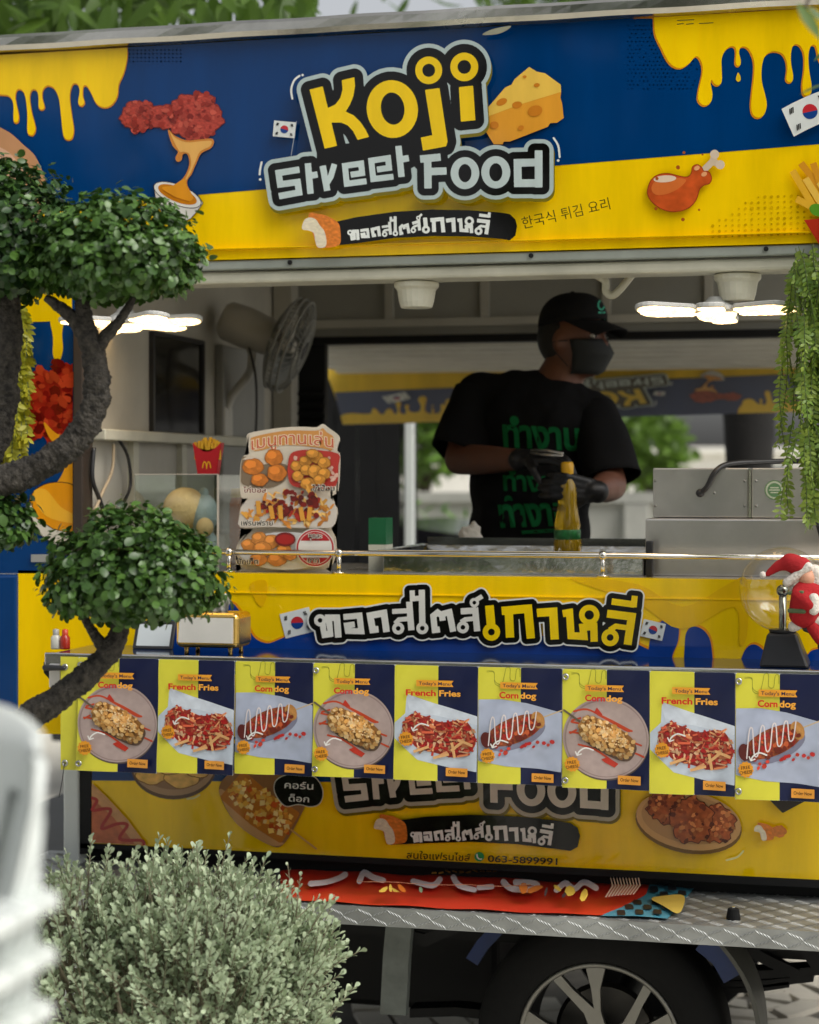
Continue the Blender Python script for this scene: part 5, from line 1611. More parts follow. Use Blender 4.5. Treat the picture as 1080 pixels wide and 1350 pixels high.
pr.polys([ell(*ZS([(398, 815)])[0], 13, 8.5)], srgb(120, 30, 24), 0.8, 0.6); pr.polys([ell(*ZS([(398, 815)])[0], 11.5, 6.5)], srgb(170, 34, 28), 0, 0.6)
c = ZS([(592, 870)])[0]
pr.polys([ell(*c, 26, 25.5)], srgb(226, 220, 210), 0, 0.7); pr.polys([ell(*c, 24.6, 24.2)], srgb(186, 34, 40), 0, 0.7); pr.polys([ell(*c, 22.3, 22)], srgb(232, 226, 216), 0, 0.7)
pr.polys([[(c[0] + 21.5 * math.cos(t), c[1] + 21.2 * math.sin(t)) for t in np.linspace(R(206), R(334), 24)]], srgb(186, 34, 40), 0, 0.6)
pr.polys([[(c[0] + 21.5 * math.cos(t), c[1] + 21.2 * math.sin(t)) for t in np.linspace(R(38), R(142), 24)]], srgb(186, 34, 40), 0, 0.6)
pr.build('food_print', smap, M_PAPER, card)
for tx, (x, y), w in (('ไก่ป๊อบ', (645, 500), 30), ('เฟรนฟราย', (215, 725), 42), ('นักเก็ต', (155, 975), 28), ('ไก่บอล', (200, 512), 30), ('ชุดละ', (592, 808), 17), ('บาท', (580, 965), 15)):
    X, Y = ZS([(x, y)])[0]
    pr.lift += 0.0001
    pr.text(tx, X, Y, 6.6, srgb(240, 232, 214), width=w + 2, offset=0.07, anchor='c'); pr.text(tx, X, Y, 6.6, srgb(120, 24, 20) if tx == 'ไก่บอล' else srgb(34, 24, 18), width=w, offset=0.015, anchor='c')
    pr.build('caption', smap, M_PAPER, card)
x_ = at(380, 700, yst).x
MB().hexa([(x_ - 0.03, yst + 0.005, ZC), (x_ + 0.03, yst + 0.005, ZC), (x_ + 0.03, yst + 0.10, ZC), (x_ - 0.03, yst + 0.10, ZC), (x_ - 0.03, yst + 0.005, ZC + 0.2), (x_ + 0.03, yst + 0.005, ZC + 0.2), (x_ + 0.03, yst + 0.009, ZC + 0.2), (x_ - 0.03, yst + 0.009, ZC + 0.2)]).build('rear_strut', bpy.data.materials['white_card'], st)
# small green and white carton
x0, x1 = box_at(486, 509, 0.16)
gc = thing('carton', 'small green and white carton standing behind the menu card', 'carton', ((x0 + x1) / 2, 0.2, ZC))
zg = at(497, 683, 0.16).z
MB().box(x0, x1, 0.16, 0.23, ZC, zg - 0.07).build('carton_base', mat('carton_white', srgb(200, 200, 184), 0.5), gc)
MB().box(x0, x1, 0.16, 0.23, zg - 0.0695, zg).build('carton_top', mat('carton_green', srgb(22, 96, 58), 0.45), gc)
# steel tray
tray = thing('steel_tray', 'wide stainless steel tray with raised rim in front of the cook', 'tray', (at(680, 760, 0.3).x, 0.3, ZC))
x0, x1 = at(505, 740, 0.1).x, at(848, 740, 0.1).x
zt_ = at(680, 729, 0.1).z
ti = MB()
y0, y1 = 0.10, 0.56
def rr(x0, x1, y0, y1, z): return [(x0, y0, z), (x1, y0, z), (x1, y1, z), (x0, y1, z)]
rings = [rr(x0, x1, y0, y1, ZC), rr(x0, x1, y0, y1, zt_), rr(x0 - 0.012, x1 + 0.012, y0 - 0.012, y1 + 0.012, zt_ + 0.002), rr(x0 - 0.012, x1 + 0.012, y0 - 0.012, y1 + 0.012, zt_ + 0.006), rr(x0 + 0.006, x1 - 0.006, y0 + 0.006, y1 - 0.006, zt_ + 0.004), rr(x0 + 0.03, x1 - 0.03, y0 + 0.03, y1 - 0.03, ZC + 0.012)]
for r_ in rings: ti.v += [Vector(p) for p in r_]
for i in range(len(rings) - 1):
    for j in range(4):
        ti.f.append((i * 4 + j, i * 4 + (j + 1) % 4, i * 4 + 4 + (j + 1) % 4, i * 4 + 4 + j))
ti.f.append((20, 21, 22, 23)); ti.f.append((3, 2, 1, 0))
ti.build('tray_body', M_TRAY, tray, bevel=0.003)
MB().box(x0 + 0.01, x1 - 0.01, y1 - 0.006, y1 + 0.006, zt_, at(680, 709, 0.56).z).build('tray_back', mat('tray_dark_reflection', (0.22, 0.22, 0.21), 0.2, 1.0), tray)  # steel darkened in colour, standing in for the dark interior it mirrors
MB().box(x1 + 0.013, x1 + 0.03, 0.05, 0.075, ZC, zt_ + 0.035).build('tray_stop', M_BLACKP, tray, bevel=0.003)
# crumpled wrapper behind the tray
def crumple(name, c, r, m_, label, cat, seed, n=14):
    rg = random.Random(seed)
    mb = MB().ball(c, r, 18, 12)
    c = Vector(c)
    for i, v in enumerate(mb.v):
        d = v - c
        k = 1 + 0.45 * noise.noise(d * 28 + Vector((seed, 0, 0))) + 0.2 * noise.noise(d * 70)
        mb.v[i] = c + d * k
    o = mb.build(name, m_, None, smooth=False)
    return tag(o, label, cat)
M_TISSUE = mat('tissue_white', srgb(226, 222, 212), 0.7, var=0.05)
p = at(620, 698, 0.58)
crumple('paper_wrapper', (p.x, 0.60, p.z - 0.028), (0.035, 0.02, 0.045), M_TISSUE, 'crumpled white paper wrapper behind the steel tray', 'wrapper', 3)
# fryer / hood of steel
fx0, fx1 = at(851, 700, 0.12).x, SX1 - 0.06
zf1, zf2 = at(900, 684, 0.12).z, at(900, 617, 0.20).z
fry = thing('steel_fryer', 'large stainless steel fryer housing with two riveted upper panels', 'fryer', ((fx0 + fx1) / 2, 0.35, ZC))
MB().box(fx0, fx1, 0.12, 0.60, ZC, zf1).build('lower_housing', M_STEELB, fry, bevel=0.004)
ux = at(861, 650, 0.2).x; um = at(989, 650, 0.2).x
up_ = MB().box(ux, um - 0.004, 0.20, 0.55, zf1 + 0.002, zf2).build('upper_panel', M_STEELB, fry, bevel=0.003)
u2 = MB().box(um + 0.004, fx1, 0.20, 0.55, zf1 + 0.002, zf2).build('upper_panel', M_STEELB, fry, bevel=0.003)
MB().box(um - 0.0035, um + 0.0035, 0.195, 0.5, zf1 + 0.002, zf2 - 0.002).build('seam_strip', M_CHROME, fry)
for par, L in ((up_, ((864, 634), (864, 667), (982, 634), (982, 667), (942, 650))), (u2, ((997, 634), (997, 667)))):
    for u, v in L:
        q = at(u, v, 0.2)
        MB().lathe([(0.004, 0.0), (0.0036, -0.0015), (0.0015, -0.003), (0.0005, -0.003)], (q.x, 0.1995, q.z), (0, 1, 0), 10).build('rivet', M_GREYPL, par, smooth=True)
q = at(1021, 646, 0.2)
pr = Print(); pr.polys([ell(1021, 646, 13, 13)], srgb(120, 150, 110), 0, 0.6); pr.polys([ell(1021, 646, 11.4, 11.4)], srgb(196, 204, 180), 0, 0.6); pr.polys([ell(1021, 646, 9.2, 9.2)], srgb(100, 140, 96), 0, 0.6)
for k, w in ((-3, 10), (0, 13), (3.4, 9)): pr.lines([[(1021 - w / 2, 646 + k), (1021 + w / 2, 646 + k)]], 1.5, srgb(210, 214, 190), 0.5)
pr.build('round_label', sign_map(0.1985), M_PAPER, u2)
q = at(924, 650, 0.19)
hs_ = MB().tube(catmull([tuple(at(923, 650, 0.19)), tuple(at(932, 642, 0.18)), tuple(at(943, 622, 0.18)), tuple(at(960, 612, 0.21)), tuple(at(1000, 609, 0.26)), tuple(at(1050, 608, 0.3)), tuple(at(1110, 608, 0.3))], False, 6), 0.007, 8)
hs_.ball(tuple(at(923, 650, 0.19)), 0.011, 10, 8)
hs_.build('fryer_hose', M_BLACKP, fry, smooth=True)
MB().tube(catmull([tuple(at(1072, 672, 0.1)), tuple(at(1078, 690, 0.1)), tuple(at(1086, 720, 0.1)), tuple(at(1090, 757, 0.1))], False, 4), 0.006, 8).build('power_cord', M_BLACKP, fry, smooth=True)
# oil bottle
bq = at(748, 700, 0.545)
bot = thing('oil_bottle', 'clear oil bottle with yellow cap and green label held by the cook', 'bottle', (bq.x, 0.545, ZC))
zt2 = at(749, 609, 0.545).z
H_ = zt2 - ZC
bc = (bq.x, 0.545, ZC)
prof = [(0.001, 0.002), (0.034, 0.0), (0.038, 0.008), (0.038, 0.07), (0.034, 0.085), (0.034, 0.10), (0.036, 0.115), (0.030, 0.15), (0.026, 0.175), (0.027, 0.20), (0.024, 0.225), (0.014, H_ - 0.035), (0.0135, H_ - 0.02)]
M_BOT = mat('clear_bottle', srgb(240, 196, 30), 0.08, var=0.05, spec=0.8)
M_BOT.node_tree.nodes['Principled BSDF'].inputs['Transmission Weight'].default_value = 0.6
MB().lathe(prof, bc, (0, 0, 1), 28).build('bottle_body', M_BOT, bot, smooth=True)
MB().lathe([(0.0352, 0.085), (0.0366, 0.086), (0.0372, 0.112), (0.0366, 0.113)], (bc[0], bc[1], ZC - 0.01), (0, 0, 1), 28).build('bottle_label', mat('label_green', srgb(40, 120, 60), 0.4, var=0.5, scale=60), bot, smooth=True)
MB().lathe([(0.0165, H_ - 0.034), (0.0175, H_ - 0.03), (0.0175, H_ - 0.006), (0.014, H_), (0.001, H_)], bc, (0, 0, 1), 20).build('cap', mat('cap_yellow', srgb(232, 176, 20), 0.4), bot, smooth=True)
# acrylic case
ax0, ax1 = at(178, 690, 0.10).x, at(288, 690, 0.10).x
zk = at(230, 627, 0.10).z
case = thing('acrylic_case', 'clear acrylic display box on the counter with a plush toy inside', 'display case', ((ax0 + ax1) / 2, 0.25, ZC))
M_ACR = glassmat('clear_acrylic', (0.96, 0.98, 0.97), 0.02, 1.3)
for nm, q in (('front_pane', (ax0, ax1, 0.10, 0.102, ZC, zk)), ('back_pane', (ax0, ax1, 0.398, 0.40, ZC, zk)), ('side_pane', (ax0, ax0 + 0.002, 0.1022, 0.3978, ZC, zk)), ('side_pane', (ax1 - 0.002, ax1, 0.1022, 0.3978, ZC, zk)), ('lid_pane', (ax0, ax1, 0.10, 0.40, zk + 0.0005, zk + 0.0025))):
    MB().box(*q).build(nm, M_ACR, case)
MB().box(ax1 - 0.0035, ax1 + 0.0012, 0.0985, 0.103, ZC, zk + 0.003).box(ax0 - 0.001, ax1 + 0.001, 0.0985, 0.1015, zk + 0.0028, zk + 0.0045).build('edge_trim', mat('acrylic_edge', srgb(200, 190, 176), 0.3), case)
# plush toy in the case: cream face side, pale blue body
q = at(243, 668, 0.22)
pt = thing('plush_toy', 'round cream and pale blue plush toy inside the acrylic case', 'plush toy', (q.x, 0.24, ZC))
M_PC = mat('cream_plush', srgb(226, 196, 140), 0.9, var=0.12, bump=0.3, bscale=120)
M_PB = mat('blue_plush', srgb(160, 176, 176), 0.9, var=0.12, bump=0.3, bscale=120)
MB().ball((q.x - 0.005, 0.24, q.z - 0.005), (0.062, 0.05, 0.058), 20, 14).ball((q.x - 0.01, 0.24, ZC + 0.05), (0.06, 0.05, 0.052), 20, 12).build('plush_head', M_PC, pt, smooth=True)
mb = MB().ball((q.x + 0.045, 0.25, q.z - 0.02), (0.04, 0.045, 0.055), 18, 12).ball((q.x + 0.05, 0.25, ZC + 0.05), (0.04, 0.045, 0.052), 18, 12).ball((q.x + 0.045, 0.25, q.z + 0.035), (0.015, 0.012, 0.018), 10, 8)
mb.build('plush_body', M_PB, pt, smooth=True)
MB().ball((q.x + 0.065, 0.205, q.z - 0.055), (0.024, 0.02, 0.026), 14, 10).build('plush_paw', M_PC, pt, smooth=True)
# orange jug behind the case
q = at(306, 690, 0.36)
jug = thing('orange_jug', 'orange drink container behind the acrylic case', 'jug', (q.x, 0.43, ZC))
MB().lathe([(0.001, 0.0), (0.036, 0.0), (0.036, 0.17), (0.03, 0.19), (0.001, 0.19)], (q.x, 0.445, ZC), (0, 0, 1), 24).build('jug_body', mat('orange_drink', srgb(196, 98, 26), 0.25), jug, smooth=False)
MB().lathe([(0.031, 0.1905), (0.031, 0.215), (0.001, 0.217)], (q.x, 0.445, ZC), (0, 0, 1), 24).build('jug_lid', mat('yellow_lid', srgb(214, 170, 40), 0.4), jug)
# fries carton on the case
q = at(276, 626, 0.2)
fb = thing('fries_carton', 'red paper carton of yellow fries standing on the acrylic case', 'fries carton', (q.x, 0.2, zk + 0.003))
zq = zk + 0.003
hw0, hw1, hh = 0.026, 0.040, 0.085
def FB(x, t): return x
cx = q.x
fr_poly = [(-hw0, 0), (hw0, 0), (hw1, hh), (hw1 * 0.6, hh * 0.84), (hw1 * 0.25, hh * 0.74), (0, hh * 0.72), (-hw1 * 0.25, hh * 0.74), (-hw1 * 0.6, hh * 0.84), (-hw1, hh)]
M_RED = mat('red_card', srgb(176, 18, 30), 0.4, var=0.05)
bmprism('carton_front', fr_poly, lambda p: (cx + p[0], 0.18, zq + p[1]), lambda p: (cx + p[0], 0.182, zq + p[1]), M_RED, fb)
bmprism('carton_back', [(-hw0, 0), (hw0, 0), (hw1, hh * 0.98), (-hw1, hh * 0.98)], lambda p: (cx + p[0], 0.206, zq + p[1]), lambda p: (cx + p[0], 0.208, zq + p[1]), M_RED, fb)
for s in (-1, 1):
    MB().hexa([(cx + s * hw0 - 0.001, 0.182, zq), (cx + s * hw0 + 0.001, 0.182, zq), (cx + s * hw0 + 0.001, 0.206, zq), (cx + s * hw0 - 0.001, 0.206, zq), (cx + s * hw1 - 0.001, 0.182, zq + hh), (cx + s * hw1 + 0.001, 0.182, zq + hh), (cx + s * hw1 + 0.001, 0.206, zq + hh), (cx + s * hw1 - 0.001, 0.206, zq + hh)]).build('carton_side', M_RED, fb)
M_FRY = mat('fry_yellow', srgb(206, 158, 30), 0.6, var=0.2)
rg = random.Random(5)
for k in range(16):
    x = cx + (-0.034 + 0.068 * (k % 8) / 7)
    y = 0.187 + 0.009 * (k // 8) + rg.uniform(-.002, .002)
    h_ = hh * (0.98 + rg.uniform(0.02, 0.24) * (1 - abs(k % 8 - 3.5) / 5))
    l = (x - cx) * 0.06 + rg.uniform(-.003, .003)
    MB().hexa([(x - .0038 - l * 3, y - .0035, zq + .04), (x + .0038 - l * 3, y - .0035, zq + .04), (x + .0038 - l * 3, y + .0035, zq + .04), (x - .0038 - l * 3, y + .0035, zq + .04), (x - .0038 + l, y - .0035, zq + h_), (x + .0038 + l, y - .0035, zq + h_), (x + .0038 + l, y + .0035, zq + h_), (x - .0038 + l, y + .0035, zq + h_)]).build('french_fry', M_FRY, fb)
pr = Print()
for s in (-1, 1):
    pr.lines([[(s * 0.1 + s * 5.6 * (1 - math.cos(t)), 12 - 18 * math.sin(t)) for t in np.linspace(0.0, math.pi * 0.96, 16)]], 3.0, srgb(236, 178, 20), 0.5)
pr.build('logo', lambda V, l: np.stack([cx + V[:, 0] / 1000, np.full(len(V), 0.1794) - l, zq + 0.028 - V[:, 1] / 1000], 1), M_PAPER, fb)

# ------------------------------------------------------------------ on the serving shelf
q = at(273, 862, -0.18)
tb = thing('tissue_box', 'shiny gold tissue box on small feet at the end of the shelf', 'tissue box', (q.x, -0.17, ZSH))
bx0, bx1 = at(231, 830, -0.23).x, at(314, 830, -0.23).x
zb0, zb1 = ZSH + 0.018, at(272, 808, -0.23).z
MB().box(bx0, bx1, -0.23, -0.12, zb0, zb1).build('box_body', M_GOLD, tb, bevel=0.014, seg=4)
MB().hexa([(bx0 + 0.012, -0.2405, zb0 + 0.014), (bx1 - 0.012, -0.2405, zb0 + 0.014), (bx1 - 0.012, -0.2302, zb0 + 0.014), (bx0 + 0.012, -0.2302, zb0 + 0.014), (bx0 + 0.012, -0.2315, zb1 - 0.012), (bx1 - 0.012, -0.2315, zb1 - 0.012), (bx1 - 0.012, -0.2302, zb1 - 0.012), (bx0 + 0.012, -0.2302, zb1 - 0.012)]).build('face_plate', mat('sky_sheen_plate', (0.86, 0.83, 0.76), 0.42, 0.55, var=0.05), tb)  # paler than the gold: bright sky reflection put into the colour
for x in (bx0 + 0.025, bx1 - 0.025):
    for y in (-0.215, -0.135):
        MB().lathe([(0.001, 0.0), (0.006, 0.0), (0.005, 0.01), (0.007, 0.0185)], (x, y, ZSH), (0, 0, 1), 12).build('foot', M_GOLD, tb, smooth=True)
v, f = [], []
for i in range(9):
    for j in range(7):
        x = (bx0 + bx1) / 2 + 0.01 + (i / 8 - 0.5) * 0.06 * (0.8 + 0.5 * j / 6)
        v.append((x, -0.175 + 0.016 * math.sin(i * 1.9 + j * 0.5) * (0.3 + j / 6), zb1 - 0.002 + 0.05 * j / 6 * (0.75 + 0.25 * math.sin(i * 1.3)) + 0.004 * math.sin(i * 2.7)))
for i in range(8):
    for j in range(6):
        a = i * 7 + j
        f.append((a, a + 7, a + 8, a + 1))
ts = meshobj('tissue', v, f, M_TISSUE, tb, smooth=True)
sm = ts.modifiers.new('thick', 'SOLIDIFY'); sm.thickness = 0.001
# tablet behind the topiary
q = at(205, 850, -0.1)
tbx0, tbx1 = at(176, 840, -0.09).x, at(229, 840, -0.09).x
tab = thing('tablet', 'black framed tablet leaning on the counter front behind the topiary', 'tablet', ((tbx0 + tbx1) / 2, -0.07, ZSH))
z1 = at(200, 818, -0.06).z
MB().hexa([(tbx0, -0.10, ZSH), (tbx1, -0.10, ZSH), (tbx1, -0.09, ZSH), (tbx0, -0.09, ZSH), (tbx0, -0.07, z1), (tbx1, -0.07, z1), (tbx1, -0.06, z1), (tbx0, -0.06, z1)]).build('tablet_body', M_BLACKP, tab, bevel=0.003)
k0, k1 = 0.12, 0.88
MB().hexa([(tbx0 + .01, -0.1005 + 0.03 * k0, ZSH + (z1 - ZSH) * k0), (tbx1 - .01, -0.1005 + 0.03 * k0, ZSH + (z1 - ZSH) * k0), (tbx1 - .01, -0.099 + 0.03 * k0, ZSH + (z1 - ZSH) * k0), (tbx0 + .01, -0.099 + 0.03 * k0, ZSH + (z1 - ZSH) * k0), (tbx0 + .01, -0.1005 + 0.03 * k1, ZSH + (z1 - ZSH) * k1), (tbx1 - .01, -0.1005 + 0.03 * k1, ZSH + (z1 - ZSH) * k1), (tbx1 - .01, -0.099 + 0.03 * k1, ZSH + (z1 - ZSH) * k1), (tbx0 + .01, -0.099 + 0.03 * k1, ZSH + (z1 - ZSH) * k1)]).build('screen', mat('screen_glass', srgb(196, 204, 206), 0.1, var=0.05), tab)
for u, lab, c1, c2 in ((74, 'small silver capped jar at the far end of the shelf', srgb(190, 190, 180), srgb(150, 150, 146)), (86, 'small red sauce bottle beside the topiary branch', srgb(160, 40, 24), srgb(190, 60, 30))):
    q = at(u, 860, -0.15)
    jr = thing('sauce_bottle', lab, 'bottle', (q.x, -0.15, ZSH), 'small bottles at the end of the shelf')
    MB().lathe([(0.001, 0), (0.012, 0), (0.013, 0.004), (0.013, 0.03), (0.008, 0.036)], (q.x, -0.15, ZSH), (0, 0, 1), 16).build('bottle_body', mat('bottle_glaze', c1, 0.25), jr, smooth=True)
    MB().lathe([(0.008, 0.036), (0.008, 0.05), (0.001, 0.052)], (q.x, -0.15, ZSH), (0, 0, 1), 14).build('cap', mat('bottle_cap', c2, 0.35), jr, smooth=True)
# glass globe lamp
q = at(1032, 777, -0.15)
gl = thing('plasma_globe', 'clear glass globe lamp on a black tapered base on the shelf', 'globe lamp', (q.x, -0.15, ZSH))
gr = 0.1005
zbt = at(1030, 834, -0.15).z
bxa = [at(u, 860, -0.2).x for u in (1001, 1067)]
tpa = [q.x - 0.034, q.x + 0.034]
bcx = (bxa[0] + bxa[1]) / 2
hb = (bxa[1] - bxa[0]) / 2
MB().hexa([(bcx - hb, -0.15 - hb, ZSH), (bcx + hb, -0.15 - hb, ZSH), (bcx + hb, -0.15 + hb, ZSH), (bcx - hb, -0.15 + hb, ZSH), (q.x - 0.034, -0.184, zbt), (q.x + 0.034, -0.184, zbt), (q.x + 0.034, -0.116, zbt), (q.x - 0.034, -0.116, zbt)]).build('base', M_BLACKP, gl, bevel=0.006)
MB().lathe([(0.03, 0.0), (0.032, 0.004), (0.032, 0.008), (0.001, 0.009)], (q.x, -0.15, zbt), (0, 0, 1), 24).build('collar', M_BLACKP, gl)
MB().lathe([(0.009, 0.0), (0.009, 0.082), (0.0005, 0.083)], (q.x + 0.0, -0.15, zbt + 0.008), (0, 0, 1), 14).ball((q.x, -0.15, zbt + 0.098), 0.015, 14, 10).build('electrode', mat('dark_chrome', (0.25, 0.25, 0.2), 0.2, 1.0), gl, smooth=True)
sp_ = MB().ball((q.x, -0.15, q.z), gr, 48, 32).build('globe', M_GLASS, gl, smooth=True)
# doll in red suit on the globe
sn = at(1050, 800, -0.235)
YD = -0.235
dl_ = thing('red_suit_doll', 'plush doll in red suit and hat with white fur trim leaning on the glass globe', 'doll', (sn.x, YD, ZSH + 0.03))
M_DR = mat('red_velvet', srgb(170, 16, 24), 0.85, var=0.15, bump=0.25, bscale=150)
M_DW = mat('white_fleece', srgb(222, 214, 204), 0.95, var=0.08, bump=0.6, bscale=140)
M_DG = mat('green_strap', srgb(90, 104, 70), 0.8)
D = lambda u, v, dy=0.0: Vector(at(u, v, YD + dy))
smooth_obj('hat', MB().cap(D(1012, 757), D(1026, 746), 0.008, 0.013).cap(D(1026, 746), D(1042, 741), 0.013, 0.02).cap(D(1042, 741), D(1056, 748), 0.022, 0.026), 0.005, M_DR, dl_)
smooth_obj('pompom', MB().ball(D(1006, 758), 0.009), 0.003, M_DW, dl_, 3)
smooth_obj('hat_band', MB().cap(D(1038, 768, -0.012), D(1066, 747, -0.016), 0.011, 0.011).cap(D(1038, 768, 0.02), D(1066, 747, 0.02), 0.011, 0.011).cap(D(1038, 768, -0.012), D(1038, 768, 0.02), 0.011, 0.011).cap(D(1066, 747, -0.016), D(1066, 747, 0.02), 0.011, 0.011), 0.004, M_DW, dl_, 4)
smooth_obj('hair', MB().ball(D(1052, 768, 0.01), 0.026).ball(D(1074, 756, 0.012), 0.022), 0.005, M_DW, dl_, 3)
smooth_obj('head', MB().ball(D(1064, 762, -0.006), 0.021), 0.005, mat('doll_skin', srgb(206, 150, 120), 0.6), dl_, 2)
smooth_obj('beard', MB().cap(D(1046, 776), D(1076, 766), 0.012, 0.016).ball(D(1078, 758), 0.018), 0.005, M_DW, dl_, 4)
smooth_obj('jacket', MB().cap(D(1062, 780), D(1060, 808), 0.032, 0.036).cap(D(1052, 784, -0.02), D(1068, 797, -0.035), 0.018, 0.017).cap(D(1070, 782), D(1092, 800), 0.03, 0.02), 0.006, M_DR, dl_)
smooth_obj('cuff', MB().cap(D(1073, 789, -0.035), D(1073, 804, -0.035), 0.013, 0.013), 0.004, M_DW, dl_, 3)
smooth_obj('jacket_hem', MB().cap(D(1046, 826), D(1062, 818), 0.014, 0.014).cap(D(1062, 818), D(1090, 818), 0.014, 0.014), 0.005, M_DW, dl_, 4)
smooth_obj('strap', MB().cap(D(1040, 782, -0.02), D(1058, 781, -0.034), 0.005, 0.005).cap(D(1041, 805, -0.02), D(1060, 806, -0.037), 0.006, 0.006), 0.003, M_DG, dl_, 2)
smooth_obj('leg', MB().cap(D(1072, 826), D(1082, 844), 0.018, 0.014), 0.005, M_DR, dl_, 3)
smooth_obj('boot', MB().cap(D(1062, 828), D(1068, 830), 0.009, 0.010).ball(D(1085, 852), 0.013), 0.004, M_BLACKP, dl_, 2)
# ------------------------------------------------------------------ the cook
YPn = 0.95
def B(u, v, dy=0.0): return Vector(at(u, v, YPn + dy))
def sized(px): return px / 443.0
fdir = Vector((0.93, -0.36, 0)).normalized()
fside = Vector((fdir.y, -fdir.x, 0))          # towards the camera
fr_ = Matrix((( fdir.x, -fside.x, 0), (fdir.y, -fside.y, 0), (0, 0, 1)))
M_SKIN = mat('skin', srgb(104, 64, 46), 0.5, var=0.1, scale=20, bump=0.05, bscale=200)
M_SHIRT = mat('black_cotton', (0.0065, 0.0065, 0.007), 0.9, spec=0.15, var=0.25, scale=10, bump=0.15, bscale=25)
M_GLOVE = mat('black_glove', (0.006, 0.006, 0.007), 0.45, spec=0.35, var=0.2)
M_MASK = mat('dark_mask', (0.014, 0.016, 0.016), 0.8, var=0.15)
hc = B(755, 447)
body = MB()
body.ball(hc + Vector((0, 0, 0.012)), (0.098, 0.078, 0.108), 20, 14, fr_)
body.ball(hc + fdir * 0.032 + Vector((0, 0, -0.055)), (0.062, 0.058, 0.062), 18, 12, fr_)
body.ball(hc + fdir * 0.064 + Vector((0, 0, -0.092)), (0.026, 0.03, 0.024), 12, 10)
body.cap(hc + fdir * 0.094 + Vector((0, 0, 0.012)), hc + fdir * 0.112 + Vector((0, 0, -0.022)), 0.010, 0.014, 10)
body.cap(hc + fdir * 0.082 + fside * 0.03 + Vector((0, 0, 0.024)), hc + fdir * 0.082 - fside * 0.03 + Vector((0, 0, 0.024)), 0.016, 0.016, 10)
body.cap(hc + fdir * 0.088 + fside * 0.02 + Vector((0, 0, -0.062)), hc + fdir * 0.088 - fside * 0.02 + Vector((0, 0, -0.062)), 0.009, 0.009, 10)
for s in (1, -1):
    body.ball(hc - fdir * 0.006 + fside * 0.078 * s + Vector((0, 0, -0.012)), (0.020, 0.012, 0.034), 12, 10, fr_)
nb = B(728, 524)
body.cap(hc + Vector((-0.012, 0, -0.06)), nb, 0.060, 0.082, 16)
# trunk and limbs
body.cap(B(712, 565), B(702, 690), 0.105, 0.11, 18)
hip = Vector((B(702, 730).x, YPn, 1.45))
body.cap(B(702, 690), hip, 0.11, 0.12, 18)
for s in (-1, 1):
    kx = hip.x + 0.10 * s
    body.cap((kx, YPn, 1.40), (kx + 0.02 * s, YPn - 0.03, ZF + 0.50), 0.095, 0.06, 14)
    body.cap((kx + 0.02 * s, YPn - 0.03, ZF + 0.50), (kx + 0.03 * s, YPn, ZF + 0.09), 0.06, 0.042, 14)
    body.cap((kx + 0.03 * s, YPn + 0.03, ZF + 0.045), (kx + 0.05 * s, YPn - 0.16, ZF + 0.035), 0.045, 0.035, 12)
bn = Vector((bq.x, 0.545, at(749, 640, 0.545).z))
wl = bn + Vector((0.066, 0.05, -0.016))
wr = Vector(at(690, 606, 0.62))
shR, elR, wrR = B(628, 522, 0), B(606, 606, -0.08), wr
shL, elL, wrL = B(780, 540, 0), B(806, 640, -0.10), wl
for sh, el, wq in ((shR, elR, wrR), (shL, elL, wrL)):
    body.cap(sh.lerp(el, 0.25), el, 0.05, 0.047, 14)
    body.cap(el, el.lerp(wq, 0.35), 0.047, 0.046, 14)
    body.cap(el.lerp(wq, 0.35), wq, 0.046, 0.030, 14)
v, f = remeshed(body, 0.011, 5)
person = meshobj('person', v, f, M_SKIN, None, smooth=True)
tag(person, 'cook in black T-shirt, cap, face mask and gloves standing behind the steel tray', 'person')
# eyes
for s in (1, -1):
    c = hc + fdir * 0.088 + fside * 0.032 * s + Vector((0, 0, 0.004))
    MB().ball(c, (0.011, 0.011, 0.008), 12, 8).build('eye', mat('eye_white', srgb(190, 184, 176), 0.2) if s == 1 else bpy.data.materials['eye_white'], person, smooth=True)
    MB().ball(c + fdir * 0.0075, (0.0055, 0.0055, 0.0055), 10, 8).build('iris', mat('eye_dark', (0.01, 0.008, 0.006), 0.2) if s == 1 else bpy.data.materials['eye_dark'], person, smooth=True)
smooth_obj('hair', MB().ball(hc - fdir * 0.022 + Vector((0, 0, 0.006)), (0.090, 0.0835, 0.096), 20, 14, fr_), 0.01, mat('black_hair', (0.008, 0.007, 0.006), 0.7, bump=0.4, bscale=150), person, 2)
# T-shirt
sh_ = MB()
sh_.ball(B(712, 562), (0.195, 0.14, 0.17), 22, 16)
sh_.ball(B(700, 640), (0.188, 0.16, 0.20), 22, 16)
sh_.ball(B(698, 700), (0.186, 0.155, 0.19), 22, 16)
sh_.cap(B(698, 700), hip + Vector((0, 0, -0.06)), 0.17, 0.172, 22)
sh_.cap(B(648, 524), B(772, 546), 0.076, 0.070, 16)
sh_.cap(B(680, 512), B(772, 540), 0.058, 0.056, 16)
sh_.cap(B(634, 526), B(622, 556), 0.084, 0.07, 18)
sh_.cap(B(778, 546), B(788, 578), 0.074, 0.064, 18)
v, f = remeshed(sh_, 0.011, 7)
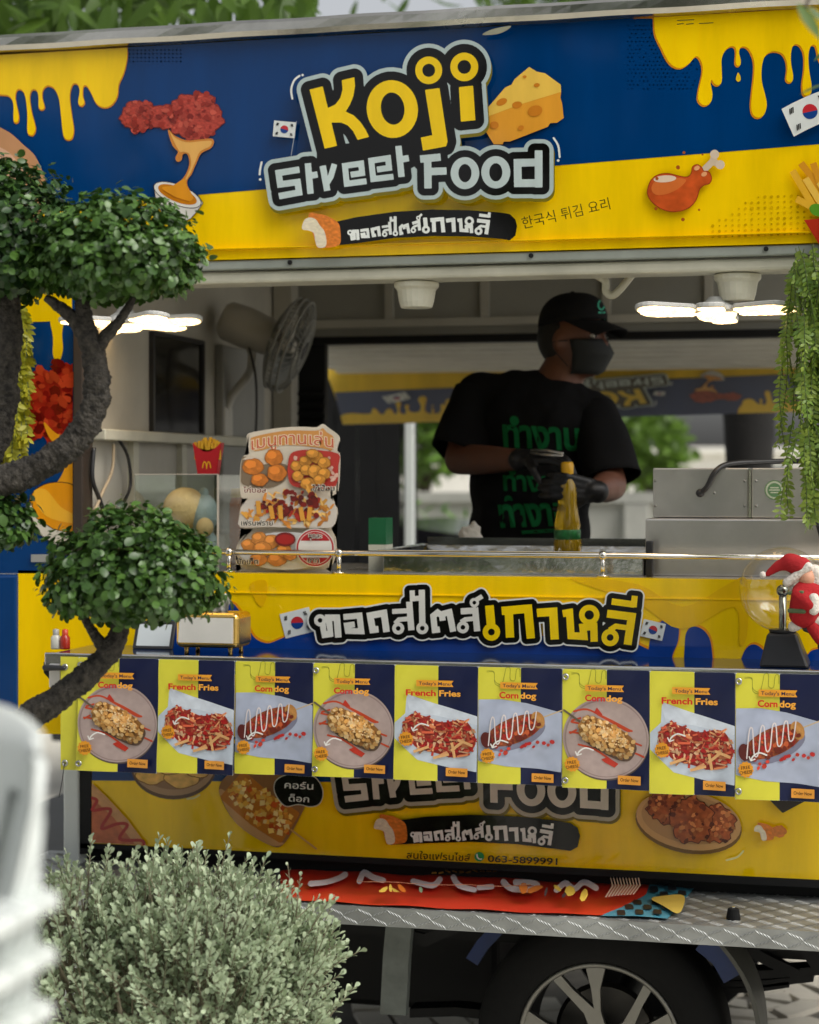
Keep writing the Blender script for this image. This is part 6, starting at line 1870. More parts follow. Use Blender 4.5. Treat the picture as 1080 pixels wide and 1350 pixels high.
# cloth folds and open hems
outv = []
for p in v:
    k = noise.fractal(Vector((p.x * 8 + p.z * 5, p.y * 7, p.z * 6 - p.x * 3)), 0.9, 2.0, 4)
    k += 0.7 * abs(noise.noise(Vector((p.x * 14 - p.z * 9, p.y * 9, p.z * 5)))) 
    outv.append(p + Vector((0, -1, 0)) * 0.016 * k)
shirt = meshobj('tshirt', outv, f, M_SHIRT, person, smooth=True)
for sh0, e0, k0 in ((B(634, 520), elR, 1), (B(780, 540), elL, 2)):
    ax_ = (e0 + Vector((0, 0.0, 0.012)) - sh0)
    an = ax_.normalized(); sx_ = an.cross(Vector((0, 1, 0))).normalized(); sy_ = an.cross(sx_)
    vv, ff = [], []
    for i in range(15):
        w_ = i / 14
        c_ = sh0 + ax_ * (w_ * 0.98)
        r_ = (0.080 if k0 == 1 else 0.072) + 0.008 * math.sin(w_ * 3) + 0.010 * w_ ** 2
        for j in range(32):
            t = 2 * math.pi * j / 32
            q_ = r_ * (1 + 0.10 * w_ * math.sin(3 * t + k0) + 0.07 * noise.noise(Vector((math.cos(t) * 1.5, math.sin(t) * 1.5, w_ * 3 + k0 * 7))))
            vv.append(c_ + sx_ * q_ * math.cos(t) + sy_ * q_ * 0.92 * math.sin(t))
    for i in range(14):
        for j in range(32):
            ff.append((i * 32 + j, i * 32 + (j + 1) % 32, (i + 1) * 32 + (j + 1) % 32, (i + 1) * 32 + j))
    sl = meshobj('sleeve', vv, ff, M_SHIRT, shirt, smooth=True)
    so = sl.modifiers.new('thick', 'SOLIDIFY'); so.thickness = 0.003
smooth_obj('collar', MB().tube([nb + Vector((0.084 * math.cos(t) - 0.006, 0.072 * math.sin(t), 0.016 + 0.022 * math.sin(t) - 0.02 * math.cos(t))) for t in np.linspace(0, 6.2832, 28, False)], 0.009, 8, closed=True), 0.005, M_SHIRT, person, 2)
# print on the shirt
bv = BVHTree.FromPolygons([tuple(p) for p in outv], f)
pr = Print()
GRN = srgb(16, 104, 54)
def on_shirt(name, fn):
    fn()
    V, Fc, Cc, Ll = pr.cut()
    W = []
    for (u, v_) in V:
        d = ray(u, v_).normalized()
        h = bv.ray_cast(CAM, d)
        W.append((h[0] - d * 0.003) if h[0] is not None else B(u, v_, -0.16))
    meshobj(name, W, Fc, M_INK, shirt, cols=Cc)
M_INK = mat('shirt_ink', None, 0.85, spec=0.2)
on_shirt('lettering', lambda: pr.text('ทำงาน', 664, 588, 34, GRN, rot=3, width=102, offset=0.035, shear=-0.12))
on_shirt('lettering', lambda: pr.text('ทำงาน', 664, 646, 24, GRN, rot=2, width=82, offset=0.03, shear=-0.1))
on_shirt('lettering', lambda: pr.text('ทำงาน', 660, 694, 34, GRN, rot=-2, width=92, offset=0.04, shear=-0.1))
on_shirt('underline_print', lambda: pr.polys([strip([(688, 702), (750, 698)], 4.5)], GRN, 0, 1.0))
# trousers and shoes
tr_ = MB().cap(hip + Vector((-0.05, 0, -0.02)), hip + Vector((0.05, 0, -0.02)), 0.15, 0.15, 18)
for s in (-1, 1):
    kx = hip.x + 0.10 * s
    tr_.cap((kx, YPn, 1.38), (kx + 0.02 * s, YPn - 0.03, ZF + 0.50), 0.105, 0.078, 14).cap((kx + 0.02 * s, YPn - 0.03, ZF + 0.50), (kx + 0.03 * s, YPn, ZF + 0.11), 0.078, 0.07, 14)
smooth_obj('trousers', tr_, 0.014, mat('dark_denim', (0.02, 0.022, 0.03), 0.85), person, 5)
for s in (-1, 1):
    kx = hip.x + 0.10 * s
    smooth_obj('shoe', MB().cap((kx + 0.03 * s, YPn + 0.04, ZF + 0.055), (kx + 0.05 * s, YPn - 0.17, ZF + 0.047), 0.054, 0.046, 12), 0.01, M_BLACKP, person, 3)
# cap
cc = hc + Vector((0, 0, 0.045))
crown = MB()
nu, nv = 32, 10
for i in range(nv + 1):
    ph = math.pi / 2 * i / nv
    for j in range(nu):
        t = 2 * math.pi * j / nu
        r_ = math.cos(ph) ** 0.75
        p = fr_ @ Vector((0.108 * r_ * math.cos(t), 0.09 * r_ * math.sin(t), 0.092 * math.sin(ph) ** 0.9))
        crown.v.append(cc + p + Vector((0, 0, -0.018 * math.cos(t) * -1 * (1 - i / nv) * 0.5)))
for i in range(nv):
    for j in range(nu):
        crown.f.append((i * nu + j, i * nu + (j + 1) % nu, (i + 1) * nu + (j + 1) % nu, (i + 1) * nu + j))
M_CAP = mat('black_twill', (0.006, 0.006, 0.0065), 0.85, spec=0.2, var=0.2, bump=0.2, bscale=120)
cap = crown.build('cap', M_CAP, person, smooth=True)
so = cap.modifiers.new('thick', 'SOLIDIFY'); so.thickness = 0.004
v, f = [], []
for s in (0, 1):
    for i in range(9):
        for j in range(17):
            t = (j / 16 - 0.5) * 2
            ang = t * R(78)
            base = Vector((0.104 * math.cos(ang), 0.087 * math.sin(ang), 0))
            tip = Vector((0.172 - 0.05 * t * t, 0.082 * math.sin(ang) * 0.92, 0))
            p = base.lerp(tip, i / 8)
            p.z = -0.004 * s - 0.026 * (i / 8) - 0.020 * (t * t) * (i / 8) + 0.006
            v.append(cc + fr_ @ p)
for s in (0, 1):
    for i in range(8):
        for j in range(16):
            a = s * 153 + i * 17 + j
            f.append((a, a + 1, a + 18, a + 17) if s == 0 else (a, a + 17, a + 18, a + 1))
for j in range(16):
    a, b = 8 * 17 + j, 153 + 8 * 17 + j
    f.append((a, a + 1, b + 1, b))
for i in range(8):
    for j in (0, 16):
        a, b = i * 17 + j, 153 + i * 17 + j
        f.append((a, a + 17, b + 17, b))
meshobj('cap_brim', v, f, M_CAP, cap, smooth=True)
MB().ball(cc + Vector((0, 0, 0.092)), (0.008, 0.008, 0.005), 10, 8).build('cap_button', M_CAP, cap, smooth=True)
# teal emblem on the cap front
pr = Print()
pr.polys([ell(793, 402, 5, 7), ], srgb(60, 170, 140), 0, 0.7, holes=[ell(793, 402, 3.2, 5)])
pr.lines([[(790, 412), (797, 412)]], 2.4, srgb(60, 170, 140), 0.6)
V, Fc, Cc, Ll = pr.cut()
bv2 = BVHTree.FromPolygons([tuple(p) for p in crown.v], crown.f)
W = []
for (u, v_) in V:
    d = ray(u, v_).normalized()
    h = bv2.ray_cast(CAM, d)
    W.append((h[0] - d * 0.003) if h[0] is not None else cc + fdir * 0.11)
meshobj('cap_logo', W, Fc, mat('cap_ink', None, 0.8), cap, cols=Cc)
# face mask with ear loops
mk = MB()
nu, nv = 17, 11
for i in range(nv):
    for j in range(nu):
        a = (j / (nu - 1) - 0.5) * R(150)
        w = i / (nv - 1)
        zz = -0.006 - 0.100 * w
        bul = 0.130 - 0.062 * abs(w - 0.40) - (0.016 if w > 0.9 else 0)
        x = bul * math.cos(a) ** 0.8 if math.cos(a) > 0 else 0
        y = (0.080 - 0.026 * max(0, w - 0.3)) * math.sin(a)
        mk.v.append(hc + fr_ @ Vector((max(x, 0.018), y, zz)))
for i in range(nv - 1):
    for j in range(nu - 1):
        a = i * nu + j
        mk.f.append((a, a + 1, a + nu + 1, a + nu))
mo = mk.build('face_mask', M_MASK, person, smooth=True)
so = mo.modifiers.new('thick', 'SOLIDIFY'); so.thickness = 0.003
for s in (1, -1):
    e0 = hc + fr_ @ Vector((0.03, -0.082 * s, -0.01)); e1 = hc + fr_ @ Vector((0.03, -0.078 * s, -0.085))
    er = hc + fr_ @ Vector((-0.022, -0.088 * s, -0.02))
    MB().tube(catmull([tuple(e0), tuple(er), tuple(e1)], False, 6), 0.0016, 5).build('ear_loop', M_MASK, mo)
# gloved hands: palm and five bent fingers each
def hand(name, wrist, palm_dir, palm_n, curl, thumb_side, spread=0.16, fan=None, size=1.0):
    """palm_dir: from the wrist to the knuckles; palm_n: the side the palm faces; thumb_side: +1 / -1 along palm_dir x palm_n"""
    d = Vector(palm_dir).normalized(); n = Vector(palm_n); n = (n - d * n.dot(d)).normalized()
    s = d.cross(n) * thumb_side
    k = size
    mb = MB()
    kn = wrist + d * 0.095 * k
    mb.cap(wrist - d * 0.012 * k, wrist + d * 0.01 * k, 0.033 * k, 0.030 * k, 14)
    for q in (-0.028, -0.009, 0.010, 0.028):
        mb.cap(wrist + s * q * 0.7 * k + d * 0.01 * k, kn + s * q * k, 0.0165 * k, 0.0135 * k, 12)
    for i, (q, L) in enumerate(((0.030, 0.074), (0.010, 0.083), (-0.010, 0.077), (-0.029, 0.060))):
        c = curl[i]
        p = kn + s * q * k
        dd = (d + s * spread * q * 10).normalized()
        r_ = 0.0102 * k
        for j, fr in enumerate((0.45, 0.31, 0.24)):
            a = c * (0.55, 0.85, 0.7)[j]
            ax = s
            dd = (dd * math.cos(a) + n * math.sin(a)).normalized()
            n2 = dd
            p2 = p + dd * L * fr * k
            mb.cap(p, p2, r_, r_ * 0.92, 10)
            p, r_ = p2, r_ * 0.92
    # thumb from the side of the palm
    p = wrist + d * 0.03 * k + s * 0.028 * k
    dd = (d * 0.55 + s * 0.65 + n * 0.5).normalized()
    for L, r_, bend in ((0.036, 0.0140, 0.0), (0.032, 0.0115, 0.35), (0.026, 0.010, 0.35)):
        dd = (dd + (n * bend - s * bend * 0.9)).normalized()
        p2 = p + dd * L * k
        mb.cap(p, p2, r_ * k, r_ * 0.93 * k, 10)
        p = p2
    return smooth_obj(name, mb, 0.0042, M_GLOVE, person, 4, 0.4)
# one hand grips the bottle neck, the other holds tongs
hand('glove', wl, (-0.74, -0.64, 0.14), (-0.55, 0.70, 0.0), (1.15, 1.2, 1.25, 1.3), 1)
hand('glove', wr, (0.95, -0.25, 0.05), (0.1, 0.25, -1.0), (0.75, 0.8, 0.85, 0.9), -1)
tg = thing('tongs', 'dark steel tongs held in the gloved hand of the cook', 'tongs', tuple(at(715, 600, 0.55)))
for s, nm in ((-1, 'tong_arm'), (1, 'tong_arm')):
    MB().tube([tuple(Vector(at(700, 596, 0.60)) + Vector((0, 0.004 * s, 0.004 * s))), tuple(Vector(at(722, 597, 0.56)) + Vector((0, 0.006 * s, 0.006 * s))), tuple(Vector(at(742, 599, 0.52)) + Vector((0, 0.003 * s, 0.003 * s)))], [0.004, 0.0045, 0.003], 8).build(nm, M_STEELB, tg, smooth=True)
# ------------------------------------------------------------------ plants
def leaf_shape(kind):
    """outline of a leaf lying in x (length 1) / y, folded a little along the middle; returns verts, faces"""
    if kind == 'round': W = [(0.0, 0.0), (0.12, 0.20), (0.38, 0.36), (0.68, 0.36), (0.90, 0.20), (1.0, 0.0)]
    elif kind == 'spoon': W = [(0.0, 0.03), (0.3, 0.10), (0.62, 0.26), (0.84, 0.25), (1.0, 0.06)]
    elif kind == 'lance': W = [(0.0, 0.01), (0.15, 0.09), (0.42, 0.145), (0.72, 0.10), (1.0, 0.0)]
    else: W = [(0.0, 0.02), (0.25, 0.2), (0.6, 0.22), (1.0, 0.02)]
    v = []
    for x, w in W:
        z = -0.12 * (x - 0.4) ** 2
        v += [(x, w, z + 0.35 * w * w + 0.05 * w), (x, 0, z - 0.0), (x, -w, z + 0.35 * w * w + 0.05 * w)]
    f = []
    for i in range(len(W) - 1):
        a = i * 3
        f += [(a, a + 1, a + 4, a + 3), (a + 1, a + 2, a + 5, a + 4)]
    return np.array(v), f
def frames(N, rg, up=None, jitter=0.8, droop=0.0):
    """random leaf frames whose normal is near N"""
    n = len(N)
    nn = N + rg.normal(0, jitter, (n, 3))
    nn /= np.linalg.norm(nn, axis=1)[:, None]
    t = rg.normal(0, 1, (n, 3))
    t[:, 2] -= droop
    t -= nn * (t * nn).sum(1)[:, None]
    t /= np.linalg.norm(t, axis=1)[:, None]
    b = np.cross(nn, t)
    return t, b, nn
def leafmesh(name, C, T, Bv, N, S, kind, m, parent, tone=None, as_kind='stuff', rg=RNG):
    v0, f0 = leaf_shape(kind)
    n, k = len(C), len(v0)
    P = C[:, None, :] + S[:, None, None] * (v0[None, :, 0, None] * T[:, None, :] + v0[None, :, 1, None] * Bv[:, None, :] + v0[None, :, 2, None] * N[:, None, :])
    F = (np.array(f0)[None] + (np.arange(n) * k)[:, None, None]).reshape(-1, 4)
    me = bpy.data.meshes.new(name)
    me.vertices.add(n * k)
    me.vertices.foreach_set('co', P.reshape(-1).astype(np.float32))
    me.loops.add(len(F) * 4)
    me.loops.foreach_set('vertex_index', F.reshape(-1).astype(np.int32))
    me.polygons.add(len(F))
    me.polygons.foreach_set('loop_start', (np.arange(len(F)) * 4).astype(np.int32))
    me.polygons.foreach_set('loop_total', np.full(len(F), 4, np.int32))
    me.polygons.foreach_set('use_smooth', np.ones(len(F), bool))
    ca = me.color_attributes.new('Col', 'FLOAT_COLOR', 'POINT')
    tn = rg.uniform(0, 0.5, n) if tone is None else tone
    c = np.ones((n, k, 4), np.float32); c[:, :, :3] = tn[:, None, None]
    ca.data.foreach_set('color', c.ravel())
    me.update(); me.validate()
    me.materials.append(m)
    o = bpy.data.objects.new(name, me)
    link(o, parent)
    if as_kind: o['kind'] = as_kind
    return o
_leafme = {}
def leafdata(kind, m):
    key = (kind, m.name)
    if key not in _leafme:
        v, f = leaf_shape(kind)
        me = bpy.data.meshes.new('leaf'); me.from_pydata([tuple(p) for p in v], [], f)
        ca = me.color_attributes.new('Col', 'FLOAT_COLOR', 'POINT')
        ca.data.foreach_set('color', np.full(len(v) * 4, 0.25, np.float32))
        me.polygons.foreach_set('use_smooth', [True] * len(f)); me.materials.append(m)
        _leafme[key] = me
    return _leafme[key]
def leafobjs(C, T, Bv, N, S, kind, m, parent):
    me = leafdata(kind, m)
    for c, t, b, n, s in zip(C, T, Bv, N, S):
        o = bpy.data.objects.new('leaf', me)
        COL.objects.link(o)
        o.parent = parent
        M_ = Matrix(((t[0] * s, b[0] * s, n[0] * s, c[0]), (t[1] * s, b[1] * s, n[1] * s, c[1]), (t[2] * s, b[2] * s, n[2] * s, c[2]), (0, 0, 0, 1)))
        o.matrix_basis = M_
M_TOP = leafmat('glossy_leaf', (0.013, 0.044, 0.010), (0.085, 0.18, 0.03), rough=0.36, trans=0.15, spec=0.5)
M_BARK = mat('topiary_bark', srgb(64, 60, 54), 0.9, var=0.9, scale=70, bump=1.0, bscale=160)
VIEW = np.array(FWD)
tt = 4.05
topi = thing('topiary_tree', 'topiary tree with cloud pruned glossy green pads in front of the truck', 'tree', tuple(Vector(att(-150, 1000, tt).xy.to_3d())))
def lobe(name, c, rad, n, seed, parent, nobj, flat=0.25, sz=(0.010, 0.027)):
    """one clipped pad of foliage; c, rad in photo pixels (u, v), depth like the width"""
    rg = np.random.default_rng(seed)
    c3 = np.array(att(c[0], c[1], tt + (c[2] if len(c) > 2 else 0)))
    s = tt / FPX
    rr = np.array([rad[0] * s, rad[0] * s * 0.9, rad[1] * s])
    d = rg.normal(0, 1, (n, 3)); d /= np.linalg.norm(d, axis=1)[:, None]
    d[:, 2] = np.where(d[:, 2] < -flat, -flat + (d[:, 2] + flat) * 0.45, d[:, 2])
    rad_ = np.where(rg.uniform(0, 1, n) < 0.72, rg.uniform(0.84, 1.05, n), rg.uniform(0.35, 0.9, n))
    spr = rg.uniform(0, 1, n) < 0.03
    rad_ = np.where(spr, rg.uniform(1.04, 1.16, n), rad_)
    lump = np.array([1 + 0.2 * noise.noise(Vector(q * 2.6 + seed)) + 0.1 * noise.noise(Vector(q * 6 + seed)) for q in d])
    P = c3 + d * rr * (rad_ * lump)[:, None]
    N = d * np.array([1, 1, 1.3]); N[:, 2] += 0.55
    N /= np.linalg.norm(N, axis=1)[:, None]
    T, Bv, NN = frames(N, rg, jitter=0.42, droop=0.3)
    S = sz[0] + (sz[1] - sz[0]) * rg.uniform(0, 1, n) ** 1.6
    # right vector of the camera for choosing leaves in front
    front = (d @ VIEW < -0.25) & (rad_ > 0.9)
    idx = np.where(front)[0][:nobj]
    keep = np.ones(n, bool); keep[idx] = False
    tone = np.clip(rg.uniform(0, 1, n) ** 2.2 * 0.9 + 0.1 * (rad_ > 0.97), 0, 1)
    cr = leafmesh(name, P[keep], T[keep], Bv[keep], NN[keep], S[keep], 'round', M_TOP, parent, tone[keep], rg=rg)
    leafobjs(P[idx], T[idx], Bv[idx], NN[idx], S[idx] * 1.12, 'round', M_TOP, cr)
    # inner twigs
    tw = MB()
    rgd = random.Random(seed)
    for k in range(26):
        q = d[k]
        e = c3 + q * rr * 0.86
        m_ = c3 + q * rr * 0.4 + np.array([0, 0, -rr[2] * 0.2])
        tw.tube([tuple(c3 + np.array([0, 0, -rr[2] * 0.55])), tuple(m_), tuple(e)], [0.006, 0.0035, 0.0015], 5)
    o = tw.build('twig', M_BARK, cr)
    o['kind'] = 'stuff'
    return cr
lobe('crown', (156, 342), (106, 84), 6400, 1, topi, 75)
lobe('crown', (0, 325, 0.12), (104, 118), 6000, 2, topi, 60)
lobe('crown', (172, 764), (112, 88), 6600, 3, topi, 80)
lobe('crown', (-22, 690, 0.05), (68, 50), 1900, 4, topi, 30)
def limb(pts, rads, name='branch', seed=0, k=5):
    P = [Vector(att(u, v, tt + (d_[0] if d_ else 0))) for u, v, *d_ in pts]
    C = catmull([tuple(p) for p in P], False, k)
    rr_ = np.interp(np.linspace(0, 1, len(C)), np.linspace(0, 1, len(rads)), [q * tt / FPX for q in rads])
    C = catmull([tuple(p) for p in C], False, 4)
    rr_ = np.interp(np.linspace(0, 1, len(C)), np.linspace(0, 1, len(rr_)), rr_)
    mb = MB().tube([tuple(p) for p in C], [float(q) for q in rr_], 28)
    for i, v in enumerate(mb.v):
        ax = Vector(C[min(i // 28, len(C) - 1)])
        d = v - ax
        mb.v[i] = ax + d * (1 + 0.20 * noise.noise(v * 26 + Vector((seed, 0, 0))) + 0.16 * noise.noise(v * 70) + 0.14 * noise.noise(v * 190) - 0.16 * abs(noise.noise(v * 110)))
    return mb.build(name, M_BARK, topi, smooth=True)
limb([(108, 395), (114, 430), (126, 480), (127, 525), (112, 565), (82, 596), (40, 620), (-20, 646), (-80, 690), (-120, 760)], [9, 13, 17, 18, 18, 19, 20, 22, 26, 30], seed=1, k=7)
limb([(60, 392), (86, 410), (108, 432), (121, 464)], [5, 9, 12, 14], seed=2)
limb([(176, 392), (160, 420), (136, 448), (124, 476)], [4, 7, 9, 9], seed=3)
limb([(165, 800), (150, 850), (120, 885), (70, 925), (10, 962), (-60, 1000), (-120, 1050)], [8, 15, 16, 18, 20, 23, 28], seed=4, k=7)
limb([(110, 812), (130, 845), (148, 868)], [5, 8, 10], seed=5)
limb([(8, 360, 0.1), (14, 420, 0.1), (10, 480, 0.1), (4, 540, 0.1), (-14, 600, 0.08), (-60, 660, 0.05), (-110, 740)], [12, 16, 18, 18, 19, 22, 26], seed=6, k=6)
b0 = att(-120, 740, tt)
gp = [Vector((b0.x - 0.05, b0.y, 0)), Vector((b0.x - 0.03, b0.y, 0.35)), Vector((b0.x + 0.02, b0.y, 0.8)), Vector((b0.x - 0.01, b0.y, 1.2)), Vector((b0.x, b0.y, b0.z)), Vector((b0.x + 0.02, b0.y, b0.z + 0.1))]
MB().tube(catmull([tuple(p) for p in gp], False, 5), [0.085] * 6 + [0.07] * 8 + [0.055] * 8 + [0.045] * 4, 14).build('trunk', M_BARK, topi, smooth=True)

# ------------------------------------------------------------------ silver bush
M_SIL = leafmat('silver_leaf', (0.36, 0.45, 0.29), (0.58, 0.65, 0.45), rough=0.6, trans=0.22, spec=0.25)
tb_ = 4.22
bush = thing('silver_bush', 'rounded bush of small silvery green leaves in front of the metal step', 'bush', tuple(Vector(att(260, 1300, tb_).xy.to_3d())))
rg = np.random.default_rng(12)
lob = [((250, 1300), (172, 152), 640), ((110, 1305), (130, 150), 340), ((372, 1320), (72, 112), 230), ((255, 1420), (190, 180), 300), ((-60, 1340), (140, 150), 130)]
Cs, Ts, Bs, Ns, Ss = [], [], [], [], []
tw = MB()
for (c, rad, nsh) in lob:
    c3 = np.array(att(c[0], c[1], tb_))
    rr_ = np.array([rad[0], rad[0] * 0.85, rad[1]]) * tb_ / FPX
    for k in range(nsh):
        d = rg.normal(0, 1, 3); d /= np.linalg.norm(d)
        if d[2] < -0.35: d[2] = abs(d[2])
        if d @ VIEW > 0.5 and rg.uniform() < 0.6: d = d - 2 * (d @ VIEW) * VIEW
        lm = 1 + 0.22 * noise.noise(Vector(d * 2.4 + c[0]))
        base = c3 + d * rr_ * (rg.uniform(0.68, 0.9) * lm)
        ax = d * 0.7 + np.array([0, 0, 0.75]) + rg.normal(0, 0.28, 3); ax /= np.linalg.norm(ax)
        L = rg.uniform(0.05, 0.085)
        if rg.uniform() < 0.09: L *= 1.8
        tip = base + ax * L
        tw.tube([tuple(base - ax * 0.05), tuple(base), tuple(tip)], [0.0022, 0.0017, 0.0009], 4, cap=False)
        nl = rg.integers(12, 18)
        o_ = Vector(tuple(ax)).orthogonal().normalized(); o2 = Vector(tuple(ax)).cross(o_)
        for j in range(nl):
            f_ = (j + 0.3) / nl
            a = j * 2.4 + rg.uniform(0, 0.6)
            rd = np.array(o_ * math.cos(a) + o2 * math.sin(a))
            t = rd * (0.95 - 0.55 * f_) + ax * (0.45 + 0.6 * f_); t /= np.linalg.norm(t)
            nrm = ax - t * (ax @ t); nrm = nrm - rd * 0.2; nrm -= t * (nrm @ t); nrm /= np.linalg.norm(nrm)
            Cs.append(base + ax * L * f_); Ts.append(t); Ns.append(nrm); Bs.append(np.cross(nrm, t)); Ss.append(rg.uniform(0.011, 0.022))
Cs, Ts, Bs, Ns, Ss = map(np.array, (Cs, Ts, Bs, Ns, Ss))
leafmesh('foliage', Cs, Ts, Bs, Ns, Ss, 'spoon', M_SIL, bush, rg=rg)
o = tw.build('twig', mat('silver_twig', srgb(120, 112, 92), 0.8), bush); o['kind'] = 'stuff'
st_ = MB()
for k in range(7):
    a = 2 * math.pi * k / 7
    g0 = Vector(att(230, 1500, tb_)); g0.z = 0
    st_ = MB().tube([tuple(g0 + Vector((0.03 * math.cos(a), 0.03 * math.sin(a), 0))), tuple(g0 + Vector((0.12 * math.cos(a), 0.12 * math.sin(a), 0.35))), tuple(g0 + Vector((0.26 * math.cos(a), 0.2 * math.sin(a), 0.72)))], [0.014, 0.01, 0.004], 7)
    st_.build('stem', bpy.data.materials['silver_twig'], bush, smooth=True)

# ------------------------------------------------------------------ hanging fern garlands
def garland(label, cols_, tops, seed, m, y0, wide):
    rg = np.random.default_rng(seed)
    a = at(tops[0][0], tops[0][1], y0)
    e = thing('hanging_garland', label, 'garland', tuple(a), 'leafy garlands hung at the hatch corners')
    Cs, Ts, Bs, Ns, Ss, tone = [], [], [], [], [], []
    stm = MB()
    for (u, v0, v1) in tops:
        p = np.array(at(u, v0, y0 + rg.uniform(-0.05, 0.05)))
        L = (v1 - v0) / 520.0
        n = int(L / 0.011)
        d = np.array([rg.normal(0, 0.25), rg.normal(0, 0.25), -0.75])
        path = [p.copy()]
        for i in range(n):
            d = d + np.array([rg.normal(0, 0.05), rg.normal(0, 0.05), -0.10]); d /= np.linalg.norm(d)
            p = p + d * 0.011
            path.append(p.copy())
            sd_ = np.cross(d, np.array([math.cos(i * 0.25 + u), math.sin(i * 0.25 + u), 0.2])); sd_ /= np.linalg.norm(sd_)
            for s in (-1, 1):
                t = sd_ * s * 0.85 + d * 0.5 + rg.normal(0, 0.18, 3); t /= np.linalg.norm(t)
                nr = np.cross(d, sd_) + rg.normal(0, 0.3, 3); nr -= t * (nr @ t); nr /= np.linalg.norm(nr)
                Cs.append(p); Ts.append(t); Ns.append(nr); Bs.append(np.cross(nr, t)); Ss.append(rg.uniform(0.016, 0.027) * wide); tone.append(rg.uniform(0, 0.5) + 0.2 * (i / n))
        stm.tube([tuple(q) for q in path[::3]], 0.0012, 4, cap=False)
    leafmesh('foliage', *map(np.array, (Cs, Ts, Bs, Ns, Ss)), 'oval', m, e, np.array(tone), rg=rg)
    o = stm.build('stem', mat('garland_stem', (0.08, 0.12, 0.03), 0.6), e); o['kind'] = 'stuff'
M_GAR = leafmat('garland_leaf', (0.09, 0.22, 0.04), (0.34, 0.44, 0.07), rough=0.45, trans=0.4)
M_GARY = leafmat('yellow_garland_leaf', (0.22, 0.26, 0.015), (0.50, 0.46, 0.03), rough=0.45, trans=0.35)
rgd = random.Random(9)
tops = []
for k in range(96):
    u = rgd.uniform(1048, 1165)
    tops.append((u, rgd.uniform(318, 360) if rgd.random() < 0.6 else rgd.uniform(380, 520), min(700, rgd.uniform(470, 660) + (30 if 1050 < u < 1085 else 0))))
tops += [(1056, 560, 680), (1062, 540, 690), (1068, 560, 672), (1074, 540, 680), (1082, 560, 690)]
garland('leafy green garland hanging beside the steel fryer', None, tops, 3, M_GAR, -0.13, 0.85)
tops = [(rgd.uniform(-60, 30), rgd.uniform(385, 430) if rgd.random() < 0.5 else rgd.uniform(430, 560), rgd.uniform(540, 636)) for k in range(130)]
garland('yellow green garland hanging on the side panel behind the topiary trunk', None, tops, 4, M_GARY, -0.08, 1.1)

# ------------------------------------------------------------------ stack of white plastic chairs, very near
def chair_meshes():
    e = thing('plastic_chair', 'white plastic armchair', 'chair')
    del e['_base']
    m_ = M_WHITEPL
    # local: faces -Y, seat at 0.42
    bk = MB()
    n1, n2 = 16, 12
    for s in (0, 1):
        for j in range(n2 + 1):
            w = j / n2
            z = 0.40 + 0.44 * w
            half = 0.225 * (1 - 0.5 * max(0, (w - 0.78) / 0.22) ** 2.2 * 0.30)
            for i in range(n1 + 1):
                x = (i / n1 * 2 - 1)
                ytilt = 0.20 + 0.13 * w
                bk.v.append(Vector((x * half, ytilt - 0.05 * (x * x) - 0.012 * s - 0.012 * (abs(x) > 0.86), z - (0.03 * x * x if j == n2 else 0))))
    N_ = (n1 + 1) * (n2 + 1)
    holes = lambda i, j: (3 <= j <= 9) and (i in (3, 5, 7, 8, 10, 12))
    for s in (0, 1):
        for j in range(n2):
            for i in range(n1):
                if holes(i, j): continue
                a = s * N_ + j * (n1 + 1) + i
                bk.f.append((a, a + 1, a + n1 + 2, a + n1 + 1) if s == 0 else (a, a + n1 + 1, a + n1 + 2, a + 1))
    for j in range(n2):
        for i in (0, n1):
            a = j * (n1 + 1) + i
            bk.f.append((a, a + n1 + 1, N_ + a + n1 + 1, N_ + a))
    for i in range(n1):
        a = n2 * (n1 + 1) + i
        bk.f.append((a, a + 1, N_ + a + 1, N_ + a))
    bk.build('backrest', m_, e, smooth=True)
    MB().hexa([(-0.21, -0.22, 0.40), (0.21, -0.22, 0.40), (0.20, 0.22, 0.385), (-0.20, 0.22, 0.385), (-0.21, -0.22, 0.425), (0.21, -0.22, 0.425), (0.20, 0.22, 0.41), (-0.20, 0.22, 0.41)]).build('seat', m_, e, bevel=0.01)
    for s in (-1, 1):
        arm = MB()
        L = catmull([(s * 0.22, 0.25, 0.68), (s * 0.255, 0.12, 0.66), (s * 0.265, -0.05, 0.64), (s * 0.262, -0.18, 0.62), (s * 0.258, -0.225, 0.57), (s * 0.252, -0.23, 0.45)], False, 4)
        for a, b in zip(L[:-1], L[1:]):
            a, b = Vector(a), Vector(b)
            d = (b - a).normalized()
            up = Vector((1, 0, 0)).cross(d).normalized()
            w, h = Vector((0.024, 0, 0)), up * 0.008
            arm.hexa([a - w - h, a + w - h, b + w - h, b - w - h, a - w + h, a + w + h, b + w + h, b - w + h])
        arm.build('armrest', m_, e, bevel=0.004)
        for y, t in ((-0.21, -0.25), (0.21, 0.30)):
            a, b = Vector((s * 0.24, y, 0.43)), Vector((s * 0.27, t, 0.0))
            w1, w2 = 0.028, 0.018
            MB().hexa([b + Vector((-w2, -w2, 0)), b + Vector((w2, -w2, 0)), b + Vector((w2, w2, 0)), b + Vector((-w2, w2, 0)), a + Vector((-w1, -w1, 0)), a + Vector((w1, -w1, 0)), a + Vector((w1, w1, 0)), a + Vector((-w1, w1, 0))]).build('leg', m_, e, bevel=0.006)
    return e
TC = 1.9
ch = chair_meshes()
ZTOP = att(40, 945, TC).z
NCH = 14
dzc = (ZTOP - 0.845) / (NCH - 1)
edge = att(120, 1000, TC)
rot = R(-30)
Mr = Matrix.Rotation(rot, 4, 'Z')
def loc_edge(): return (Mr @ Vector((0.225, 0.30, 0)))
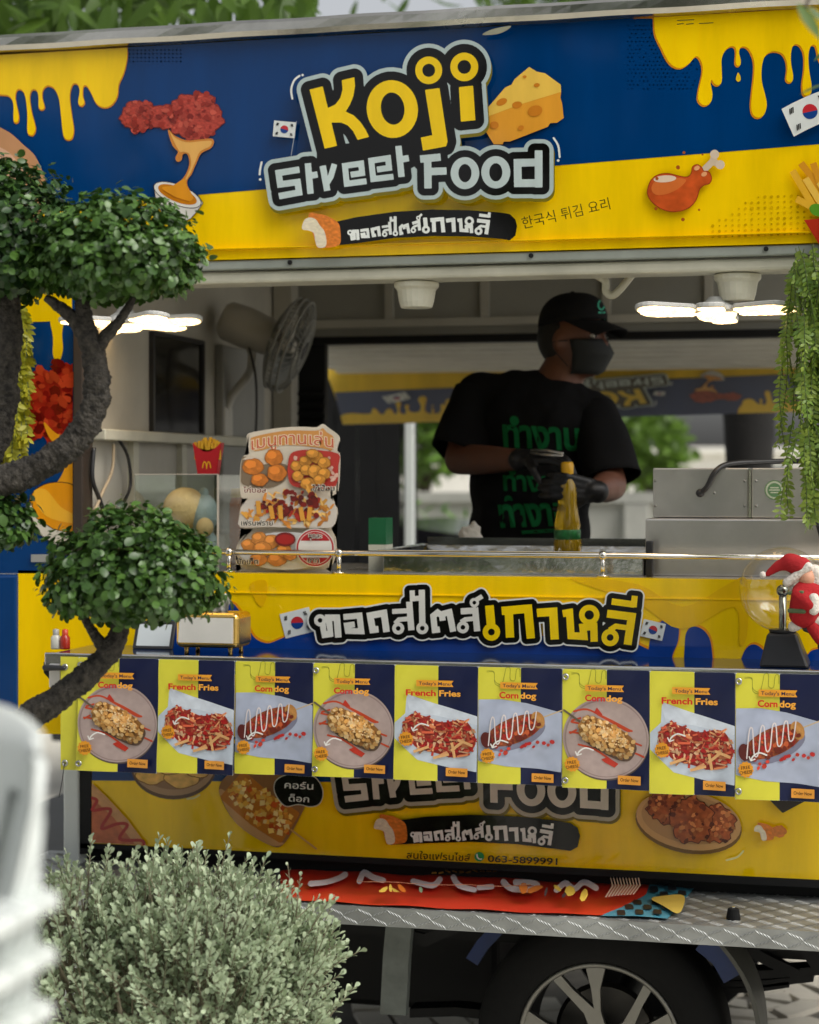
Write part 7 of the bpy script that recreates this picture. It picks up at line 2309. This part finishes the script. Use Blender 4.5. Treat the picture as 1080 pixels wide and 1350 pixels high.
offv = max((Mr @ Vector((sx * 0.225, 0.30, 0)) for sx in (-1, 1)), key=lambda q: q.dot(RIGHT))
base = Vector((edge.x - offv.x, edge.y - offv.y, 0))
words_n = ['topmost',  'second from the top', 'third from the top', 'fourth from the top', 'fifth from the top', 'sixth from the top', 'seventh from the top', 'eighth from the top', 'ninth from the top', 'fifth from the ground', 'fourth from the ground', 'third from the ground', 'second from the ground', 'lowest']
for i in range(NCH):
    c = ch if i == 0 else copytree(ch)
    k = NCH - 1 - i
    c.location = base + Vector((0, 0, dzc * k)) + (Mr @ Vector((0, -0.06 * dzc * i, 0)))
    c.rotation_euler = (0, 0, rot)
    tag(c, 'white plastic armchair, ' + words_n[i] + ' in the near stack', 'chair', 'stacked white plastic chairs')
# ------------------------------------------------------------------ ground and surroundings
M_GRND = mat('concrete_ground', srgb(196, 192, 180), 0.85, var=0.18, scale=3, bump=0.15, bscale=30)
g = MB()
g.add([(-150, -150, 0), (150, -150, 0), (150, 150, 0), (-150, 150, 0)], [(0, 1, 2, 3)])
tag(g.build('ground', M_GRND), kind='structure')
pave = MB().box(-3.0, 4.0, 0.2, 6.6, 0.003, 0.006).build('pavement', mat('dark_joint', srgb(84, 80, 72), 0.95, var=0.3), None)
tag(pave, kind='structure')
M_PAV = mat('pale_paver', srgb(176, 170, 156), 0.8, var=0.14, scale=6, bump=0.2, bscale=40)
# fan-laid pavers in rings round two centres, only where the view under the truck reaches
done = []
def fan_pavers(cx, cy, rmin, rmax, a0, a1, test):
    r_ = rmin
    while r_ < rmax:
        w = 0.115
        n = max(6, int(2 * math.pi * r_ / 0.16))
        for k in range(n):
            a = 2 * math.pi * k / n + r_ * 3.1
            x, y = cx + (r_ + w / 2) * math.cos(a), cy + (r_ + w / 2) * math.sin(a)
            if not test(x, y): continue
            da = 2 * math.pi / n * 0.5 - 0.006 / max(r_, 0.1)
            P = [(r_ + 0.006, a - da), (r_ + 0.006, a + da), (r_ + w - 0.006, a + da), (r_ + w - 0.006, a - da)]
            q = [(cx + rr_ * math.cos(t), cy + rr_ * math.sin(t)) for rr_, t in P]
            h = 0.022 + random.uniform(-0.003, 0.003)
            i_ = 0.006
            c_ = (x, y)
            top = [(p[0] + (c_[0] - p[0]) * 0.06, p[1] + (c_[1] - p[1]) * 0.06, h) for p in q]
            bot = [(p[0], p[1], 0.0065) for p in q]
            MB().add(bot + top, [(4, 5, 6, 7), (0, 1, 5, 4), (1, 2, 6, 5), (2, 3, 7, 6), (3, 0, 4, 7)]).build('paver', M_PAV, pave)
        r_ += w
def seen(x, y):
    q = Vector((x, y, 0)) - CAM
    f_ = q.dot(FWD)
    u = 540 + FPX * q.dot(RIGHT) / f_
    v = HORIZON + FPX * CAM.z / f_
    return (470 < u < 1100 and 1262 < v < 1375) and not (700 < u < 900 and v < 1330)
cA = atz(985, 1322, 0)
fan_pavers(cA.x, cA.y, 0.05, 2.6, 0, 6.3, seen)

# low wall, white building, gate, trees behind the truck
def building():
    M_W = mat('white_render', srgb(236, 234, 226), 0.8, var=0.06, scale=2)
    e = thing('white_building', 'bright white building seen through the rear hatch', 'building', (2.0, 30, 0))
    Y_ = 30.0
    MB().box(-14, 14, Y_, Y_ + 3, 0, 2.15).build('wall', M_W, e)
    for x in (-1.6, 0.6, 3.4, 5.2):
        w = MB().box(x, x + 0.9, Y_ - 0.015, Y_ - 0.003, 0.9, 1.9).build('window', mat('grey_pane', srgb(120, 130, 134), 0.15), e)
        MB().box(x - 0.05, x + 0.95, Y_ - 0.05, Y_ - 0.016, 0.82, 0.89).build('sill', M_W, w)
        for s in (x - 0.05, x + 0.9):
            MB().box(s, s + 0.05, Y_ - 0.04, Y_ - 0.016, 0.891, 1.9).build('window_frame', M_W, w)
    MB().box(-14.2, 14.2, Y_ - 0.2, Y_ + 3.2, 2.15, 2.25).build('roof_slab', M_W, e)
building()
bw_ = thing('boundary_wall', 'low pale grey concrete wall behind the truck', 'wall', (1, 8.6, 0))
M_CON = mat('pale_concrete', srgb(176, 176, 168), 0.85, var=0.15, scale=3, bump=0.1)
MB().box(-6, 9, 8.6, 8.75, 0, 1.56).build('wall_panel', M_CON, bw_)
MB().box(-6, 9, 8.56, 8.79, 1.56, 1.63).build('coping', M_CON, bw_)
for x in (-0.62, 1.6, 3.8):
    MB().box(x, x + 0.16, 8.5, 8.6, 0, 1.55).build('pier', M_CON, bw_)
po = thing('white_post', 'slim white post standing behind the cook beside the dark gate', 'post', tuple(Vector(at(539, 700, 4.2).xy.to_3d())))
p = at(539, 600, 4.2)
MB().box(p.x - 0.02, p.x + 0.02, 4.2, 4.24, 0.03, 2.6).build('post_shaft', M_WHITEPL, po, bevel=0.004)
MB().box(p.x - 0.05, p.x + 0.05, 4.17, 4.27, 0.0, 0.03).build('post_foot', M_WHITEPL, po)
ga = thing('dark_gate', 'black gate of vertical metal boards behind the rear hatch', 'gate', tuple(Vector(at(480, 700, 4.6).xy.to_3d())))
x0, x1 = at(330, 600, 4.6).x, at(531, 600, 4.6).x
k = 0
x = x0
while x < x1 - 0.02:
    MB().box(x, min(x + 0.105, x1), 4.6 + 0.006 * (k % 2), 4.63, 0.05, 2.4).build('board', M_DARK, ga)
    x += 0.112; k += 1
MB().box(x0, x1, 4.632, 4.67, 0.4, 0.46).build('gate_rail', M_DARK, ga)
MB().box(x0, x1, 4.632, 4.67, 2.0, 2.06).build('gate_rail', M_DARK, ga)
for xx in (x0 - 0.06, x1 + 0.001):
    MB().box(xx, xx + 0.055, 4.6, 4.67, 0.0, 2.45).build('gate_post', M_DARK, ga)
# dark car
cx_ = at(560, 690, 5.6).x
car = thing('black_car', 'black parked car, only its roof showing beyond the counter', 'car', (cx_, 5.6, 0))
M_CAR = mat('black_car_paint', (0.012, 0.012, 0.014), 0.2, var=0.1, coat=0.6)
prof = [(-1.9, 0.32), (1.9, 0.32), (1.95, 0.7), (1.85, 0.88), (1.1, 0.98), (0.55, 1.42), (-0.1, 1.5), (-0.9, 1.46), (-1.55, 1.05), (-1.9, 0.98), (-1.95, 0.6)]
bmprism('body', prof, lambda p: (cx_ + p[0], 4.95, p[1]), lambda p: (cx_ + p[0], 6.55, p[1]), M_CAR, car)
M_CG = mat('car_glass', (0.02, 0.025, 0.03), 0.05)
for q in ([(0.95, 1.0), (0.5, 1.36), (-0.15, 1.43), (-0.15, 1.0)], [(-0.25, 1.0), (-0.25, 1.42), (-0.85, 1.39), (-1.35, 1.05)]):
    bmprism('window', q, lambda p: (cx_ + p[0], 4.944, p[1]), lambda p: (cx_ + p[0], 4.949, p[1]), M_CG, car)
for sx in (-1.25, 1.25):
    for y in (4.94, 6.36):
        MB().lathe([(0.001, 0.0), (0.2, 0.0), (0.32, 0.01), (0.32, 0.2), (0.001, 0.2)], (cx_ + sx, y, 0.32), (0, 1, 0), 26).build('wheel', M_RUBBER, car)
# trees
M_FARL = leafmat('street_leaf', (0.05, 0.11, 0.015), (0.15, 0.26, 0.04), rough=0.42, trans=0.5)
M_BRK = mat('street_bark', srgb(70, 60, 50), 0.9, var=0.4, scale=20, bump=0.6, bscale=30)
def tree(label, x, y, h, crowns, n, size, seed, kind='lance', trunk_r=0.16, m=None, extra=None):
    rg = np.random.default_rng(seed)
    e = thing('street_tree', label, 'tree', (x, y, 0), 'trees around the truck')
    MB().tube(catmull([(x, y, 0), (x + 0.05, y, h * 0.3), (x - 0.04, y + 0.03, h * 0.6), (x + 0.08, y, h)], False, 4), [trunk_r * (1 - 0.05 * i) for i in range(13)], 12).build('trunk', M_BRK, e, smooth=True)
    C, S = [], []
    for (cx, cy_, cz, rx, ry, rz) in crowns:
        kk = int(n * rx * ry / sum(q[3] * q[4] for q in crowns))
        d = rg.normal(0, 1, (kk, 3)); d /= np.linalg.norm(d, axis=1)[:, None]
        rd = rg.uniform(0.3, 1, kk) ** 0.5
        lump = np.array([1 + 0.28 * noise.noise(Vector(q * 2.3 + seed)) for q in d])
        C.append(np.array([cx, cy_, cz]) + d * np.array([rx, ry, rz]) * (rd * lump)[:, None])
        MB().tube(catmull([(x + 0.05, y, h * 0.85), ((x + cx) / 2, (y + cy_) / 2, (h + cz) / 2), (cx, cy_, cz), (cx + rx * 0.5, cy_ + ry * 0.2, cz + rz * 0.4)], False, 4), [trunk_r * q for q in np.linspace(0.6, 0.12, 13)], 8).build('limb', M_BRK, e, smooth=True)
    C = np.concatenate(C)
    N = rg.normal(0, 0.5, (len(C), 3)); N[:, 2] += 0.8
    T, Bv, NN = frames(N / np.linalg.norm(N, axis=1)[:, None], rg, jitter=0.4, droop=1.1)
    leafmesh('crown', C, T, Bv, NN, rg.uniform(size[0], size[1], len(C)), kind, m or M_FARL, e, rg=rg)
    return e
# the tree over the truck: long drooping leaves show above the roof at the left
t1 = tree('leafy tree overhanging the roof of the truck with long drooping leaves', -5.4, 4.6, 3.4, [(-3.2, 1.6, 4.9, 2.0, 1.5, 1.2), (2.9, -0.2, 5.3, 1.1, 0.7, 0.5)], 5200, (0.14, 0.26), 21)
rg = np.random.default_rng(5)
n = 285
us = rg.uniform(-30, 420, n); ys = rg.uniform(1.9, 3.0, n)
vmax = np.interp(us, [-30, 60, 150, 250, 330, 400, 420], [52, 48, 44, 40, 34, 30, 10])
vs_ = vmax - np.abs(rg.normal(0, 1, n)) * 26
C = np.array([tuple(at(u, v - 24, y)) for u, v, y in zip(us, vs_, ys)])
N = rg.normal(0, 0.6, (n, 3)); N[:, 1] -= 0.6; N[:, 2] += 0.3
T, Bv, NN = frames(N / np.linalg.norm(N, axis=1)[:, None], rg, jitter=0.25, droop=2.6)
leafobjs(C, T, Bv, NN, rg.uniform(0.12, 0.21, n), 'lance', M_FARL, [c for c in t1.children if c.name.startswith('crown')][0])
n = 420
us = rg.uniform(-60, 430, n); ys = rg.uniform(2.2, 3.6, n)
vs_ = np.interp(us, [-60, 150, 330, 430], [34, 26, 8, -30]) - np.abs(rg.normal(0, 1, n)) * 40
C = np.array([tuple(at(u, v - 24, y)) for u, v, y in zip(us, vs_, ys)])
N = rg.normal(0, 0.6, (n, 3)); N[:, 1] -= 0.3; N[:, 2] += 0.5
T, Bv, NN = frames(N / np.linalg.norm(N, axis=1)[:, None], rg, jitter=0.25, droop=2.2)
leafmesh('foliage', C, T, Bv, NN, rg.uniform(0.10, 0.18, n), 'lance', M_FARL, t1, rg=rg)
tree('distant green tree rising above the middle of the truck roof', 0.6, 15, 6.0, [(0.3, 15, 8.2, 2.6, 2, 1.9), (2.6, 15.5, 7.6, 2.0, 2, 1.6), (-1.5, 15.5, 7.4, 1.8, 2, 1.3), (5.2, 15.2, 7.4, 2.2, 2, 1.5)], 12000, (0.16, 0.3), 22, 'oval')
tree('bushy tree seen through the rear hatch behind the low wall', at(850, 600, 10.5).x, 10.5, 1.7, [(at(848, 600, 10.5).x, 10.5, 2.0, 0.36, 0.4, 0.35)], 700, (0.09, 0.16), 23, 'oval', 0.05)
tree('dark green tree beyond the low wall next to the white post', at(556, 600, 11).x, 11, 1.8, [(at(560, 600, 11).x, 11, 2.1, 0.42, 0.5, 0.42), (at(500, 600, 11).x, 11.3, 2.4, 0.6, 0.6, 0.7)], 1800, (0.09, 0.16), 24, 'oval', 0.07)
# forked dark trunk outside the hatch
q = at(988, 600, 5.2)
tk = thing('street_tree', 'dark thick forked tree trunk outside the rear hatch', 'tree', (q.x, 5.2, 0), 'trees around the truck')
MB().tube(catmull([(q.x, 5.2, 0), (q.x, 5.2, 0.8), (q.x, 5.2, 1.55), (q.x, 5.2, 1.9), (q.x, 5.2, 2.3)], False, 4), [0.16, .15, .14, .13, .12, .11, .105, .105, .105, .11, .115, .12, .125, .13, .14, .15, .16], 14).build('trunk', mat('dark_bark', (0.012, 0.011, 0.010), 0.9, var=0.4, bump=0.5), tk, smooth=True)
for s in (-1, 1):
    MB().tube(catmull([(q.x + 0.05 * s, 5.2, 2.2), (q.x + 0.25 * s, 5.2, 2.9), (q.x + 0.5 * s, 5.3, 3.8)], False, 4), [0.11, .1, .1, .09, .08, .07, .06, .05, .04], 10).build('limb', bpy.data.materials['dark_bark'], tk, smooth=True)
C = np.array([q.x, 5.3, 4.3]) + np.random.default_rng(8).normal(0, 1, (2600, 3)) * np.array([0.8, 0.6, 0.4])
rg = np.random.default_rng(9)
N = rg.normal(0, 0.5, (len(C), 3)); N[:, 2] += 0.8
T, Bv, NN = frames(N / np.linalg.norm(N, axis=1)[:, None], rg, jitter=0.4, droop=1.0)
leafmesh('crown', C, T, Bv, NN, rg.uniform(0.1, 0.2, len(C)), 'lance', M_FARL, tk, rg=rg)
# low plant by the wall
q = at(556, 690, 7.8)
lp_ = thing('leafy_plant', 'bright green leafy plant in front of the low concrete wall', 'plant', (q.x, 7.8, 0))
rg = np.random.default_rng(31)
n = 420
C = np.array([q.x, 7.8, 1.1]) + rg.normal(0, 1, (n, 3)) * np.array([0.10, 0.1, 0.22])
N = rg.normal(0, 0.5, (n, 3)); N[:, 2] += 0.6
T, Bv, NN = frames(N / np.linalg.norm(N, axis=1)[:, None], rg, jitter=0.4)
leafmesh('foliage', C, T, Bv, NN, rg.uniform(0.08, 0.16, n), 'lance', leafmat('bright_leaf', (0.08, 0.2, 0.02), (0.16, 0.32, 0.04)), lp_, rg=rg)
MB().tube([(q.x, 7.8, 0), (q.x + 0.02, 7.8, 0.6), (q.x, 7.8, 1.1)], [0.02, 0.015, 0.008], 7).build('stem', M_BRK, lp_)
# trees across the lane behind the viewer (they show in the glossy sign and shade the front)
tree('low broad tree across the lane, mirrored in the glossy sign', -5.6, -10.2, 2.4, [(-6.1, -10.2, 3.5, 1.6, 1.2, 1.3), (-4.4, -10.4, 3.0, 1.0, 1.0, 1.2)], 2600, (0.25, 0.45), 41, 'oval', 0.2)
tree('tall tree across the lane, mirrored beside the cheese', -0.6, -10.5, 3.0, [(-0.7, -10.5, 5.2, 1.25, 1.4, 2.9), (0.9, -11, 5.6, 1.6, 1.6, 2.9)], 4200, (0.3, 0.5), 42, 'oval', 0.2)
tree('tall tree across the lane with spreading crown', 4.5, -10.5, 3.4, [(4.2, -10.5, 5.4, 2.4, 2.0, 2.8)], 4200, (0.3, 0.5), 43, 'oval', 0.22)
# a drooping twig of the same tree in front of the sign at the right
tw_ = MB().tube(catmull([(2.6, -0.4, 5.0), tuple(att(1130, -260, 3.0)), tuple(att(1085, -60, 2.95)), tuple(att(1062, 10, 2.9))], False, 5), [0.012] * 6 + [0.006] * 6 + [0.003] * 4, 6).build('limb', M_BRK, t1)
rg = np.random.default_rng(55)
C = np.array([tuple(att(u, v, 2.9 + 0.1 * k)) for k, (u, v) in enumerate([(1052, 4), (1066, 8), (1078, 0), (1046, -6), (1090, 20), (1084, 96), (1094, 108), (1060, -20), (1098, 60)])])
N = np.tile(np.array([[0.2, -0.7, 0.6]]), (len(C), 1))
T, Bv, NN = frames(N, rg, jitter=0.3, droop=2.0)
leafobjs(C, T, Bv, NN, rg.uniform(0.04, 0.07, len(C)), 'lance', M_FARL, tw_)
added_road = MB().box(-60, 60, -40, -6.5, 0.001, 0.004).build('added_road', mat('asphalt', (0.05, 0.05, 0.05), 0.85, var=0.2, scale=4, bump=0.2))  # dark lane added out of view to cut bright ground reflections
tag(added_road, kind='structure')
hd_ = thing('added_hedge', 'unseen hedge added behind the viewer to darken reflections in the signs', 'hedge', (0, -14, 0))  # added out of view to block the bright horizon mirrored in the signs
rg = np.random.default_rng(77)
n = 5000
C = np.stack([rg.uniform(-14, 12, n), rg.uniform(-14.5, -13.4, n), rg.uniform(0.05, 1.9, n)], 1)
N = rg.normal(0, 0.6, (n, 3)); N[:, 1] += 0.6
T, Bv, NN = frames(N / np.linalg.norm(N, axis=1)[:, None], rg, jitter=0.4)
leafmesh('foliage', C, T, Bv, NN, rg.uniform(0.2, 0.34, n), 'oval', M_FARL, hd_, rg=rg)
for k in range(13):
    MB().tube([(-13 + 2 * k, -14, 0), (-13 + 2 * k, -14, 1.2)], [0.05, 0.02], 7).build('stem', M_BRK, hd_)
for o in bpy.data.objects:
    if '_base' in o.keys(): del o['_base']
